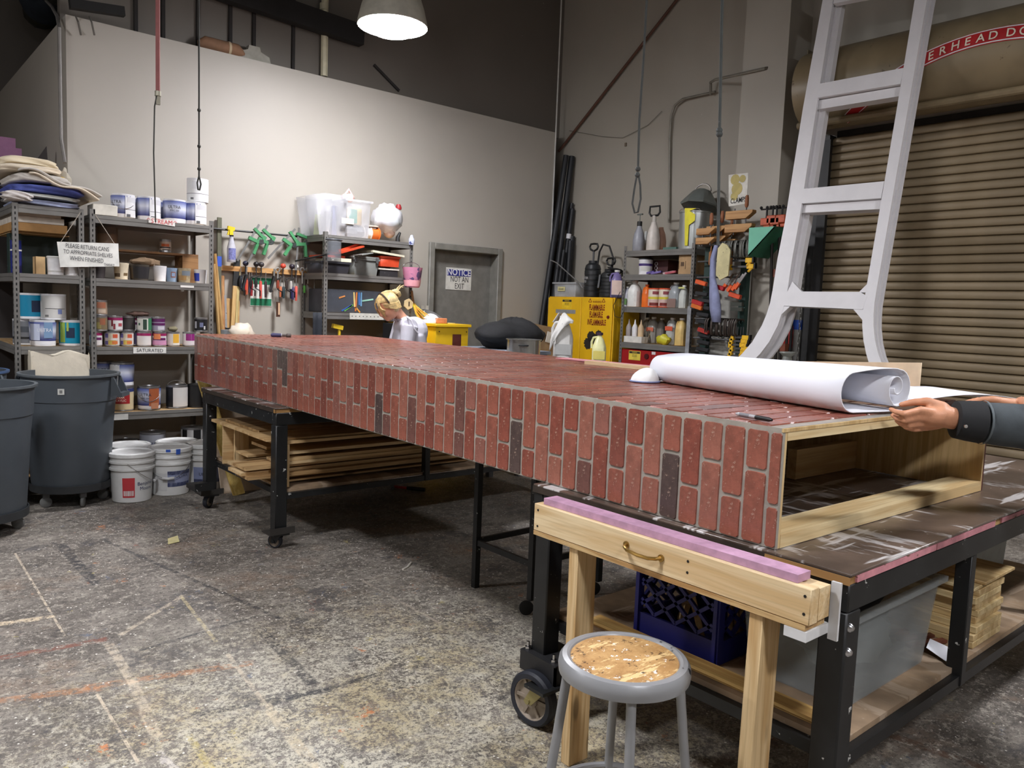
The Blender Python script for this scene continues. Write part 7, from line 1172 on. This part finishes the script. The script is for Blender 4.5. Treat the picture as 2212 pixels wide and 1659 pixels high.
# poster, fire extinguisher, pole with blue tape, chain, clear funnel
po = thing('clamps_poster', 'white poster on the column lettered CLAMPS with plain gold shapes', 'poster', at(1594, 408, 0, 6.515)); q = [at(*p, 0, 6.517) for p in ((1574, 446), (1613, 440), (1616.5, 373), (1574, 378))]; obj('sheet', MB().add(q+[p+V((.002, 0, 0)) for p in q], MB.BF), M((226, 224, 214), .6), po)
GD = M((196, 180, 110), .6); mb = MB()
for px, py, rr in ((1588, 388, .05), (1592, 408, .06), (1604, 386, .035), (1586, 424, .04)): c = at(px, py, 0, 6.5155); mb.prism([(rr*math.cos(k*math.pi/6), rr*math.sin(k*math.pi/6)) for k in range(12)], (-.001, 0, 0), c, UF, VF)
obj('gold_shape', mb, GD, po); c = at(1596, 432, 0, 6.5155); text(po, 'CLAMPS!', .066, c, (0, -1, .06), VF, INK, squash=.72, bold=.01)
fe = thing('fire_extinguisher', 'small red fire extinguisher seen between the frame foot and the tape-banded pole', 'extinguisher', at(1697, 740, 0, 6.72)); c = at(1699, 751, 0, 6.72); obj('cylinder', MB().lathe([(0, 0), (.05, 0), (.052, .01), (.052, .2), (.03, .24), (.02, .25), (0, .25)], 18, c), M((176, 40, 36), .35), fe); obj('valve', MB().tube([c+V((0, 0, .25)), c+V((0, 0, .29))], .018, 8).bar(c+V((0, 0, .3)), c+V((-.0, .1, .31)), .02, .015), BLK, fe); obj('bracket', B(c.x+.05, WX-.001, c.y-.03, c.y+.03, c.z+.05, c.z+.15), BLK, fe)
pp = thing('striped_pole', 'grey round pole with a blue tape band beside the roller door track', 'pole', (6.74, 3.86, 0)); c = at(1720, 700, 0, 6.76); obj('pole', MB().tube([(6.78, c.y, 0), (6.78, c.y, 3.1)], .05, 14), M((118, 116, 112), .5, .2, .1, 6), pp); z0_, z1_ = at(1720, 712, 0, 6.73).z, at(1720, 691, 0, 6.73).z; obj('blue_tape', MB().tube([(6.78, c.y, z0_), (6.78, c.y, z1_)], .0515, 14, cap=False), M((22, 64, 150), .5), pp)
bt_ = thing('red_tip_rod', 'black rod with an orange red top beside the fire extinguisher', 'rod', (6.7, at(1709, 720, 0, 6.7).y, 0)); y = at(1709, 720, 0, 6.7).y; z1_ = at(1709, 668, 0, 6.7).z; obj('rod', MB().tube([(6.7, y, 0), (6.7, y, z1_-.06)], .014, 8), BLK, bt_); obj('tip', MB().tube([(6.7, y, z1_-.06), (6.7, y, z1_)], .017, 8), M((206, 70, 44), .5), bt_)
ch = MB(); yq = at(1738, 560, 0, 6.68).y
for k in range(46):
    z = .9+.045*k; a = (k % 2)*math.pi/2
    if z < 3.1: ch.tube([V((6.68+.009*math.cos(j*math.pi/4)*math.cos(a), yq+.009*math.cos(j*math.pi/4)*math.sin(a), z+.026*math.sin(j*math.pi/4))) for j in range(9)], .0035, 4, cap=False)
ch.tube([(6.68, yq, 3.09), (6.68, yq, 3.4)], .004, 5)
tag(obj('hoist_chain', ch, M((96, 94, 88), .4, .6)), 'door hoist chain hanging beside the roller door track', 'chain')
fn = at(1700, 785, 0, 6.2); tag(obj('clear_funnel', MB().lathe([(.1, -.1), (.11, -.08), (.05, .0), (.035, .06), (.07, .09), (.065, .1), (.03, .06)], 16, fn), M((186, 190, 184), .3, alpha=.6)), 'clear crumpled plastic funnel behind the paper roll by the white frame', 'funnel')
fs = thing('funnel_stand', 'hidden post holding the clear funnel', 'stand', (6.2, fn.y, 0)); obj('post', MB().tube([(6.2, fn.y, 0), (6.2, fn.y, fn.z-.101)], .05, 10), STEELD, fs)
# ---------------------------------------------------------------- high up and far left
for i in range(9):
    c_ = ((30, 36, 34), (34, 40, 52), (46, 42, 26), (26, 30, 34))[i % 4]; x = 1.85+.16*(i % 3); y = 8.05+.29*i; zz = 3.8+.28*(i % 3)
    tag(obj('dark_roll', MB().ball((x, y, 3.66+.16+.27*(i % 3)), (.2, .55, .15), 14, 10, lambda d, p: p*(1+.12*math.sin(6*d.y+i))), M(c_, .9, 0, .4, 6)), od[i]+' dark bundle from the front in the heap above the shaded partition side', 'bundle', 'dark bundles above the partition')
for i in range(6):
    tag(obj('dark_roll', MB().ball((1.78+.1*(i % 2), 8.15+.44*i, 4.6+.1*(i % 2)), (.24, .6, .24), 14, 10, lambda d, p: p*(1+.12*math.sin(5*d.y+2*i))), M(((24, 28, 30), (30, 36, 46), (40, 38, 24))[i % 3], .9, 0, .4, 6)), od[i]+' dark bundle along the very top of the heap above the partition', 'bundle', 'dark bundles above the partition')
gx = at(548, 115, 1, 7.22); tag(obj('grey_moulding', MB().prism([(-.16, 0), (.16, 0), (.14, .07), (.06, .1), (.05, .14), (-.05, .14), (-.06, .1), (-.14, .07)], (0, .06, 0), (gx.x, 7.2, 3.647), (1, 0, 0), (0, 0, 1)), M((150, 146, 136), .7)), 'grey stepped moulding standing on the partition top', 'moulding')
rx = at(478, 106, 1, 7.24); rl_ = thing('brown_bolster', 'tan bolster lying on the partition top beside the grey moulding', 'bolster', (rx.x, 7.23, 3.65)); obj('bolster', MB().tube([(rx.x-.2, 7.23, 3.7), (rx.x-.15, 7.23, 3.715), (rx.x+.14, 7.23, 3.715), (rx.x+.2, 7.23, 3.69)], [.03, .06, .06, .03], 12), M((132, 98, 74), .8), rl_); obj('tie', MB().tube([(rx.x+.05, 7.23, 3.715), (rx.x+.07, 7.23, 3.715)], .063, 12), M((190, 170, 140), .7), rl_)
hp_ = [at(0, 318, 1, 7.6), at(46, 318, 1, 7.6)]; PF = M((168, 120, 156), .8, 0, .1, 8)
ct2 = thing('tall_cabinet', 'dark tall cabinet behind the far left shelving', 'cabinet', (.7, 7.7, 0)); zc2 = at(20, 340, 1, 7.75).z; obj('cabinet', B(.4, 1.2, 7.85, 8.3, 0, zc2), M((44, 40, 40), .6), ct2)
x1 = at(47, 305, 1, 7.85).x; tag(obj('foam_slab', B(x1-.6, x1, 7.86, 8.2, zc2+.001, zc2+.1), PF), 'lower purple foam slab on the dark cabinet at far left', 'foam'); tag(obj('foam_slab', B(x1-.64, x1-.04, 7.88, 8.2, zc2+.102, zc2+.18), PF), 'upper purple foam slab on the dark cabinet at far left', 'foam')
tag(obj('dark_plate', MB().prism([(0, 0), (.13, 0), (.12, .2)], (0, .02, 0), (x1+.0, 7.5, zA[0]+.37), (1, 0, 0), (0, 0, 1)), M((60, 54, 54), .6)), 'dark triangular offcut above the cloth pile at far left', 'offcut')
# ---------------------------------------------------------------- people (one continuous surface each: overlapping forms fused by a voxel remesh)
def fused(name, mb, mat, par, vox, smooth=6, fac=.5):
    o = obj(name, mb, mat, par, sharp=3.2); q = o.modifiers.new('r', 'REMESH'); q.mode = 'VOXEL'; q.voxel_size = vox; q.use_smooth_shade = True
    s = o.modifiers.new('s', 'SMOOTH'); s.iterations = smooth; s.factor = fac; return o
def vp(px, py, d): return CO+(CR*(px-1106)/F-CU*(py-829.5)/F+CF)*d
def frame(c, f, u): f = V(f).normalized(); l = V(u).cross(f).normalized(); u = f.cross(l); m = Matrix((f, l, u)).transposed().to_4x4(); m.translation = c; return m
def head(mb, m):
    mb.M = m; mb.ball((-.012, 0, .03), (.095, .077, .087), 20, 14); mb.ball((.02, 0, -.03), (.068, .062, .085), 18, 12); mb.ball((.052, 0, -.088), (.03, .034, .026), 12, 8); mb.ball((.01, 0, -.075), (.05, .054, .04), 14, 8)
    mb.tube([(.082, 0, .012), (.094, 0, -.012), (.106, 0, -.034)], [.008, .009, .012], 8); mb.ball((.095, .011, -.037), .009, 8, 6); mb.ball((.095, -.011, -.037), .009, 8, 6)
    mb.tube([(.07, -.046, .014), (.086, -.02, .02), (.088, 0, .018), (.086, .02, .02), (.07, .046, .014)], .0095, 8)
    for s in (-1, 1): mb.ball((.058, s*.036, -.032), (.028, .026, .026), 10, 8); mb.ball((-.006, s*.077, -.012), (.021, .009, .033), 10, 8, lambda d, p: p+V((-.004*abs(d.z), 0, 0)))
    mb.tube([(.074, -.024, -.062), (.086, 0, -.058), (.074, .024, -.062)], [.004, .008, .004], 8); mb.tube([(.072, -.02, -.07), (.083, 0, -.071), (.072, .02, -.07)], [.004, .008, .004], 8); mb.M = None
def eyes(m, par, iris=(70, 90, 110)):
    w_, d = MB(), MB(); w_.M = d.M = m
    for s in (-1, 1): w_.ball((.074, s*.031, .0), .011, 10, 8); d.ball((.0825, s*.031, -.002), .005, 8, 6)
    obj('eye', w_, M((226, 222, 216), .3, 0, .02), par); obj('iris', d, M(iris, .3), par)
def fingers(mb, W, chains, thumb, r=.0085):
    for ch, k in zip(chains, (1, 1.05, 1., .85)):
        mb.tube([W+(ch[0]-W)*.1, W+(ch[0]-W)*.6, ch[0]], [.02, .018, .0135*k], 10)
        mb.tube(ch, [r*1.25*k, r*1.12*k, r*1.0*k, r*.8*k], 10); mb.ball(ch[-1], r*.82*k, 10, 8); mb.ball(ch[0], r*1.4*k, 10, 8); mb.ball(ch[1], r*1.18*k, 10, 8); mb.ball(ch[2], r*1.04*k, 8, 6)
    mb.tube([W+(thumb[0]-W)*.3]+thumb, [.02, .018, r*1.5, r*1.25, r*.95], 10); mb.ball(thumb[-1], r*.95, 10, 8); mb.ball(thumb[1], r*1.5, 10, 8)
def plain_hand(mb, W, d, side):           # relaxed, slightly curled hand: d = pointing direction, side = thumb side
    d = V(d).normalized(); side = V(side).normalized(); n = d.cross(side)
    ch = []
    for k, (o, L) in enumerate(((.03, 1), (.01, 1.1), (-.01, 1.03), (-.03, .82))): a = W+d*.085+side*o; b = a+d*.04*L+n*.006; c = b+d*.02*L+n*.016; e = c+d*.012*L+n*.018; ch.append([a, b, c, e])
    fingers(mb, W, ch, [W+d*.02+side*.025, W+d*.05+side*.045, W+d*.075+side*.05+n*.01, W+d*.095+side*.045+n*.02])
SKIN = M((214, 158, 130), .5, 0, .06, 20, .1); SKIN2 = M((206, 146, 112), .5, 0, .08, 24, .15)
def legs(mb, hips, feet, f, k=1):
    for h, t in zip(hips, feet):
        kn = (h+t)/2+f*.03; mb.tube([h, h+(kn-h)*.5, kn, kn+(t-kn)*.45, t], [.085*k, .075*k, .055*k, .05*k, .038*k], 14); mb.ball(h, .088*k, 12, 8); mb.ball(kn, .056*k, 10, 8)
        mb.tube([t+V((0, 0, -.03))-f*.05, t+V((0, 0, -.045))+f*.06, t+V((0, 0, -.052))+f*.15], [.036, .036, .026], 10)
# the blond person at the back, head bent, turned to the left
f = V((-.86, .3, 0)).normalized(); l = V((0, 0, 1)).cross(f); nk = at(872, 686, 1, 6.08); hc = at(838, 663, 1, 6.05); pel = V((4.0, 6.02, .9))
ps1 = thing('person', 'blond person with a bun and pale grey shirt, head bent, behind the brick box', 'person', (pel.x, pel.y, 0))
hf = (f*.8+l*.12+V((0, 0, -.55))).normalized(); hm_ = frame(hc, hf, V((0, 0, 1))); b = MB(); ch_ = pel+(nk-pel)*.62+V((.0, 0, 0))
head(b, hm_); b.tube([nk+V((0, 0, -.04)), nk+(hc-nk)*.35, hc-hf*.03], [.06, .05, .052], 14)
b.tube([pel+V((0, 0, -.02)), pel+(nk-pel)*.3, ch_, nk-V((0, 0, .05))], [.135, .115, .135, .07], 18); sh = [ch_+(nk-ch_)*.62+l*s*.16 for s in (1, -1)]; b.tube([sh[0], nk-V((0, 0, .05)), sh[1]], [.055, .07, .055], 12)
hips = [pel+l*s*.09 for s in (1, -1)]; feet = [V((h.x, h.y, .075))+l*s*.03+f*.02 for h, s in zip(hips, (1, -1))]; legs(b, hips, feet, f)
el = [sh[0]+V((0, 0, -.27))+f*.05+l*.04, sh[1]+V((0, 0, -.27))+f*.08-l*.04]; wr = [e+f*.22+V((0, 0, -.08)) for e in el]
for s, e, w_ in zip(sh, el, wr): b.tube([s, (s+e)/2, e, (e+w_)/2, w_], [.052, .045, .038, .035, .026], 12); plain_hand(b, w_, f+V((0, 0, -.3)), V((0, 0, 1)))
fused('body', b, SKIN, ps1, .0075); eyes(hm_, ps1)
SH = M((196, 194, 204), .85, 0, .05, 14, .15); g = MB(); nb = nk-V((0, 0, .045))
g.tube([pel+V((0, 0, -.1)), pel+V((0, 0, .05)), pel+(nk-pel)*.35, ch_, ch_+(nb-ch_)*.6], [.165, .16, .15, .165, .12], 22); g.tube([ch_+(nb-ch_)*.5, nb, nb+(hc-nb)*.14], [.12, .085, .066], 18); g.tube([sh[0]+l*.01, nb-V((0, 0, .03)), sh[1]-l*.01], [.075, .09, .075], 14); g.ball(ch_-f*.05+V((0, 0, .06)), (.13, .13, .14), 14, 10)
for s, e, w_ in zip(sh, el, wr): g.tube([s, (s+e)/2, e, e+(w_-e)*.7], [.078, .068, .058, .05], 14)
def fold(d): return 0
fused('shirt', g, SH, ps1, .008, 5)
c = MB(); hd_dir = (hc-nb).normalized(); base = nb+(hc-nb)*.1
for k in range(13):
    a = k/12*2*math.pi*.86+.45; d = f*math.cos(a)+l*math.sin(a); d2 = f*math.cos(a+.4)+l*math.sin(a+.4)
    if k < 12: c.hexa([base+d*.082-hd_dir*.01, base+d*.09-hd_dir*.01, base+d2*.09-hd_dir*.01, base+d2*.082-hd_dir*.01], [base+d*.07+hd_dir*.035, base+d*.078+hd_dir*.035, base+d2*.078+hd_dir*.035, base+d2*.07+hd_dir*.035])
obj('collar', c, SH, ps1, sharp=1.5)
obj('sleeve_seam', MB().tube([sh[0]+V((0, 0, .082))+f*.03, sh[0]+V((0, 0, .05))+l*.062-f*.0, sh[0]+l*.082-f*.02+V((0, 0, -.02)), sh[0]+l*.07-f*.06+V((0, 0, -.06))], .006, 6), M((206, 204, 214), .85), ps1)
tr = MB(); legs(tr, hips, [V((q.x, q.y, .09)) for q in feet], f, 1.13); tr.tube([pel+V((0, 0, .06)), pel+V((0, 0, -.06))], [.15, .155], 18); fused('trousers', tr, M((40, 44, 58), .8), ps1, .012)
HAIR = M((204, 182, 132), .55, 0, .28, 26); HAIR2 = M((188, 162, 110), .55, 0, .3, 30); h = MB(); h.M = hm_
h.ball((-.022, 0, .036), (.1, .088, .094), 24, 16, lambda d, p: p*(1 if d.x < .45 or d.z > .45 else .8)+V((0, 0, .003*math.sin(16*d.y)))); h.ball((-.05, 0, -.01), (.068, .078, .07), 16, 10)
o = fused('hair', h, HAIR, ps1, .004, 4); st = MB(); st.M = hm_
for k in range(34):
    y = -.96+1.92*k/33; q = math.sqrt(max(.04, 1-y*y)); pts = []
    for j in range(8): t = j/7; th = math.radians(28+150*t); pts.append((-.022+.104*math.cos(th)*q, .089*y*(1-.62*t*t), .036+.098*math.sin(th)*q*(1-.12*t)+.02*t*t))
    st.tube(pts, [.003]+[.0058]*6+[.004], 6)
for s in (1, -1):
    for k in range(7): st.tube([(.05, s*.068, .062-.006*k), (.015, s*.0875, .04-.007*k), (-.035, s*.088, .016-.009*k), (-.085, s*.062, -.0-.009*k), (-.112, s*.02, .02)], [.003, .0058, .0066, .006, .004], 6)
    for k in range(7): st.tube([(.05+.004*k, s*(.02+.006*k), .112-.006*k), (.082, s*(.034+.005*k), .07-.005*k), (.092-.002*k, s*(.045+.005*k), .02), (.088-.004*k, s*(.05+.005*k), -.03+.006*k), (.078, s*(.05+.004*k), -.055+.01*k)], [.004, .0065, .0065, .005, .002], 6)
obj('hair_strand', st, HAIR2, o)['kind'] = 'stuff'
bn = MB(); bn.M = hm_
for k in range(5):
    a0 = k*1.3; bn.tube([(-.128+.02*math.sin(j*.6+a0), .034*math.cos(j*.8+a0), .06+.034*math.sin(j*.8+a0)) for j in range(9)], .012, 8)
for k in range(5): bn.tube([(-.13, .01*k-.02, .07), (-.16-.01*k, .012*k-.024, .085+.006*(k % 3)), (-.19-.008*k, .016*k-.03, .075+.014*(k % 3))], [.008, .005, .002], 6)
obj('bun', bn, HAIR, o); hb_ = MB(); hb_.M = hm_; hb_.tube([(.0, .0925*math.cos(k*math.pi/14), .04+.1*math.sin(k*math.pi/14)) for k in range(15)], .006, 6); o2 = obj('headband', hb_, M((56, 46, 40), .6), o)
# the person at the right edge: only the sleeves and hands are in the picture
W = vp(2058, 903, 2.38)
ps2 = thing('person', 'person in a dark jacket reaching in from the right, both hands on the paper', 'person', (3.25, .38, 0)); b = MB(); f = V((0, 1, 0)); l = V((-1, 0, 0))
P_ = lambda L: [vp(*p) for p in L]
fingers(b, W, [P_([(1987, 886, 2.35), (1953, 894, 2.33), (1936, 890, 2.34), (1924, 884, 2.36)]), P_([(1987, 901, 2.36), (1955, 908, 2.34), (1939, 904, 2.355), (1928, 897, 2.38)]), P_([(1992, 914, 2.38), (1963, 919, 2.36), (1945, 915, 2.37), (1936, 908, 2.395)]), P_([(2001, 924, 2.41), (1977, 928, 2.39), (1959, 925, 2.39), (1949, 919, 2.41)])], P_([(2036, 879, 2.37), (2003, 867, 2.38), (1972, 869, 2.39), (1947, 874, 2.4)]), .0092)
b.tube([vp(2062, 905, 2.38), vp(2030, 897, 2.37), vp(1996, 900, 2.37)], [.034, .034, .024], 14)
Eb = [V((3.02, .5, 1.12)), V((3.5, .58, 1.1))]; Sd = [V((3.06, .4, 1.4)), V((3.44, .4, 1.4))]; W2 = V((3.04, .9, 1.245))
b.tube([vp(2062, 905, 2.38), W+(Eb[0]-W)*.4, Eb[0], (Eb[0]+Sd[0])/2, Sd[0]], [.031, .042, .046, .052, .058], 14); b.tube([W2, W2+(Eb[1]-W2)*.4, Eb[1], (Eb[1]+Sd[1])/2, Sd[1]], [.03, .042, .046, .052, .058], 14)
T2 = [vp(2165, 876, 2.66), vp(2130, 866, 2.66), vp(2108, 866, 2.66), vp(2088, 868, 2.67)]
fingers(b, W2, [P_([(2140, 868, 2.72), (2112, 864, 2.72), (2098, 866, 2.72), (2086, 869, 2.73)]), P_([(2150, 874, 2.74), (2120, 872, 2.75), (2104, 874, 2.75), (2094, 878, 2.75)]), P_([(2158, 880, 2.76), (2130, 880, 2.77), (2114, 882, 2.77), (2104, 886, 2.77)]), P_([(2168, 886, 2.78), (2144, 888, 2.78), (2130, 890, 2.78), (2120, 893, 2.78)])], P_([(2172, 870, 2.68), (2145, 863, 2.68), (2122, 863, 2.69), (2104, 867, 2.7)]), .009)
pel = V((3.25, .36, .98)); b.tube([pel, pel+V((0, 0, .22)), V((3.25, .37, 1.32)), V((3.25, .38, 1.44))], [.15, .14, .15, .08], 18); b.tube([Sd[0], V((3.25, .38, 1.43)), Sd[1]], [.06, .075, .06], 12); hc2 = V((3.25, .42, 1.64)); b.tube([V((3.25, .38, 1.42)), hc2-V((0, 0, .05))], [.06, .055], 14)
hm2 = frame(hc2, (-.25, .9, -.35), (0, 0, 1)); head(b, hm2); hips = [pel+V((s*.095, 0, -.04)) for s in (-1, 1)]; feet = [V((h.x, h.y, .075)) for h in hips]; legs(b, hips, feet, f)
fused('body', b, SKIN2, ps2, .0045, 6); eyes(hm2, ps2, (80, 60, 40))
JK = M((62, 68, 72), .85, 0, .35, 7, .2); g = MB()
c0, c1 = vp(2060, 906, 2.38), vp(2118, 912, 2.37); s1 = vp(2212, 921, 2.36)
g.tube([c1, vp(2160, 917, 2.365), s1, Eb[0], (Eb[0]+Sd[0])/2, Sd[0]], [.062, .066, .069, .072, .078, .085], 18); g.tube([W2+(Eb[1]-W2)*.15, (W2+Eb[1])/2, Eb[1], (Eb[1]+Sd[1])/2, Sd[1]], [.05, .06, .07, .078, .085], 18)
g.tube([pel+V((0, 0, -.12)), pel+V((0, 0, .1)), V((3.25, .37, 1.25)), V((3.25, .38, 1.38)), V((3.25, .38, 1.47))], [.185, .18, .19, .13, .075], 22); g.tube([Sd[0], V((3.25, .38, 1.38)), Sd[1]], [.085, .11, .085], 14); jk = fused('jacket', g, JK, ps2, .009, 5)
cf = obj('cuff', MB().tube([c0, c0+(c1-c0)*.04, c0+(c1-c0)*.5, c1], [.05, .056, .061, .064], 22), M((26, 27, 29), .85, 0, .2, 12), jk, sharp=.9); cf['label'] = 'black cuff'
q = vp(2086, 921, 2.31); obj('button', MB().lathe([(0, 0), (.0055, 0), (.005, .003), (0, .0035)], 12, q, -CF), CHROME, cf); dd = (s1-c1).normalized(); obj('cuff_seam', MB().tube([c1+dd*.002, c1+dd*.008], [.066, .0665], 22, cap=False), M((92, 100, 104), .8), jk)
tr = MB(); legs(tr, hips, [V((q.x, q.y, .09)) for q in feet], f, 1.13); tr.tube([pel+V((0, 0, .03)), pel+V((0, 0, -.1))], [.165, .165], 18); fused('trousers', tr, M((36, 40, 50), .8), ps2, .012)
h = MB(); h.M = hm2; h.ball((-.022, 0, .04), (.098, .085, .09), 20, 14, lambda d, p: p*(1 if d.x < .4 or d.z > .4 else .82)); h.ball((-.045, 0, -.0), (.065, .075, .07), 14, 10); fused('hair', h, M((58, 42, 30), .6, 0, .3, 26), ps2, .006, 4)
